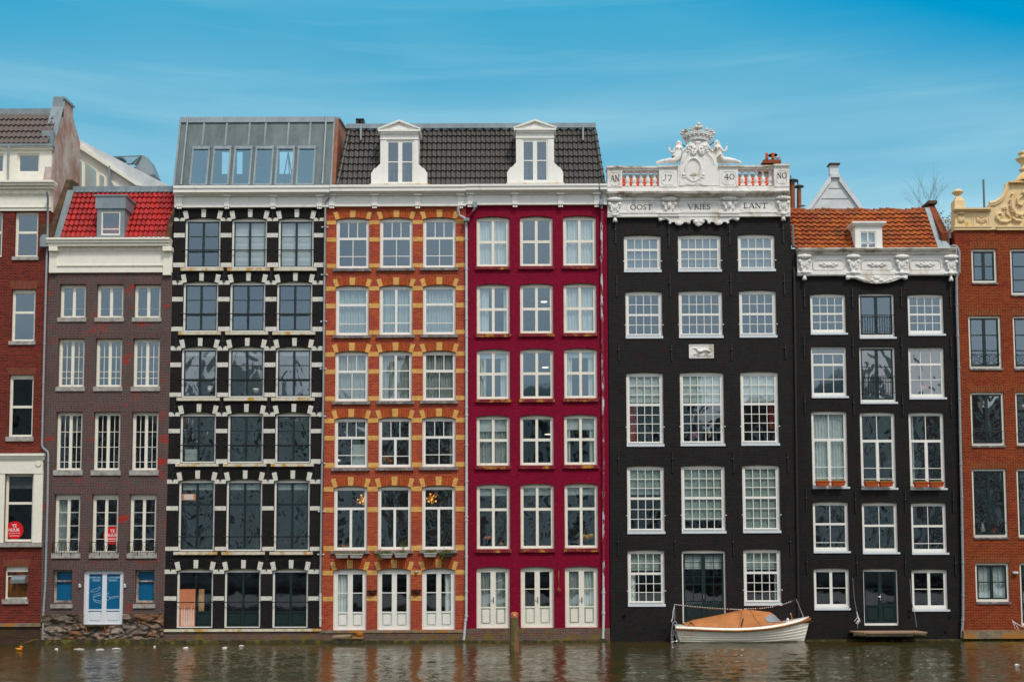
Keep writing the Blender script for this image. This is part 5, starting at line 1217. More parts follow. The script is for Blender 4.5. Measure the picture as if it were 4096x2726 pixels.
# ============================================================ HOUSE G (black, orange tile roof)
G=House('black brick house with an orange pantile roof and white carved cornice',3520,y=.03)
G.R=.09
gp=lambda c,r,s=.5:[(0,0,1,s,c,r[0],{'bb':.03}),(0,s,1,1,c,r[1],{'bb':.05})]
Gk=dict(of=.07,ot=.055,ob=.12,sb=.045,mt=.026,head='frame_head')
french=[(0,0,1,.37,2,1,{'mt':.03}),(0,.37,.5,1,1,[.62,.88],{'sb':.06}),(.5,.37,1,1,1,[.62,.88],{'sb':.06})]
dkd=lambda r:[(0,0,.5,1,1,r,{'mat':'green_frame','sb':.06}),(.5,0,1,1,1,r,{'mat':'green_frame','sb':.06})]
spec=[((3242,1172,3384,1332),gp(4,(2,2)),6,'glass_sky',[]),((3437,1172,3578.5,1348),dkd(1),3,'glass_sky',[]),((3632,1175,3775.5,1336),gp(4,(2,2)),4,'glass_sky',[]),
 ((3245.5,1385.5,3387.5,1585),[(0,.11,1,.36,3,1),(0,.36,1,1,3,2)],0,'glass_sky',[('b',0,1,0,.10,'blind_brown')]),((3440,1387,3583,1608),dkd([.35,.66]),0,'glass_wavy',[]),((3635.5,1389,3779,1590),[(0,0,1,.33,3,1),(0,.33,1,1,3,2)],0,'glass_wavy',[]),
 ((3248,1642,3391,1947),french,4,'glass_low',[('c',0,1,0,1,'cloth')]),((3442.5,1646,3583.5,1951),french,5,'glass_wavy',[('b',.0,.9,.62,.8,'blind_brown')] if 0 else []),((3638,1647,3780,1952),french,4,'glass_wavy',[('c',0,.16,0,1,'cloth')]),
 ((3253,2004,3395,2204),[(0,0,1,.45,2,1),(0,.45,1,1,2,[.78])],5,'glass_wavy',[]),((3449.5,2006.6,3592,2208),[(0,0,1,.47,2,1),(0,.47,1,1,2,1)],4,'glass_wavy',[]),((3646,2008,3788,2210),[(0,0,1,.47,2,1),(0,.47,1,1,2,[.75])],4,'glass_wavy',[]),
 ((3256,2270,3399,2432),[(0,0,.5,1,1,2,{'sb':.055}),(.5,0,1,1,1,2,{'sb':.055})],5,'glass_clear',[]),((3648,2273.5,3792,2437),[(0,0,.5,1,1,2,{'sb':.055}),(.5,0,1,1,1,2,{'sb':.055})],5,'glass_clear',[])]
gl_=[]
for rect,pan,dr,gl,cur in spec:
    l=G.win(rect,pan,rise=dr,gl=gl,cur=cur,**Gk); gl_.append(l)
    q=MB(); q.box(l[0]-.01,l[1]+.05,G.y-.035,G.y+.05,l[2]-.065,l[2]+.01); q.build('sill','bluewhite_sill',l[10])
gd=G.win((3455,2272,3594,2500),[(0,0,.5,1,1,[.5],{'mat':'green_frame','sb':.07,'panel':.34,'bb':.08,'name':'door_leaf'}),(.5,0,1,1,1,[.5],{'mat':'green_frame','sb':.07,'panel':.34,'bb':.08,'name':'door_leaf'})],rise=4,of=.045,ot=.08,ob=.09,gl='glass_clear',name='double_door',head='frame_head')
m=MB(); x=(gd[0]+gd[1])/2+.01; z=W(3520,2386,0).z; m.box(x-.03,x+.02,gd[9]-.0,gd[9]+.04,z-.14,z+.12); m.tube([(x,gd[9]-.03,z),(x-.12,gd[9]-.03,z)],.016,6); m.build('door_handle','steel',gd[10])
# balcony rails at the dark centre windows
for l,ra,rb in ((gl_[1],1260,1326),(gl_[4],1505,1571)):
    m=MB(); za=W(3510,ra,0).z; zb2=W(3510,rb,0).z; xa_,xb_=l[0]+.05,l[1]-.05; y=-.02
    m.tube([(xa_,y,za),(xb_,y,za)],.017,6); m.tube([(xa_,y,zb2),(xb_,y,zb2)],.014,6)
    for k in range(13): xx=l[5]+(l[6]-l[5])*(k+.5)/13; m.tube([(xx,y,za),(xx,y,zb2)],.008,4)
    m.build('railing','black_iron',l[10])
G.wall([(3187,1095),(3832,1098),(3823,1150),(3832,1800),(3847,2580),(3196,2580),(3186,1860),(3171,1095)],'brick_black',depth=8)
G.interior(3210,3830,1115,2480,[1365,1620,1980,2240],'room_warm')
m=MB(); x0,x1,z0,z1=pbox(3163,995,3190,1104,.02); m.box(x0,x1,.02,.5,z0,z1); m.build('party_wall','brick_black',G.e)
for a,y0,y1 in [(x,y,y+80) for x,y in ((3217,1148),(3409,1150),(3604,1148),(3800,1150))]+[(x,y,y+86) for x,y in ((3216,1340),(3411,1342),(3606,1344),(3803,1345))]+[(x,y,y+88) for x,y in ((3219,1568),(3414,1572),(3610,1575),(3803,1575))]+[(x,y,y+88) for x,y in ((3224,1952),(3421,1960),(3620,1957),(3812,1958))]+[(x,y,y+86) for x,y in ((3227,2208),(3427,2212),(3621,2213),(3821,2215))]:
    m=MB(); p=W(a,y0,-.0); q=W(a+1,y1,-.0); m.box(p.x-.022,p.x+.022,-.02,.02,q.z,p.z); c=(p+q)/2; m.ball((c.x,-.01,c.z+.03),(.045,.03,.06),6,4); m.build('wall_anchor','black_iron',G.e)
G.pb('moss_band',3196,2556,3847,2600,.2,0,'moss_ledge')
# cornice of G
G.cornice(3192,3828,[(990,994,.36),(994,1000,.32),(1000,1005,.26),(1005,1013,.20)],OS,name='cornice'); G.pb('frieze',3190,1012,3830,1101,.09,.4,OW)
G.cornice(3190,3830,[(1013,1017,.16),(1084,1088,.13),(1088,1097,.16),(1097,1101,.13)],OW,name='architrave')
console(G,3216,1015,1092,46,False,1108); console(G,3412,1016,1094,46,False); console(G,3605.5,1017,1095,46,False); console(G,3802,1018,1096,46,False,1112)
for a,b in ((3252,3378),(3446,3572),(3640,3765)):
    P=[W(x,y,-.09) for x,y in ((a,1046),(a+9,1038),(b-9,1038),(b,1046),(b,1071),(b-9,1078),(a+9,1078),(a,1071))]; outline(P,0,.014,OW,G.e)
    m=MB(); cx=(a+b)/2
    for q in (-1,1):
        for dx,dy,r in ((8,0,.07),(18,-5,.05),(18,5,.05),(27,0,.045),(34,-2,.03)): m.ball(W(cx+q*dx,1058+dy,-.09),(r*1.5,.03,r*.8),8,4)
    m.ball(W(cx,1058,-.09),(.07,.035,.10),8,4); m.build('scroll_relief',OW,G.e)
m=MB(); P=[W(x,y,-.08) for x,y in ((3384,1100),(3384,1116),(3392,1119),(3404,1113),(3420,1114),(3440,1121),(3465,1130),(3490,1133),(3520,1133),(3548,1131),(3575,1124),(3595,1116),(3610,1113),(3620,1119),(3629,1115),(3629,1101))]
m.prism([(p.x,p.z) for p in P],-.13,-.02)
for px,py,r in ((3392,1110,.07),(3488,1120,.09),(3525,1120,.09),(3506,1110,.12),(3506,1128,.10),(3621,1110,.07),(3450,1117,.07),(3562,1118,.07)): m.ball(W(px,py,-.13),(r*1.3,.04,r*.8),9,5)
m.tube([W(x,y,-.13) for x,y in ((3398,1108),(3425,1108),(3455,1118),(3480,1127))],.03,6); m.tube([W(x,y,-.13) for x,y in ((3615,1108),(3588,1109),(3560,1119),(3532,1128))],.03,6)
m.build('hanging_ornament',OW,G.e)
# roof of G
x0=W(3166,992,.1).x; x1=W(3748,992,.1).x; zb_=W(3450,993,.1).z; zt_=W(3450,842,1.3).z
roof('roof_tiles',x0,x1,zb_,zt_,.1,1.3,'tile_orange',G.e,tw=.265,rows=9,amp=.07,step=.07,sag=.03)
m=MB(); 
for i in range(22):
    xx=x0+(x1-x0)*i/22; xe=x0+(x1-x0)*(i+1.1)/22; zz=zt_+.03+(.03*math.sin(i*1.3)); m.tube([(xx,1.35,zz),(xe,1.35,zz-.03)],[.1,.085],8)
m.build('ridge_tiles','tile_orange',G.e)
m=MB(); m.hexa([(x1,.0,zb_),(x1+.22,.0,zb_),(x1+.22,.5,zb_),(x1,.5,zb_),(x1,1.3,zt_+.12),(x1+.2,1.3,zt_+.12),(x1+.2,1.7,zt_+.12),(x1,1.7,zt_+.12)]); m.build('verge_flashing','zinc',G.e)
m=MB(); X=x1+.22; m.prism([(.3,zb_-.1),(.1,W(3770,930,.1).z),(.25,W(3772,925,.25).z),(1.5,W(3732,822,1.5).z),(2.4,W(3732,822,1.5).z),(2.4,zb_-.1)],X,X+.28,axis='x'); m.build('party_wall','brick_orange',G.e)
p=W(3725,815,1.5); m=MB(); m.box(p.x-.17,p.x+.2,1.35,2.2,p.z-.03,p.z+.10); m.build('wall_cap','brown_brick_cap',G.e)
m=MB(); m.hexa([(x1+.22,.0,zb_-.0),(x1+.55,.0,zb_),(x1+.55,1.2,zb_),(x1+.22,1.2,zb_),(x1+.22,.3,zb_+.55),(x1+.35,.3,zb_+.5),(x1+.4,1.4,zb_+.5),(x1+.22,1.4,zb_+.55)]); m.build('gutter_flashing','zinc',G.e)
do,_=flat_dormer(G,(3421,905,3529,992),(3440,925,3505,994),0,0,'white_paint','white_paint',-.12,1.2,[(0,.04,.04),(.04,.10,.09),(.10,.17,.14)],panels=[(.46,0,.54,1),(0,.62,1,.67)])
m=MB(); m.box(_[4],_[5],.05,.06,(_[6]+_[7])/2-.15,_[7]); m.build('roller_blind','blind',do)
# gutter right
pipe([(3797,992,.3),(3803,986,.1),(3812,983,-.1),(3824,984,-.16),(3832,994,-.16),(3837,1010,-.14),(3837,1085,-.14),(3835,1093,-.12),(3828,1104,-.1),(3826,1112),(3828,1240),(3833,1400),(3838,1600),(3842,1800),(3847,2000),(3850,2200),(3852,2300),(3852,2465),(3851,2480),(3847,2548)],.052,'pipe_blue',G.e,clips=(1088,1218,1343,1470,1595,1728,1856,1985,2118,2247,2380,2478))
m=MB(); x0_,x1_,z0_,z1_=pbox(3785,938,3801,955,.4); m.box(x0_,x1_,.3,.5,z0_,z1_); m.tube([((x0_+x1_)/2,.4,z0_),((x0_+x1_)/2,.4,z0_-.4)],.05,6); m.build('hopper_box','pipe_grey',G.e)
# flues
for px,t,b,r,lab in ((3196,758,850,.11,1),(3168,735,850,.14,0)):
    c=W(px,b,1.9); tt=W(px,t,1.9); m=MB(); m.tube([(c.x,1.9,c.z-.4),(tt.x,1.9,tt.z)],[r*1.0,r*.85],10); f=m.build('chimney_flue','terracotta_flue',G.e)
    q=MB(); q.lathe([(r*.7,0),(r*.7,.12),(r*2,.13),(r*1.8,.16),(r*.6,.24),(.02,.26)],(tt.x,1.9,tt.z-.02),12); q.tube([(tt.x-.05,1.9,tt.z+.24),(tt.x-.05,1.9,tt.z+.36)],.03,5); q.build('flue_cowl','zinc_dark',f)
c=W(3207,838,1.9); m=MB(); m.lathe([(.12,-.5),(.12,0),(.15,.02),(.15,.05),(.1,.06),(.1,.14),(.16,.15),(.16,.18),(.02,.2)],c,12); m.build('vent_pot','pipe_grey',G.e)
# drain outlets, lamps
for px,py in ((3408,2435),(3639,2438),(3640,2459),(3784,2523),(3801,2463)):
    m=MB(); c=W(px,py,0); m.lathe([(.05,-.03),(.05,.03),(.03,.03),(.03,-.03)],(c.x,0,c.z),10,'y'); m.build('wall_fitting','black_iron',G.e)

# ============================================================ HOUSE H (right)
H=House('brown orange brick house at the right edge with carved yellow gable',4000,y=0)
H.R=.08
gr=lambda r,s=None:[(0,0,.5,1,1,r,{'mat':'green_frame','mt':.04}),(.5,0,1,1,1,r,{'mat':'green_frame','mt':.04})]
Hk=dict(of=.085,ot=.085,ob=.10,sb=.06,mt=.04,frame='cream_paint')
hs=lambda:(0,7,.0,.05,'slate_sill')
H.win((3887,995,3989,1131),gr(2),gl='glass_sky',sill=(0,6,0,.05,'slate_sill'),**Hk)
H.win((4043,994,4190,1179),gr([.35,.70]),gl='glass_sky',sill=(0,6,0,.05,'slate_sill'),**Hk)
hw=[]
hw.append(H.win((3876,1262,4007,1473),gr([.34,.68]),gl='glass_sky',sill=(0,7,0,.05,'slate_sill'),**Hk))
hw.append(H.win((4054,1262,4190,1473),gr([.34,.68]),gl='glass_sky',sill=(0,7,0,.05,'slate_sill'),**Hk))
hw.append(H.win((3884,1567.5,4019,1781),gr([.36,.70]),gl='glass_wavy',sill=(0,7,0,.05,'slate_sill'),**Hk))
hw.append(H.win((4064,1567,4190,1779),gr([.36,.70]),gl='glass_wavy',sill=(0,7,0,.05,'slate_sill'),**Hk))
hw.append(H.win((3891,1873,4030,2147),gr([.27,.50,.75]),gl='glass_wavy',sill=(0,7,0,.05,'slate_sill'),**Hk))
H.win((4070,1873,4200,2147),gr([.27,.50,.75]),gl='glass_wavy',sill=(0,7,0,.05,'slate_sill'),**Hk)
H.win((3902.5,2249.5,4039,2405),gr(2),gl='glass_low',cur=[('c',0,1,0,1,'cloth')],sill=(0,9,0,.05,'slate_sill'),**Hk)
H.win((4082,2249,4220,2500),gr([.3]),gl='glass_low',name='door',**Hk)
for l in hw:
    x0,x1,z0,z1,zs,ix0,ix1,iz0,iz1,yy,fo=l; m=MB(); y=-.0; zr=iz0+.48; zl=iz0+.10
    m.tube([(ix0,y,zr),(ix1,y,zr)],.012,5); m.tube([(ix0,y,zl),(ix1,y,zl)],.012,5); w=(ix1-ix0)/2
    for k in (0,1):
        cx=ix0+w*(k+.5)
        for s_ in (-1,1):
            m.tube([(cx+s_*(w*.5-w*.42*math.sin(math.pi*t/10)),y,zl+(zr-zl)*t/10) for t in range(11)],.009,4)
            m.tube([(cx+s_*(w*.5-w*.28*math.sin(math.pi*t/10)),y,zl+(zr-zl)*t/10) for t in range(11)],.007,4)
    m.build('railing','black_iron',fo)
for r_ in ((3887,995,3989,1131),(4043,994,4190,1179),(3876,1262,4007,1473),(4054,1262,4190,1473),(3884,1567.5,4019,1781),(4064,1567,4190,1779),(3891,1873,4030,2147),(4070,1873,4200,2147),(3902.5,2249.5,4039,2405),(4082,2249,4220,2500)):
    H.arch(r_,0,27,9,['arch_h'],flat=True)
H.wall([(3818,918),(4330,918),(4330,2525),(3856,2525),(3844,1900),(3834,1240)],'brick_h',depth=8)
H.interior(3850,4320,960,2490,[1220,1520,1830,2200],'room_warm')
H.pb('quay_ledge',3855,2520,4330,2552,.30,.1,'concrete_rust'); H.pb('footing',3850,2550,4330,2600,.12,.2,'moss_ledge')
m=MB(); c=W(4063,2290,-.08); m.ball(c,(.12,.08,.06),10,6); m.box(c.x-.1,c.x+.1,-.06,0,c.z,c.z+.06); m.build('wall_lamp','pipe_grey',H.e)
GY='gable_yellow'
Pp=[(3818,920),(3818,842),(3957,842),(3960,815),(3985,808),(4008,790),(4022,765),(4031,736),(4100,730),(4170,736),(4185,770),(4240,815),(4330,842),(4330,920)]
P=[W(x,y,0) for x,y in Pp]; m=MB(); m.prism([(p.x,p.z) for p in P][::-1],-.06,.35); gb=m.build('gable',GY,H.e)
H.cornice(3817,3967,[(830,836,.26),(836,843,.18),(902,908,.12),(908,919,.09)],GY,name='gable_cornice'); H.cornice(3988,4330,[(902,908,.13),(908,919,.10)],GY,name='gable_cornice')
m=MB(); sw=[(3957,815),(3975,812),(3993,803),(4008,790),(4020,768),(4026,748),(4031,736)]
m.tube([W(x,y-1,-.06) for x,y in sw],.09,6); m.tube([W(x+5,y+6,-.09) for x,y in sw],.04,6); m.box(W(4029,736,0).x,W(4200,736,0).x,-.22,.3,W(4060,736,0).z,W(4060,730,0).z); m.build('swept_moulding',GY,gb)
m=MB(); x0,x1,z0,z1=pbox(3819,800,3861,832,-.1); m.box(x0,x1,-.1,.3,z0,z1); m.hexa([(x0+.03,-.08,z1),(x1-.03,-.08,z1),(x1-.03,.28,z1),(x0+.03,.28,z1),(x0+.12,-.02,z1+.18),(x1-.1,-.02,z1+.18),(x1-.1,.2,z1+.18),(x0+.12,.2,z1+.18)])
cx=(x0+x1)/2; m.lathe([(.08,0),(.05,.04),(.12,.1),(.22,.18),(.23,.22),(.16,.24),(.15,.3),(.05,.34)],(cx,.1,z1+.18),14); m.build('urn',GY,gb)
m=MB()
for k in range(4): m.box(x0+.12+k*.0,x1-.02,-.12,-.06,0,0) if 0 else None
for px in (3845,):
    m.ball(W(px,852,-.1),(.16,.06,.06),8,5); 
    for k in range(5): m.ball(W(px-10+k*5,880-abs(k-2)*2,-.08),(.04,.04,.14),6,4)
m.build('acanthus_relief',GY,gb); m=MB()
for k in range(7): m.ball(W(3908+k*6,886-abs(k-3)*3,-.07),(.035,.04,.14),6,4)
m.ball(W(3924,868,-.08),(.05,.04,.05),6,4)
for px in (3884,3892,3944,3952): m.box(W(px,880,0).x,W(px+4,880,0).x,-.08,-.05,W(px,900,0).z,W(px,870,0).z)
m.build('acanthus_relief',GY,gb); m=MB()
m.tube([W(x,y,-.08) for x,y in ((4045,880),(4025,888),(4000,886),(3986,870),(3990,854),(4004,852),(4010,864),(4002,872))],[.05,.07,.08,.07,.06,.05,.04,.03],8)
m.tube([W(x,y,-.08) for x,y in ((4020,838),(4012,834),(4020,826),(4030,838),(4024,850),(4040,868))],.05,7)
m.tube([W(x,y,-.1) for x,y in ((4060,770),(4046,800),(4048,830),(4062,856),(4085,862),(4100,850))],[.06,.08,.09,.08,.07,.06],8)
m.tube([W(x,y,-.1) for x,y in ((4090,780),(4072,795),(4070,815),(4086,822),(4094,806))],[.05,.06,.07,.06,.05],8)
m.tube([W(x,y,-.1) for x,y in ((4048,870),(4062,882),(4085,884))],.08,7)
for px,py in ((4050,776),(4042,800),(4042,822),(4050,846),(4066,864),(4088,870)): m.ball(W(px,py,-.12),(.06,.05,.06),7,4)
m.ball(W(4100,770,-.14),(.16,.08,.10),8,5); m.build('scroll_relief',GY,gb)
m=MB(); c=W(4096,728,.1); m.lathe([(.42,0),(.38,.1),(.25,.25),(.14,.36),(.10,.45),(.20,.5),(.12,.55),(.10,.75),(.24,.9),(.3,.98),(.16,1.05),(.14,1.15),(.2,1.2),(.05,1.3)],c,16); m.build('finial',GY,gb)
e=empty('roof_mast',W(3934,826,2),'thin grey metal mast standing behind the cream yellow gable','mast')
m=MB(); m.box(W(3931,700,2).x,W(3937,700,2).x,2,2.06,W(3934,900,2).z,W(3934,717,2).z); m.build('mast_pole','zinc_dark',e)
# ============================================================ buildings seen behind the row
# white gable behind G
c=W(3340,845,6); e=empty('rear_gable_house',(c.x,6,0),'pale grey panelled gable with a chimney top rising behind the orange tile roof','building')
P=[W(x,y,6) for x,y in ((3205,880),(3322,700),(3320,694),(3320,655),(3354,655),(3354,694),(3356,700),(3480,880))]
m=MB(); m.prism([(p.x,p.z) for p in P],6,6.25); m.build('wall','panel_white',e)
m=MB(); 
for a,b in (((3219,846),(3322,700)),((3356,700),(3464,846))):
    p,q=W(*a,5.95),W(*b,5.95); n=Vector((-(q.z-p.z),0,q.x-p.x)).normalized()*.02; d=Vector((0,0,.22))
    m.prism([(p.x,p.z),(q.x,q.z),(q.x,q.z-.30),(p.x,p.z-.30)],5.90,6.0)
m.box(W(3322,700,6).x,W(3356,700,6).x,5.88,6,W(3340,712,6).z,W(3340,699,6).z); m.build('verge_board','panel_white',e)
m=MB(); m.box(W(3318,655,6).x-.03,W(3356,655,6).x+.03,5.9,6.35,W(3340,659,6).z,W(3340,654,6).z); m.build('chimney_cap','brown_brick_cap',e)
m=MB()
for py in (753,794,835):
    hw_=(py-700)*.72; p=W(3340-hw_+14,py,5.98); q=W(3340+hw_-14,py,5.98); m.box(p.x,q.x,5.98,5.995,p.z-.012,p.z+.012)
m.build('panel_joint','zinc',e)
# rear extension behind B: white roof terrace structure sloping down
c=W(480,745,3.3); e=empty('roof_extension',(c.x,3.3,0),'white sloping rooftop extension between the stucco gable and the zinc penthouse','building')
def quadp(pts,y,th,mat,name): 
    P=[W(a,b,y) for a,b in pts]; m=MB(); m.prism([(p.x,p.z) for p in P],y,y+th); return m.build(name,mat,e)
quadp(((310,590),(675,800),(675,820),(310,820)),3.35,3,'cream_paint','wall')
quadp(((308,559),(316,557),(680,745),(565,745),(312,590)),3.2,1.5,'panel_white','roof_edge')
quadp(((312,577),(318,574),(560,742),(545,742),(313,590)),3.12,.1,'cream_paint','roof_edge')
for pts in (((313,636),(327,645),(327,760),(313,760)),((342,647),(385,683),(385,760),(342,760)),((399,695),(416,706),(416,760),(399,760)),((446,728),(463,740),(463,760),(446,760)),((470,744),(490,752),(490,760),(470,760))):
    w=quadp(pts,3.30,.04,'white_paint','window'); P=[W(a,b,3.28) for a,b in pts]; 
    g=MB(); g.add([tuple(p) for p in P],[(0,1,2,3)]); g.build('pane','glass_skylight',w)
quadp(((434,664),(440,664),(442,700),(444,760),(436,760)),3.1,.1,'zinc','drainpipe')
c=W(520,700,5); e=empty('roof_lantern',(c.x,5,0),'grey metal rooftop skylight box with a glazed top behind the red tile roof','rooftop structure')
def q2(pts,y,th,mat,name): 
    P=[W(a,b,y) for a,b in pts]; m=MB(); m.prism([(p.x,p.z) for p in P],y,y+th); return m.build(name,mat,e)
q2(((413,627),(565,621),(545,655),(446,658)),5,.1,'zinc_dark','lantern_frame'); q2(((424,631),(483,629),(456,650),(446,650)),4.95,.03,'glass_skylight','pane'); q2(((486,629),(556,626),(524,654),(452,655)),4.95,.03,'glass_skylight','pane')
q2(((540,655),(570,619),(590,630),(618,697),(600,700),(545,690)),5.1,1,'zinc','side_panel'); q2(((455,658),(540,669),(540,720),(470,690)),5.05,1,'black_iron','wall'); q2(((540,669),(582,697),(582,720),(675,745),(540,745)),5.3,1,'panel_white','wall')
q2(((556,710),(588,710),(618,730),(618,745),(556,745)),4.9,.4,'pipe_grey','vent_box')
# railing terrace
e=empty('terrace_railing',W(3790,930,2.5),'pale metal terrace railing between the brick party wall and the carved yellow gable','railing')
m=MB(); 
for px in (3766,3777,3787,3797,3807,3815): m.tube([W(px,877,2.5),W(px,935,2.5)],.025 if px>3770 else .05,5)
m.tube([W(3764,878,2.5),W(3818,878,2.5)],.03,5); m.build('bars','panel_white',e)
# stucco wall piece right of G roof
e=empty('lean_to_wall',W(3800,940,1),'small pale stucco lean-to wall beside the carved yellow gable','wall')
P=[W(a,b,1.0) for a,b in ((3776,990),(3776,948),(3790,930),(3818,905),(3818,1000))]; m=MB(); m.prism([(p.x,p.z) for p in P],1.0,2.2); m.build('wall','stucco',e)
m=MB(); m.tube([W(3772,945,.98),W(3790,928,.98),W(3818,898,.98)],.05,5); m.build('coping','zinc',e)
# shrub on the terrace
def leaves(m,c,r,n,s,mi=0,fl=1):
    for i in range(n):
        a=Vector((random.gauss(0,.45),random.gauss(0,.45),random.gauss(0,.45)*fl)); p=c+Vector((a.x*r[0],a.y*r[1],a.z*r[2]))
        u=Vector((random.uniform(-1,1),random.uniform(-1,1),random.uniform(-.6,1))).normalized()*s*random.uniform(.6,1.3); w=u.cross(Vector((random.random(),random.random(),.3))).normalized()*s*.4
        m.add([p-u*.5,p+w*.5,p+u*.5,p-w*.5],[(0,1,2,3)],mi)
e=empty('terrace_shrub',W(3788,930,3.2),'small bright green shrub growing behind the terrace railing','shrub')
m=MB(); leaves(m,W(3787,912,3.2),(.55,.3,.6),300,.12); m.build('foliage','leaf',e)
# bare tree
random.seed(11)
e=empty('bare_tree',W(3700,900,9),'bare leafless tree whose thin twigs rise behind the orange tile roof','tree')
tr_=MB(); cr=MB()
def grow(m,p,d,l,r,dep):
    q=p+d*l; m.tube([p,q],[r,r*.7],4,cap=False)
    if dep==0: return
    for k in range(random.choice((2,3))):
        nd=(d+Vector((random.gauss(0,.38),random.gauss(0,.3),random.gauss(.06,.22)))).normalized(); grow(m,p+d*l*random.uniform(.55,1),nd,l*random.uniform(.68,.9),r*.6,dep-1)
b=W(3720,1010,9); tr_.tube([b-Vector((0,0,1)),b+Vector((0,0,.8))],[.12,.08],6); tr_.build('trunk','bark_grey',e)
for tgt in ((3672,780),(3690,770),(3722,770),(3745,830),(3780,860),(3700,800)):
    q=W(*tgt,9); s0=b+Vector((0,0,.7)); d=(q-s0); grow(cr,s0,d.normalized(),d.length*.55,.016,3)
cr.build('crown','bark_grey',e)

# ============================================================ water, canal bed, quays
def at(px,py,z=0): return WZ(px,py,z)
m=MB(); nx,ny=640,260; X0,X1,YA,YB=-32,32,-34,0.15; vs=[]
for j in range(ny+1):
    y=YA+(YB-YA)*j/ny
    for i in range(nx+1):
        x=X0+(X1-X0)*i/nx
        h=.018*noise.noise(Vector((x*.55+y*.12,y*1.1,1)))+.020*noise.noise(Vector((x*1.5,y*2.6+x*.2,4)))+.013*noise.noise(Vector((x*3.8,y*5.5,9)))
        vs.append((x,y,h))
m.v=[Vector(v) for v in vs]; 
m.f=[(j*(nx+1)+i,j*(nx+1)+i+1,(j+1)*(nx+1)+i+1,(j+1)*(nx+1)+i) for j in range(ny) for i in range(nx)]; m.m=[0]*len(m.f); m.sm=[True]*len(m.f)
mt,t,o=nt('water'); p=N(t,'ShaderNodeBsdfPrincipled'); L(t,p.outputs[0],o.inputs[0])
tc=N(t,'ShaderNodeTexCoord').outputs['Object']
L(t,mixc(t,ramp(t,noisef(t,tc,.25,4),[(.35,0),(.65,1)]),(.030,.036,.006),(.058,.038,.007)),p.inputs['Base Color'])
p.inputs['Roughness'].default_value=.04; p.inputs['IOR'].default_value=1.33; p.inputs['Specular IOR Level'].default_value=.5
b=N(t,'ShaderNodeBump'); b.inputs['Strength'].default_value=1; b.inputs['Distance'].default_value=.016
L(t,noisef(t,stretch(t,tc,(2.2,5.0,1)),1.6,4,.6),b.inputs['Height']); L(t,b.outputs[0],p.inputs['Normal'])
tag(m.build('water','water'),kind='structure')
def flat(name,x0,x1,y0,y1,z,mat):
    m=MB(); m.box(x0,x1,y0,y1,z-.5,z); return tag(m.build(name,mat),kind='structure')
m=MB(); z=-.02
m.add([(-400,-40,z),(400,-40,z),(400,-34,z),(-400,-34,z)],[(0,1,2,3)]); m.add([(-400,-34,z),(-32,-34,z),(-32,60,z),(-400,60,z)],[(0,1,2,3)]); m.add([(32,-34,z),(400,-34,z),(400,60,z),(32,60,z)],[(0,1,2,3)])
tag(m.build('outer_water','water'),kind='structure')
flat('ground',-900,900,8.5,900,.3,'asphalt'); flat('quay',-400,400,-400,-40,1.4,'quay_stone')
# houses across the water behind the viewer, mirrored in the window panes
random.seed(5)
opp=[(-44,11,19,'brick_far1','pale cream gable'),(-33,10,24,'brick_far2',''),(-23,11,20,'brick_far2',''),(-12,9,26,'brick_far1',''),(-3,12,21,'brick_far2',''),(9,10,25,'brick_far2',''),(19,11,19.5,'brick_far1',''),(30,10,23,'brick_far2',''),(40,10,20,'brick_far1',''),(50,12,24,'brick_far2',''),(62,12,21,'brick_far1',''),(-56,12,23,'brick_far2',''),(-68,12,20,'brick_far1','')]
words=['leftmost','second','third','fourth','fifth','sixth','seventh','eighth','ninth','tenth','eleventh','second from last','last']
proto=None
for k,(x,w,h,mt_,_) in enumerate(opp):
    e=empty('opposite_house',(x+w/2,-66,1.4),'%s gabled house in the row across the water behind the viewer'%words[k],'house','houses across the water behind the viewer')
    m=MB(); m.prism([(x,1.4),(x+w,1.4),(x+w,h-2.5),(x+w*.75,h-1.6),(x+w*.62,h),(x+w*.38,h),(x+w*.25,h-1.6),(x,h-2.5)],-76,-66); m.build('wall',mt_,e)
    for r_ in range(5):
        for c_ in range(3):
            if proto is None:
                m=MB(); m.box(-.9,.9,0,.06,-1.25,1.25); m.box(-.65,-.04,.06,.07,-1.05,.0,1); m.box(.04,.65,.06,.07,-1.05,.0,1); m.box(-.65,.65,.06,.07,.1,1.05,1); proto=m.build('window',['white_paint','black_iron'],None); o2=proto
            else: o2=proto.copy(); COL.objects.link(o2)
            o2.parent=e; o2.location=(-w*.3+c_*w*.3,0,1.8+r_*((h-4.5)/5))
# ============================================================ things in front
# mooring post
b=at(2058,2603); e=empty('mooring_post',(b.x,b.y,0),'mossy wooden mooring post with orange cap standing before the crimson house','mooring post')
sc=(b-CAM).length/45.
k=(b.y+45)/45; zt=W(2058,2450,b.y).z; zc=W(2058,2456,b.y).z
m=MB(); pr=[]
n=10; hts=[-.6,0,.3,.8,1.1,zc-.02]; rad=[.175,.172,.17,.165,.145,.125]
vs=[]
for h_,r_ in zip(hts,rad):
    for i in range(n):
        a=2*math.pi*i/n; rr=r_*(1+.06*noise.noise(Vector((math.cos(a)*2,math.sin(a)*2,h_*1.5)))); vs.append((b.x+rr*math.cos(a),b.y+rr*math.sin(a),h_))
m.add(vs,[(j*n+i,j*n+(i+1)%n,(j+1)*n+(i+1)%n,(j+1)*n+i) for j in range(len(hts)-1) for i in range(n)],0,True); m.add(vs[-n:],[tuple(range(n))])
m.build('post','post_wood',e)
m=MB(); m.lathe([(.135,-.10),(.14,0),(.13,.06),(.06,.09)],(b.x,b.y,zc),10); m.build('cap','post_cap',e)
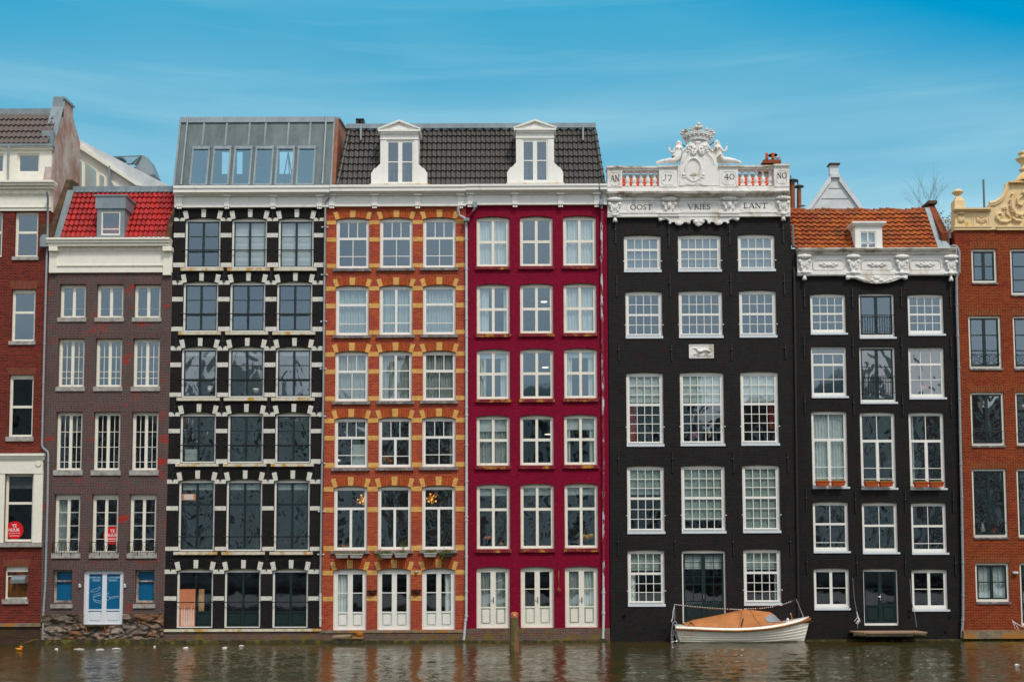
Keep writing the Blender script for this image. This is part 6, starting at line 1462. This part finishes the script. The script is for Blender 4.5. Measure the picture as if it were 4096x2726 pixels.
# litter
def litter(px,py,size,mat,label,name='litter',shape=0,cat='litter'):
    size*=.75; p=at(px,py); e=empty(name,(p.x,p.y,0),label,cat); m=MB()
    if shape==0: m.ball((p.x,p.y,.015),(size,size*.5,.045),8,4); m.ball((p.x+size*.5,p.y,.03),(size*.5,size*.3,.04),7,4)
    elif shape==1: 
        for k in range(3): m.box(p.x-size+k*size*.7,p.x-size*.45+k*size*.7,p.y-.08,p.y+.08,-.02,.03+.012*(k%2))
    elif shape==2: m.ball((p.x,p.y,.05),(.11,.07,.06),9,5); m.ball((p.x+.05,p.y,.13),.05,8,5); m.tube([(p.x+.09,p.y,.13),(p.x+.13,p.y,.12)],[.02,.008],5); m.tube([(p.x-.08,p.y,.06),(p.x-.15,p.y,.1)],[.04,.01],5)
    else: m.tube([(p.x-size,p.y,.02),(p.x,p.y+.05,.03),(p.x+size,p.y,.02)],[.02,.035,.015],6)
    return m.build('floating_scrap' if shape!=2 else 'body',mat,e)
litter(78,2600,.1,'duck_orange','small orange duck shaped float on the water below the far left house','toy_duck',2,'toy')
litter(225,2597,.09,'foam_white','white foam lump floating alone left of the white scraps below the pancake door')
litter(317,2596,.22,'foam_white','long flat white scrap floating below the left door leaf of the grey brick house',shape=1)
litter(401,2597,.17,'foam_white','white floating scrap directly below the centre of the pancake door',shape=1)
litter(465,2596,.2,'foam_white','thin white scrap floating right of the pancake door',shape=3)
litter(742,2592,.14,'foam_white','pale plastic scrap floating below the left bay of the black and white banded house',shape=0)
litter(898,2592,.13,'foam_white','crumpled white scrap floating below the middle bay of the banded house',shape=0)
litter(618,2587,.06,'foam_white','small round white cup floating near the corner of the grey brick house',shape=0)
litter(966,2584,.12,'foam_white','tiny white scrap against the mossy footing of the banded house',shape=3)
litter(4069,2661,.09,'foam_white','white scrap floating near the right edge of the picture',shape=3)
# rope at A plinth
e=empty('mooring_rope',W(100,2560,-.2),'slack dark rope hanging along the foot of the far left brick house','rope')
m=MB(); m.tube([W(x,y,-.22) for x,y in ((-20,2590),(60,2583),(105,2567),(140,2556),(180,2563),(215,2554))],.02,5); m.build('rope_strand','rope_brown',e)
# planters under D
def planter(px,py,w,mat,label,leafm='leaf',n=160,yy=-.22,droop=0,spread=1,group=None,hgt=16,soil='soil_moss'):
    x0,x1,z0,z1=pbox(px-w/2,py,px+w/2,py+hgt,yy); e=empty('window_planter',((x0+x1)/2,yy,z0),label,'planter',group); m=MB()
    d=.13; t=.03
    m.hexa([(x0+t,yy-d*.7,z0),(x1-t,yy-d*.7,z0),(x1-t,yy+d*.7,z0),(x0+t,yy+d*.7,z0),(x0,yy-d,z1-.03),(x1,yy-d,z1-.03),(x1,yy+d,z1-.03),(x0,yy+d,z1-.03)])
    m.box(x0-.015,x1+.015,yy-d-.015,yy+d+.015,z1-.03,z1); m.build('trough',mat,e)
    m=MB(); m.hexa([(x0+.02,yy-d+.02,z1),(x1-.02,yy-d+.02,z1),(x1-.02,yy+d-.02,z1),(x0+.02,yy+d-.02,z1),(x0+.05,yy-d+.04,z1+.035),(x1-.05,yy-d+.04,z1+.045),(x1-.05,yy+d-.04,z1+.03),(x0+.05,yy+d-.04,z1+.045)]); m.build('soil',soil,e)
    if n:
        m=MB(); c=Vector(((x0+x1)/2,yy-.02,z1+.06)); leaves(m,c,((x1-x0)*.55*spread,.14,.09),n,.055)
        if droop: leaves(m,c+Vector((-(x1-x0)*.5*droop,-.12,-.12)),(.16,.08,.24),int(n*.8),.06)
        m.build('foliage',leafm,e)
    return e,(x0,x1,z0,z1)
gD='planters hung below the white sash windows of the orange brick house'
planter(1369,2214,50,'planter_grey','mossy grey trough, left of the pair under the left window of the orange house',n=60,group=gD)
planter(1426,2214,50,'planter_grey','grey trough with sparse grass, right of the pair under the left window',n=80,group=gD)
planter(1544,2214,50,'planter_grey','grey trough with trailing plants under the middle window of the orange house','leaf',n=220,droop=.9,group=gD)
e,bx=planter(1604.5,2212,50,'planter_grey','grey trough with one tall weed under the middle window of the orange house',n=90,group=gD)
m=MB(); c=Vector((bx[0]+.32,-.22,bx[3])); 
for k in range(5): m.tube([c,c+Vector((.03*k-.05,0,.2+.04*k)),c+Vector((.08*k-.12,-.02,.42+.05*k))],.006,4)
leaves(m,c+Vector((0.02,0,.3)),(.16,.05,.26),70,.05); m.build('tall_weed','leaf',e)
planter(1721.5,2210,50,'planter_grey','grey trough with dense bright plant under the right window of the orange house',n=260,group=gD)
planter(1789,2210,46,'planter_dark','dark trough with overhanging plant under the right window of the orange house',n=200,droop=.9,group=gD)
# hanging baskets
def basket(px,py,label,dark):
    c=W(px,py,-.12); e=empty('wall_basket',(c.x,-.12,c.z),label,'basket','half round coir wall baskets between the white doors'); m=MB(); n=12; vs=[]
    for i in range(n+1):
        a=math.pi*i/n
        for j in range(6): b_=j/5*math.pi/2; vs.append((c.x+.2*math.cos(a)*math.cos(b_),-.005-.17*math.sin(a)*math.cos(b_),c.z-.19*math.sin(b_)))
    m.add(vs,[(i*6+j,i*6+j+1,(i+1)*6+j+1,(i+1)*6+j) for i in range(n) for j in range(5)],0,True); m.build('liner','basket_coir',e)
    m=MB(); m.tube([(c.x+.205*math.cos(math.pi*i/n),-.005-.175*math.sin(math.pi*i/n),c.z) for i in range(n+1)],.012,5); m.tube([(c.x-.21,-.01,c.z),(c.x+.21,-.01,c.z)],.012,5)
    for q in ((.3,.5,.7) if dark else (.5,)): m.tube([(c.x+.205*math.cos(math.pi*q)*math.cos(t*.3),-.01-.18*math.sin(math.pi*q)*math.cos(t*.3),c.z-.195*math.sin(t*.3)) for t in range(6)],.008,4)
    m.build('wire_frame','black_iron',e)
basket(1487.5,2360,'dark ribbed coir basket on the wall between the left and middle white doors',1)
basket(1664.5,2358,'plain brown coir basket on the wall between the middle and right white doors',0)
# wall lamp on D
e=empty('wall_lamp',W(1666,2284,-.05),'small round wall lamp above the brown basket beside the right white door','lamp'); c=W(1666,2284,-.05)
m=MB(); m.lathe([(.06,-.06),(.065,0),(.05,.03)],(c.x,-.03,c.z),12,'y'); m.build('housing','steel',e); m=MB(); m.ball((c.x,-.1,c.z),(.035,.02,.035),8,5); m.build('lens','sign_white',e)
# raft + bowl at D
b=at(1395,2576,.05); e=empty('small_raft',(b.x,-.55,0),'low mossy wooden raft at the foot of the left white door','raft')
m=MB(); x0=W(1333,2560,-.5).x; x1=W(1455,2560,-.5).x; m.box(x0,x1,-.85,-.35,-.05,.14); m.build('hull_box','wood_dark',e)
m=MB(); m.hexa([(x0,-.9,.22),(x1-.5,-.9,.26),(x1-.5,-.3,.30),(x0,-.3,.26),(x0,-.9,.26),(x1-.5,-.9,.30),(x1-.5,-.3,.34),(x0,-.3,.30)]); m.box(x1-.42,x1,-.9,-.3,.2,.25); m.build('deck_boards','concrete_rust',e)
c=W(1437,2555,-.55); e=empty('plant_bowl',(c.x,-.55,.3),'round ochre yellow plant bowl standing on the mossy raft','bowl')
m=MB(); m.lathe([(.10,-.02),(.145,.02),(.155,.14),(.15,.155),(.13,.15),(.12,.06)],(c.x,-.5,.28),16); m.build('bowl_body','yellow_bowl',e)
m=MB(); m.lathe([(.13,.11),(.02,.13)],(c.x,-.5,.28),12); m.build('soil','soil_moss',e)
# orange planters on G
gG='terracotta troughs on the sills of the tall french windows'
names=['left','left','middle','middle','right','right']
for i,(px,w) in enumerate(((3290,52),(3353,52),(3485,53),(3544,52),(3684,53),(3745,54))):
    planter(px,1923+i//2*2,w,'terracotta','%s terracotta trough under the %s french window of the black house'%('left hand' if i%2==0 else 'right hand',names[i]),n=24,yy=-.12,group=gG,hgt=19)
# landing stage
c=W(3548,2520,-.5); e=empty('landing_stage',(c.x,-.5,W(3548,2525,-.6).z),'suspended wooden landing platform below the dark double door of the black house','platform')
x0=W(3412,2520,-.5).x; x1=W(3680,2520,-.5).x; zt=W(3548,2515,-.2).z-.06; m=MB()
m.prism([(x0,-.02),(x1,-.02),(x1+.1,-1.0),(x0+.25,-1.05),(x0-.02,-.6)][::-1],zt-.05,zt,axis='z'); m.build('deck','wood_deck',e)
m=MB(); m.box(x0,x1+.05,-1.06,-.98,zt-.17,zt-.055); m.box(x0+.3,x0+.4,-1.0,0,zt-.2,zt-.06); m.box(x1-.4,x1-.3,-1.0,0,zt-.2,zt-.06)
for xx in (x0+.2,x1-.1): m.tube([(xx-.35,-1.04,zt-.10),(xx+.12,-1.04,zt-.13)],.07,8)
m.build('beam','wood_dark',e)
for pts in (((3411,2310,-.02),(3417,2390,-.3),(3428,2450,-.6),(3431,2512,-.9)),((3639,2314,-.02),(3646,2400,-.4),(3660,2460,-.7),(3667,2506,-.9))):
    m=MB(); m.tube([W(a,b_,y_) for a,b_,y_ in pts],.011,5); m.build('support_chain','zinc_dark',e)
e=empty('mooring_line',W(3428,2470,-.7),'knotted white line tied to the left chain of the wooden landing','rope')
m=MB(); m.tube([W(a,b_,-.8) for a,b_ in ((3427,2445),(3431,2462),(3437,2475),(3441,2485),(3432,2480),(3424,2490),(3430,2496),(3436,2478),(3429,2460))],.022,5); m.tube([W(3431,2465,-.8),W(3418,2483,-.8)],.012,4); m.build('line_strand','foam_white',e)
e=empty('mooring_line',W(4060,2480,-.2),'thin white mooring line hanging at the lower right corner door','rope')
m=MB(); m.tube([W(a,b_,-.25) for a,b_ in ((4048,2479),(4060,2488),(4080,2500),(4100,2508))],.015,5); m.tube([W(a,b_,-.25) for a,b_ in ((4050,2482),(4060,2510),(4078,2522),(4066,2500),(4052,2484))],.012,5); m.build('line_strand','foam_white',e)
# chandelier, small lamps
def hang(px,py,y,label,kind):
    c=W(px,py,y); 
    if kind=='ch':
        e=empty('chandelier',(c.x,y,c.z),label,'chandelier'); m=MB(); random.seed(9)
        for k in range(46):
            a=random.uniform(0,6.28); r=random.uniform(.05,.26); m.ball((c.x+r*math.cos(a),y+r*math.sin(a),c.z+random.uniform(-.3,.2)*(1-r*1.5)),random.uniform(.025,.045),6,4,1 if k%4==0 else 0)
        m.build('glass_bulbs',['amber_glass','lamp_warm'],e)
    else:
        e=empty('ceiling_lamp',(c.x,y,c.z),label,'lamp'); m=MB(); m.lathe([(.13,0),(.14,.02),(.05,.03)],c,14); m.build('lamp_disc','lamp_white',e)
hang(1727,1985,.7,'whole amber chandelier glowing in the right window of the orange brick house','ch')
hang(1452,1990,.8,'partly hidden amber chandelier in the left window of the orange brick house','ch')
hang(2176,1208,.6,'lit round ceiling lamp in the second row middle window of the crimson house','l')
hang(2181,1470,.6,'lit round ceiling lamp in the third row middle window of the crimson house','l')
hang(2192,1737,.6,'lit ceiling lamp in the fourth row middle window of the crimson house','l')
hang(2173,680,.5,'lit round ceiling lamp in the dormer of the crimson house','l')
# window sill ornaments
def deco(px,py,y,prof,mat,label,name,cat):
    c=W(px,py,y); e=empty(name,(c.x,y,c.z),label,cat); m=MB(); m.lathe(prof,c,12); m.build('body',mat,e)
deco(841,1568,.26,[(.02,0),(.12,.01),(.13,.13),(.12,.25),(.02,.26)],'pipe_grey','round silver dish in the third row left window of the banded house','round_dish','dish')
deco(1025,1570,.26,[(.09,0),(.13,.1),(.16,.14),(.15,.16)],'sign_white','white bowl in the third row middle window of the banded house','bowl','bowl')
deco(3931,2125,.26,[(.10,0),(.11,.12),(.06,.22),(.05,.38),(.06,.40)],'blind','pale bottle vase in the tall window of the far right house','vase','vase')
deco(1352,1846,.24,[(.12,0),(.12,.09),(.11,.1)],'sign_white','white stack of plates in the fourth row left window of the orange brick house','plate_stack','plates')
def lump(px,py,w,h,mat,label,name,cat,y=.34,n=5):
    c=W(px,py,y); e=empty(name,(c.x,y,c.z),label,cat); m=MB(); random.seed(int(px))
    for k in range(n): m.ball((c.x+random.uniform(-.5,.5)*w,y+random.uniform(-.05,.05),c.z+random.uniform(-.4,.4)*h),(w*.33,.07,h*.4),8,5)
    m.build('body',mat,e)
paint('seat_orange',(.75,.20,.01),.7,var=.1); paint('petal_pink',(.65,.25,.40),.7,var=.2); paint('seat_yellow',(.80,.45,.02),.7,var=.1)
lump(1942,2147,.55,.14,'seat_orange','orange seat back inside the left window of the crimson fifth row','seat','chair')
lump(2004,2174,.20,.10,'seat_yellow','yellow cushion at the right of the left window of the crimson fifth row','cushion','cushion')
lump(2351,2145,.42,.24,'seat_yellow','amber seat inside the right window of the crimson fifth row','seat','chair')
lump(2318,2160,.12,.2,'seat_orange','narrow orange seat edge beside the mullion in the crimson fifth row right window','seat','chair')
lump(1383,2183,.4,.09,'seat_orange','orange chair top in the left pane of the orange house window above the troughs','seat','chair')
lump(1550,1836,.3,.22,'seat_orange','orange chair inside the fourth row middle window of the orange brick house','seat','chair')
lump(2778,1742,.16,.2,'petal_pink','pink orchid in the third row middle window of the large black house','potted_orchid','flower',n=9)
lump(2835,1728,.12,.3,'blind','white orchid in the third row middle window of the large black house','potted_orchid','flower',n=8)
lump(3695,1550,.25,.14,'seat_orange','orange flowers in the second row right window of the black house','flower_bunch','flower',n=8)
lump(3975,2120,.3,.22,'cloth_red','red cloth heap behind the tall green window of the far right house','cloth_heap','cloth')
lump(1455,1846,.4,.25,'pipe_grey','pale grey lamp shapes in the fourth row left window of the orange brick house','table_lamp','lamp')
# ============================================================ boat
random.seed(2)
YB=at(2976,2570).y; beam=.86; yc=YB+beam; 
xs_=W(2706,2520,YB).x; xb_=W(3243,2485,YB+.6).x; LB=xb_-xs_
e=empty('motor_boat',((xs_+xb_)/2,yc,0),'white clinker boat with an orange canvas cover moored before the black house','boat')
def hb(s): # half breadth
    if s<.55: return beam*(.80+.20*math.sin(s/.55*math.pi/2))
    u=(s-.55)/.45; return max(.015,beam*(1-u**2.3))
def sheer(s): return .60+.10*(1-s)**2*0.4-.06*math.sin(s*math.pi)+.36*max(0,(s-.35)/.65)**2
NS=28; NK=8
def hullpt(s,k,side,off=0):
    """k 0 keel..1 sheer"""
    z0=-.22; zs=sheer(s)-.10; z=z0+(zs-z0)*k; b=hb(s); flare=(.62+.38*k**.7) if s<.9 else (.35+.65*k)
    fl=.62-.30*max(0,(s-.4)/.6); flare=fl+(1-fl)*k**.75
    rake=.26*(1-k)*(1 if s<.5 else 0)*max(0,(1-s*6)); rb=-.30*(1-k)**1.3*max(0,(s-.7)/.3)
    x=xs_+LB*s+rake+rb
    return Vector((x,yc+side*(b*flare+off),z))
m=MB()
for side in (-1,1):
    vs=[]
    for i in range(NS+1):
        s=i/NS
        for k in range(NK+1):
            kk=k/NK; vs.append(hullpt(s,kk,side,.0)); 
            if k<NK: vs.append(hullpt(s,kk+1/NK-.012,side,-.014 if k<NK-1 else 0)) if 0 else vs.append(hullpt(s,(k+.94)/NK,side,.022))
    w=2*NK+1
    m.add(vs,[(i*w+k,i*w+k+1,(i+1)*w+k+1,(i+1)*w+k) for i in range(NS) for k in range(w-1)],0,False)
st=[hullpt(0,k/NK,-1) for k in range(NK+1)]+[hullpt(0,k/NK,1) for k in range(NK,-1,-1)]
m.add(st,[tuple(range(len(st)))]); m.build('hull','hull_white',e)
# dark waterline strip
m=MB()
for side in (-1,1):
    pts=[hullpt(i/NS,(.22+.045)/(sheer(i/NS)-.10+.22),side,.012) for i in range(NS+1)]
    lo=[Vector((p.x,p.y,-.1)) for p in pts]
    m.add(pts+lo,[(i,i+1,NS+2+i,NS+1+i) for i in range(NS)])
m.build('waterline_growth','waterline_green',e)
# gunwale / deck strip
m=MB()
for side in (-1,1):
    A_=[];B_=[];C_=[]
    for i in range(NS+1):
        s=i/NS; p=hullpt(s,1,side); z=sheer(s); A_.append(Vector((p.x,p.y,p.z))); B_.append(Vector((p.x,p.y-side*.015,z))); C_.append(Vector((p.x,yc+(p.y-yc)*max(0,(1-.2)),z+.02)))
    n=NS+1; m.add(A_+B_+C_,[(i,i+1,n+i+1,n+i) for i in range(NS)]+[(n+i,n+i+1,2*n+i+1,2*n+i) for i in range(NS)],0,True)
pts=[]
i0=int(NS*.76)
for i in range(i0,NS+1):
    s=i/NS; p=hullpt(s,1,-1); q=hullpt(s,1,1); f=.8; pts.append((Vector((p.x,yc+(p.y-yc)*f,sheer(s)+.02)),Vector((q.x,yc+(q.y-yc)*f,sheer(s)+.02))))
vs=[a for pr_ in pts for a in pr_]; m.add(vs,[(2*i,2*i+1,2*i+3,2*i+2) for i in range(len(pts)-1)])
s0=[Vector((xs_,yc-.7,.45)),Vector((xs_,yc+.7,.45)),Vector((xs_,yc+.66,.66)),Vector((xs_,yc-.66,.66)),Vector((xs_+.5,yc+.6,.66)),Vector((xs_+.5,yc-.6,.66))]
m.add(s0,[(0,1,2,3),(3,2,4,5)]); m.build('deck','hull_white',e)
# rope rubbing strake
m=MB()
for side in (-1,1):
    N2=170; path=[];rr=[]
    for i in range(N2+1):
        s=i/N2; p=hullpt(s,1,side,.035); path.append(Vector((p.x,p.y,p.z))); rr.append(.040+.010*math.sin(i*1.9)+(.05*max(0,(s-.93)/.07)))
    m.tube(path,rr,7)
tip=Vector((xb_+.02,yc,sheer(1)-.12)); m.tube([tip+Vector((-.35,-.12,-.08)),tip+Vector((-.08,-.06,-.03)),tip+Vector((.08,0,0)),tip+Vector((-.08,.06,-.03))],[.07,.085,.08,.06],8)
m.build('rope_fender','rope_brown',e)
# canvas cover
def Xp(px): return W(px,2500,YB+.5).x
ridge=[(2738,2493),(2780,2478),(2850,2464),(2920,2449),(2960,2440),(2985,2434.5),(3030,2439),(3088,2446),(3112,2464),(3130,2484),(3141,2498)]
m=MB(); nc=12; vs=[]; RR=[]
fine=[]
for a,b_ in zip(ridge[:-1],ridge[1:]):
    for t_ in range(4): fine.append((a[0]+(b_[0]-a[0])*t_/4,a[1]+(b_[1]-a[1])*t_/4))
fine.append(ridge[-1])
def covz(px,py): return W(px,py,yc-.1).z
for j,(px,py) in enumerate(fine):
    X=Xp(px); s=(X-xs_)/LB; b_=hb(s)*.86; zb0=sheer(s)+.02; zr=max(covz(px,py),zb0+.02); rw=.30 if px>2960 and px<3110 else .12
    row=[]
    for i in range(nc+1):
        u=-1+2*i/nc; a=abs(u); 
        if a<rw: zz=zr-.02*(a/rw)**2
        else:
            q=(a-rw)/(1-rw); zz=zr+(zb0-zr)*(q**1.15)
            zz+=.035*math.sin(px*.07+a*11)*math.sin(q*math.pi)
        if 2990<px<3080: zz-=0
        row.append(Vector((X,yc+u*b_,zz)))
    vs+=row; RR.append(row)
w=nc+1
# split transparent window faces
WX0,WX1=Xp(3066),Xp(3126)
fs=[];gfs=[]
for j in range(len(fine)-1):
    for i in range(nc): fs.append((j*w+i,j*w+i+1,(j+1)*w+i+1,(j+1)*w+i))
m.add(vs,fs,0,True); co=m.build('canvas_cover','canvas',e)
def covpt(px,frac): # near side point; frac 0 bottom 1 ridge
    X=Xp(px); 
    for j in range(len(RR)-1):
        if RR[j][0].x<=X<=RR[j+1][0].x:
            t_=(X-RR[j][0].x)/(RR[j+1][0].x-RR[j][0].x+1e-9); u=frac*(nc/2); i=min(int(u),nc//2-1); f=u-i
            return (RR[j][i].lerp(RR[j][i+1],f)).lerp(RR[j+1][i].lerp(RR[j+1][i+1],f),t_)+Vector((0,-.012,.006))
    return RR[-1][0]
m=MB(); pg=[]
cols_=[3058,3070,3082,3094,3106,3118,3126]
lo=[.24,.16,.15,.14,.14,.14,.2]; hi=[.30,.42,.54,.66,.66,.58,.3]
vs=[]
for px,a,b_ in zip(cols_,lo,hi): vs+=[covpt(px,a)+Vector((0,-.01,0)),covpt(px,(a+b_)/2)+Vector((0,-.015,0)),covpt(px,b_)+Vector((0,-.01,0))]
m.add(vs,[(3*i+k,3*i+k+1,3*i+k+4,3*i+k+3) for i in range(len(cols_)-1) for k in (0,1)],0,True); m.build('cover_window','cover_film',co) if 'cover_film' in MATS else None
if 'cover_film' not in MATS:
    paint('cover_film',(.25,.29,.32),.12,var=.05,spec=.8); m.build('cover_window','cover_film',co)
m=MB()
for px in range(2760,3135,22): m.ball(covpt(px,.06),.014,6,4)
m.build('cover_stud','steel',co)
m=MB(); m.tube([covpt(2986+(-38)*(1-f/6),f/6*.99)+Vector((0,-.005,0)) for f in range(7)],.014,5); m.tube([covpt(2986+ (50)*(1-f/6),f/6*.99)+Vector((0,-.005,0)) for f in range(7)],.010,5); m.build('cover_seam','canvas',co)
m=MB(); m.tube([covpt(2755,.3),covpt(2765,.7),covpt(2772,.1)],.014,5); m.tube([covpt(2765,.7),covpt(2775,.02)+Vector((0,-.08,-.12))],.01,5); m.tube([covpt(2957,.02),covpt(2970,.3)],.025,5); m.build('cover_strap','black_iron',co)
# poles, lights, ladder, motor
m=MB(); m.tube([W(2699,2482,yc-.2),W(2698.5,2416,yc-.2)],.018,6); m.build('stern_pole','steel',e)
m=MB(); m.tube([W(3220,2480,yc-.1),W(3184,2394,yc-.1)],.02,6); m.build('bow_pole','steel',e)
m=MB()
path=[W(a,b_,yc-.2) for a,b_ in ((2699,2416),(2740,2420),(2800,2426),(2860,2431),(2920,2434),(2960,2436),(2986,2433),(3040,2432),(3090,2425),(3140,2413),(3184,2395))]
m.tube(path,.008,4,0)
path2=[W(a,b_,yc-.1) for a,b_ in ((2699,2416),(2760,2425),(2840,2434),(2920,2437),(2970,2436),(2986,2433),(3060,2428),(3130,2415),(3170,2406))]
m.tube(path2,.007,4,0)
for i in range(len(path)-1):
    for k in range(6):
        if i>4 and random.random()<.3: continue
        m.ball(path[i].lerp(path[i+1],k/6),.023,5,3,1)
m.tube([W(a,b_,yc-.2) for a,b_ in ((2699,2418),(2693,2440),(2691,2465),(2686,2485))],.016,5,1)
m.build('string_lights',['rope_brown','sign_white'],e)
m=MB()
for dx in (0,.07): m.tube([(xs_-.10+dx,yc-.55,.48),(xs_-.16+dx,yc-.56,.45),(xs_-.17+dx,yc-.56,-.05)],.014,6)
for z in (.02,.15,.28): m.tube([(xs_-.17,yc-.56,z),(xs_-.10,yc-.56,z)],.012,5)
m.tube([(xs_-.15,yc-.56,.05),(xs_+.2,yc-.5,.08)],.014,5); m.tube([(xs_+.1,yc-.5,.62),(xs_+.02,yc-.55,.82),(xs_-.08,yc-.55,.80),(xs_-.14,yc-.55,.5)],.02,6); m.build('boarding_ladder','steel',e)
m=MB(); m.ball((xs_-.06,yc-.35,.55),(.09,.12,.22),8,6); m.build('stern_fender','black_iron',e)
c=W(3150,2478,yc+.1); m=MB(); m.ball(c,(.09,.09,.10),10,6); m.tube([c,c-Vector((0,0,.16))],.04,6); m.build('bow_light','steel',e)
m=MB(); m.tube([W(3162,2450,yc),W(3172,2486,yc)],.022,5); m.build('boat_hook','post_cap',e)
x0,x1,z0,z1=pbox(2734,2531,2784,2540,YB-.02)
sp=hullpt(.09,.84,-1,.024); 
hy=min(hullpt(.05,.84,-1,.03).y,hullpt(.15,.84,-1,.03).y)
x0=W(2746,2535,hy).x; x1=W(2784,2535,hy).x; text('lettering','INTERBOAT 17',(x0,z0+.02,x1,z1-.02),hy,'post_cap',e,.003)
m=MB(); c=W(2738,2535,hy); m.prism([(c.x-.05,c.z),(c.x+.05,c.z),(c.x+.03,c.z+.03),(c.x-.03,c.z+.03)],hy-.004,hy); m.build('emblem','post_cap',e)

# ============================================================ sky and light
w=bpy.data.worlds.new("World"); SC.world=w; w.use_nodes=True; t=w.node_tree
for n in list(t.nodes): t.nodes.remove(n)
o=t.nodes.new('ShaderNodeOutputWorld'); bg=t.nodes.new('ShaderNodeBackground'); L(t,bg.outputs[0],o.inputs[0])
SUN_EL,SUN_AZ=R(54),R(150)   # azimuth clockwise from +Y : behind the viewer, a little to the right
sk_=t.nodes.new('ShaderNodeTexSky'); sk_.sky_type='NISHITA'; sk_.sun_disc=False; sk_.sun_elevation=SUN_EL; sk_.sun_rotation=SUN_AZ; sk_.dust_density=1.5
tc=t.nodes.new('ShaderNodeTexCoord').outputs['Generated']
s=N(t,'ShaderNodeSeparateXYZ'); L(t,tc,s.inputs[0])
mr=N(t,'ShaderNodeMapRange'); L(t,s.outputs[2],mr.inputs[0]); mr.inputs[1].default_value=.20; mr.inputs[2].default_value=.50
nz=noisef(t,stretch(t,tc,(1.2,1.2,8)),1.5,3,.45,.7)
ad=N(t,'ShaderNodeMath',operation='MULTIPLY_ADD'); L(t,nz,ad.inputs[0]); ad.inputs[1].default_value=1.0; L(t,mr.outputs[0],ad.inputs[2])
sb=N(t,'ShaderNodeMath',operation='SUBTRACT'); L(t,ad.outputs[0],sb.inputs[0]); sb.inputs[1].default_value=.50
# deeper blue opening towards the upper right
xm=N(t,'ShaderNodeMath',operation='MULTIPLY_ADD'); L(t,s.outputs[0],xm.inputs[0]); xm.inputs[1].default_value=.35; L(t,s.outputs[2],xm.inputs[2])
blue=ramp(t,sb.outputs[0],[(.0,(.37,.59,.68)),(.33,(.215,.435,.55)),(.62,(.12,.355,.50)),(1,(.035,.285,.46))])
op=ramp(t,xm.outputs[0],[(.49,0),(.545,1)])
blue=mixc(t,ramp(t,noisef(t,stretch(t,tc,(1.0,1.0,16)),1.9,5,.6,.5),[(.45,0),(.75,.22)]),blue,(.36,.58,.66))
blue=mixc(t,op,blue,(.0,.235,.45))
# white overcast for the rest of the vault (behind the viewer and overhead)
ymask=N(t,'ShaderNodeMath',operation='MULTIPLY_ADD'); L(t,s.outputs[1],ymask.inputs[0]); ymask.inputs[1].default_value=1; 
zz=N(t,'ShaderNodeMath',operation='MULTIPLY'); L(t,s.outputs[2],zz.inputs[0]); zz.inputs[1].default_value=-.55; L(t,zz.outputs[0],ymask.inputs[2])
front=ramp(t,ymask.outputs[0],[(.25,0),(.50,1)])
sky0=N(t,'ShaderNodeVectorMath',operation='SCALE'); L(t,sk_.outputs[0],sky0.inputs[0]); sky0.inputs['Scale'].default_value=.10
sky1=N(t,'ShaderNodeVectorMath',operation='MINIMUM'); L(t,sky0.outputs[0],sky1.inputs[0]); sky1.inputs[1].default_value=(.9,.9,.9)
cl=ramp(t,noisef(t,stretch(t,tc,(1,1,2.5)),1.8,5,.6),[(.35,(.46,.52,.58)),(.65,(.84,.84,.84))])
rear=mixc(t,.78,sky1.outputs[0],cl)
col=mixc(t,front,rear,blue)
L(t,col,bg.inputs[0]); bg.inputs[1].default_value=.94
sd=bpy.data.lights.new('sun','SUN'); sd.energy=1.5; sd.angle=R(10); sd.color=(1,.93,.82); so=bpy.data.objects.new('sun',sd); COL.objects.link(so)
dirn=Vector((math.sin(SUN_AZ)*math.cos(SUN_EL),math.cos(SUN_AZ)*math.cos(SUN_EL),math.sin(SUN_EL)))
so.rotation_euler=dirn.to_track_quat('Z','Y').to_euler()
SC.view_settings.view_transform='Standard'; SC.view_settings.look='None'; SC.view_settings.exposure=.54; SC.view_settings.gamma=1
SC.render.engine='CYCLES'
SC.cycles.max_bounces=8; SC.cycles.transparent_max_bounces=12
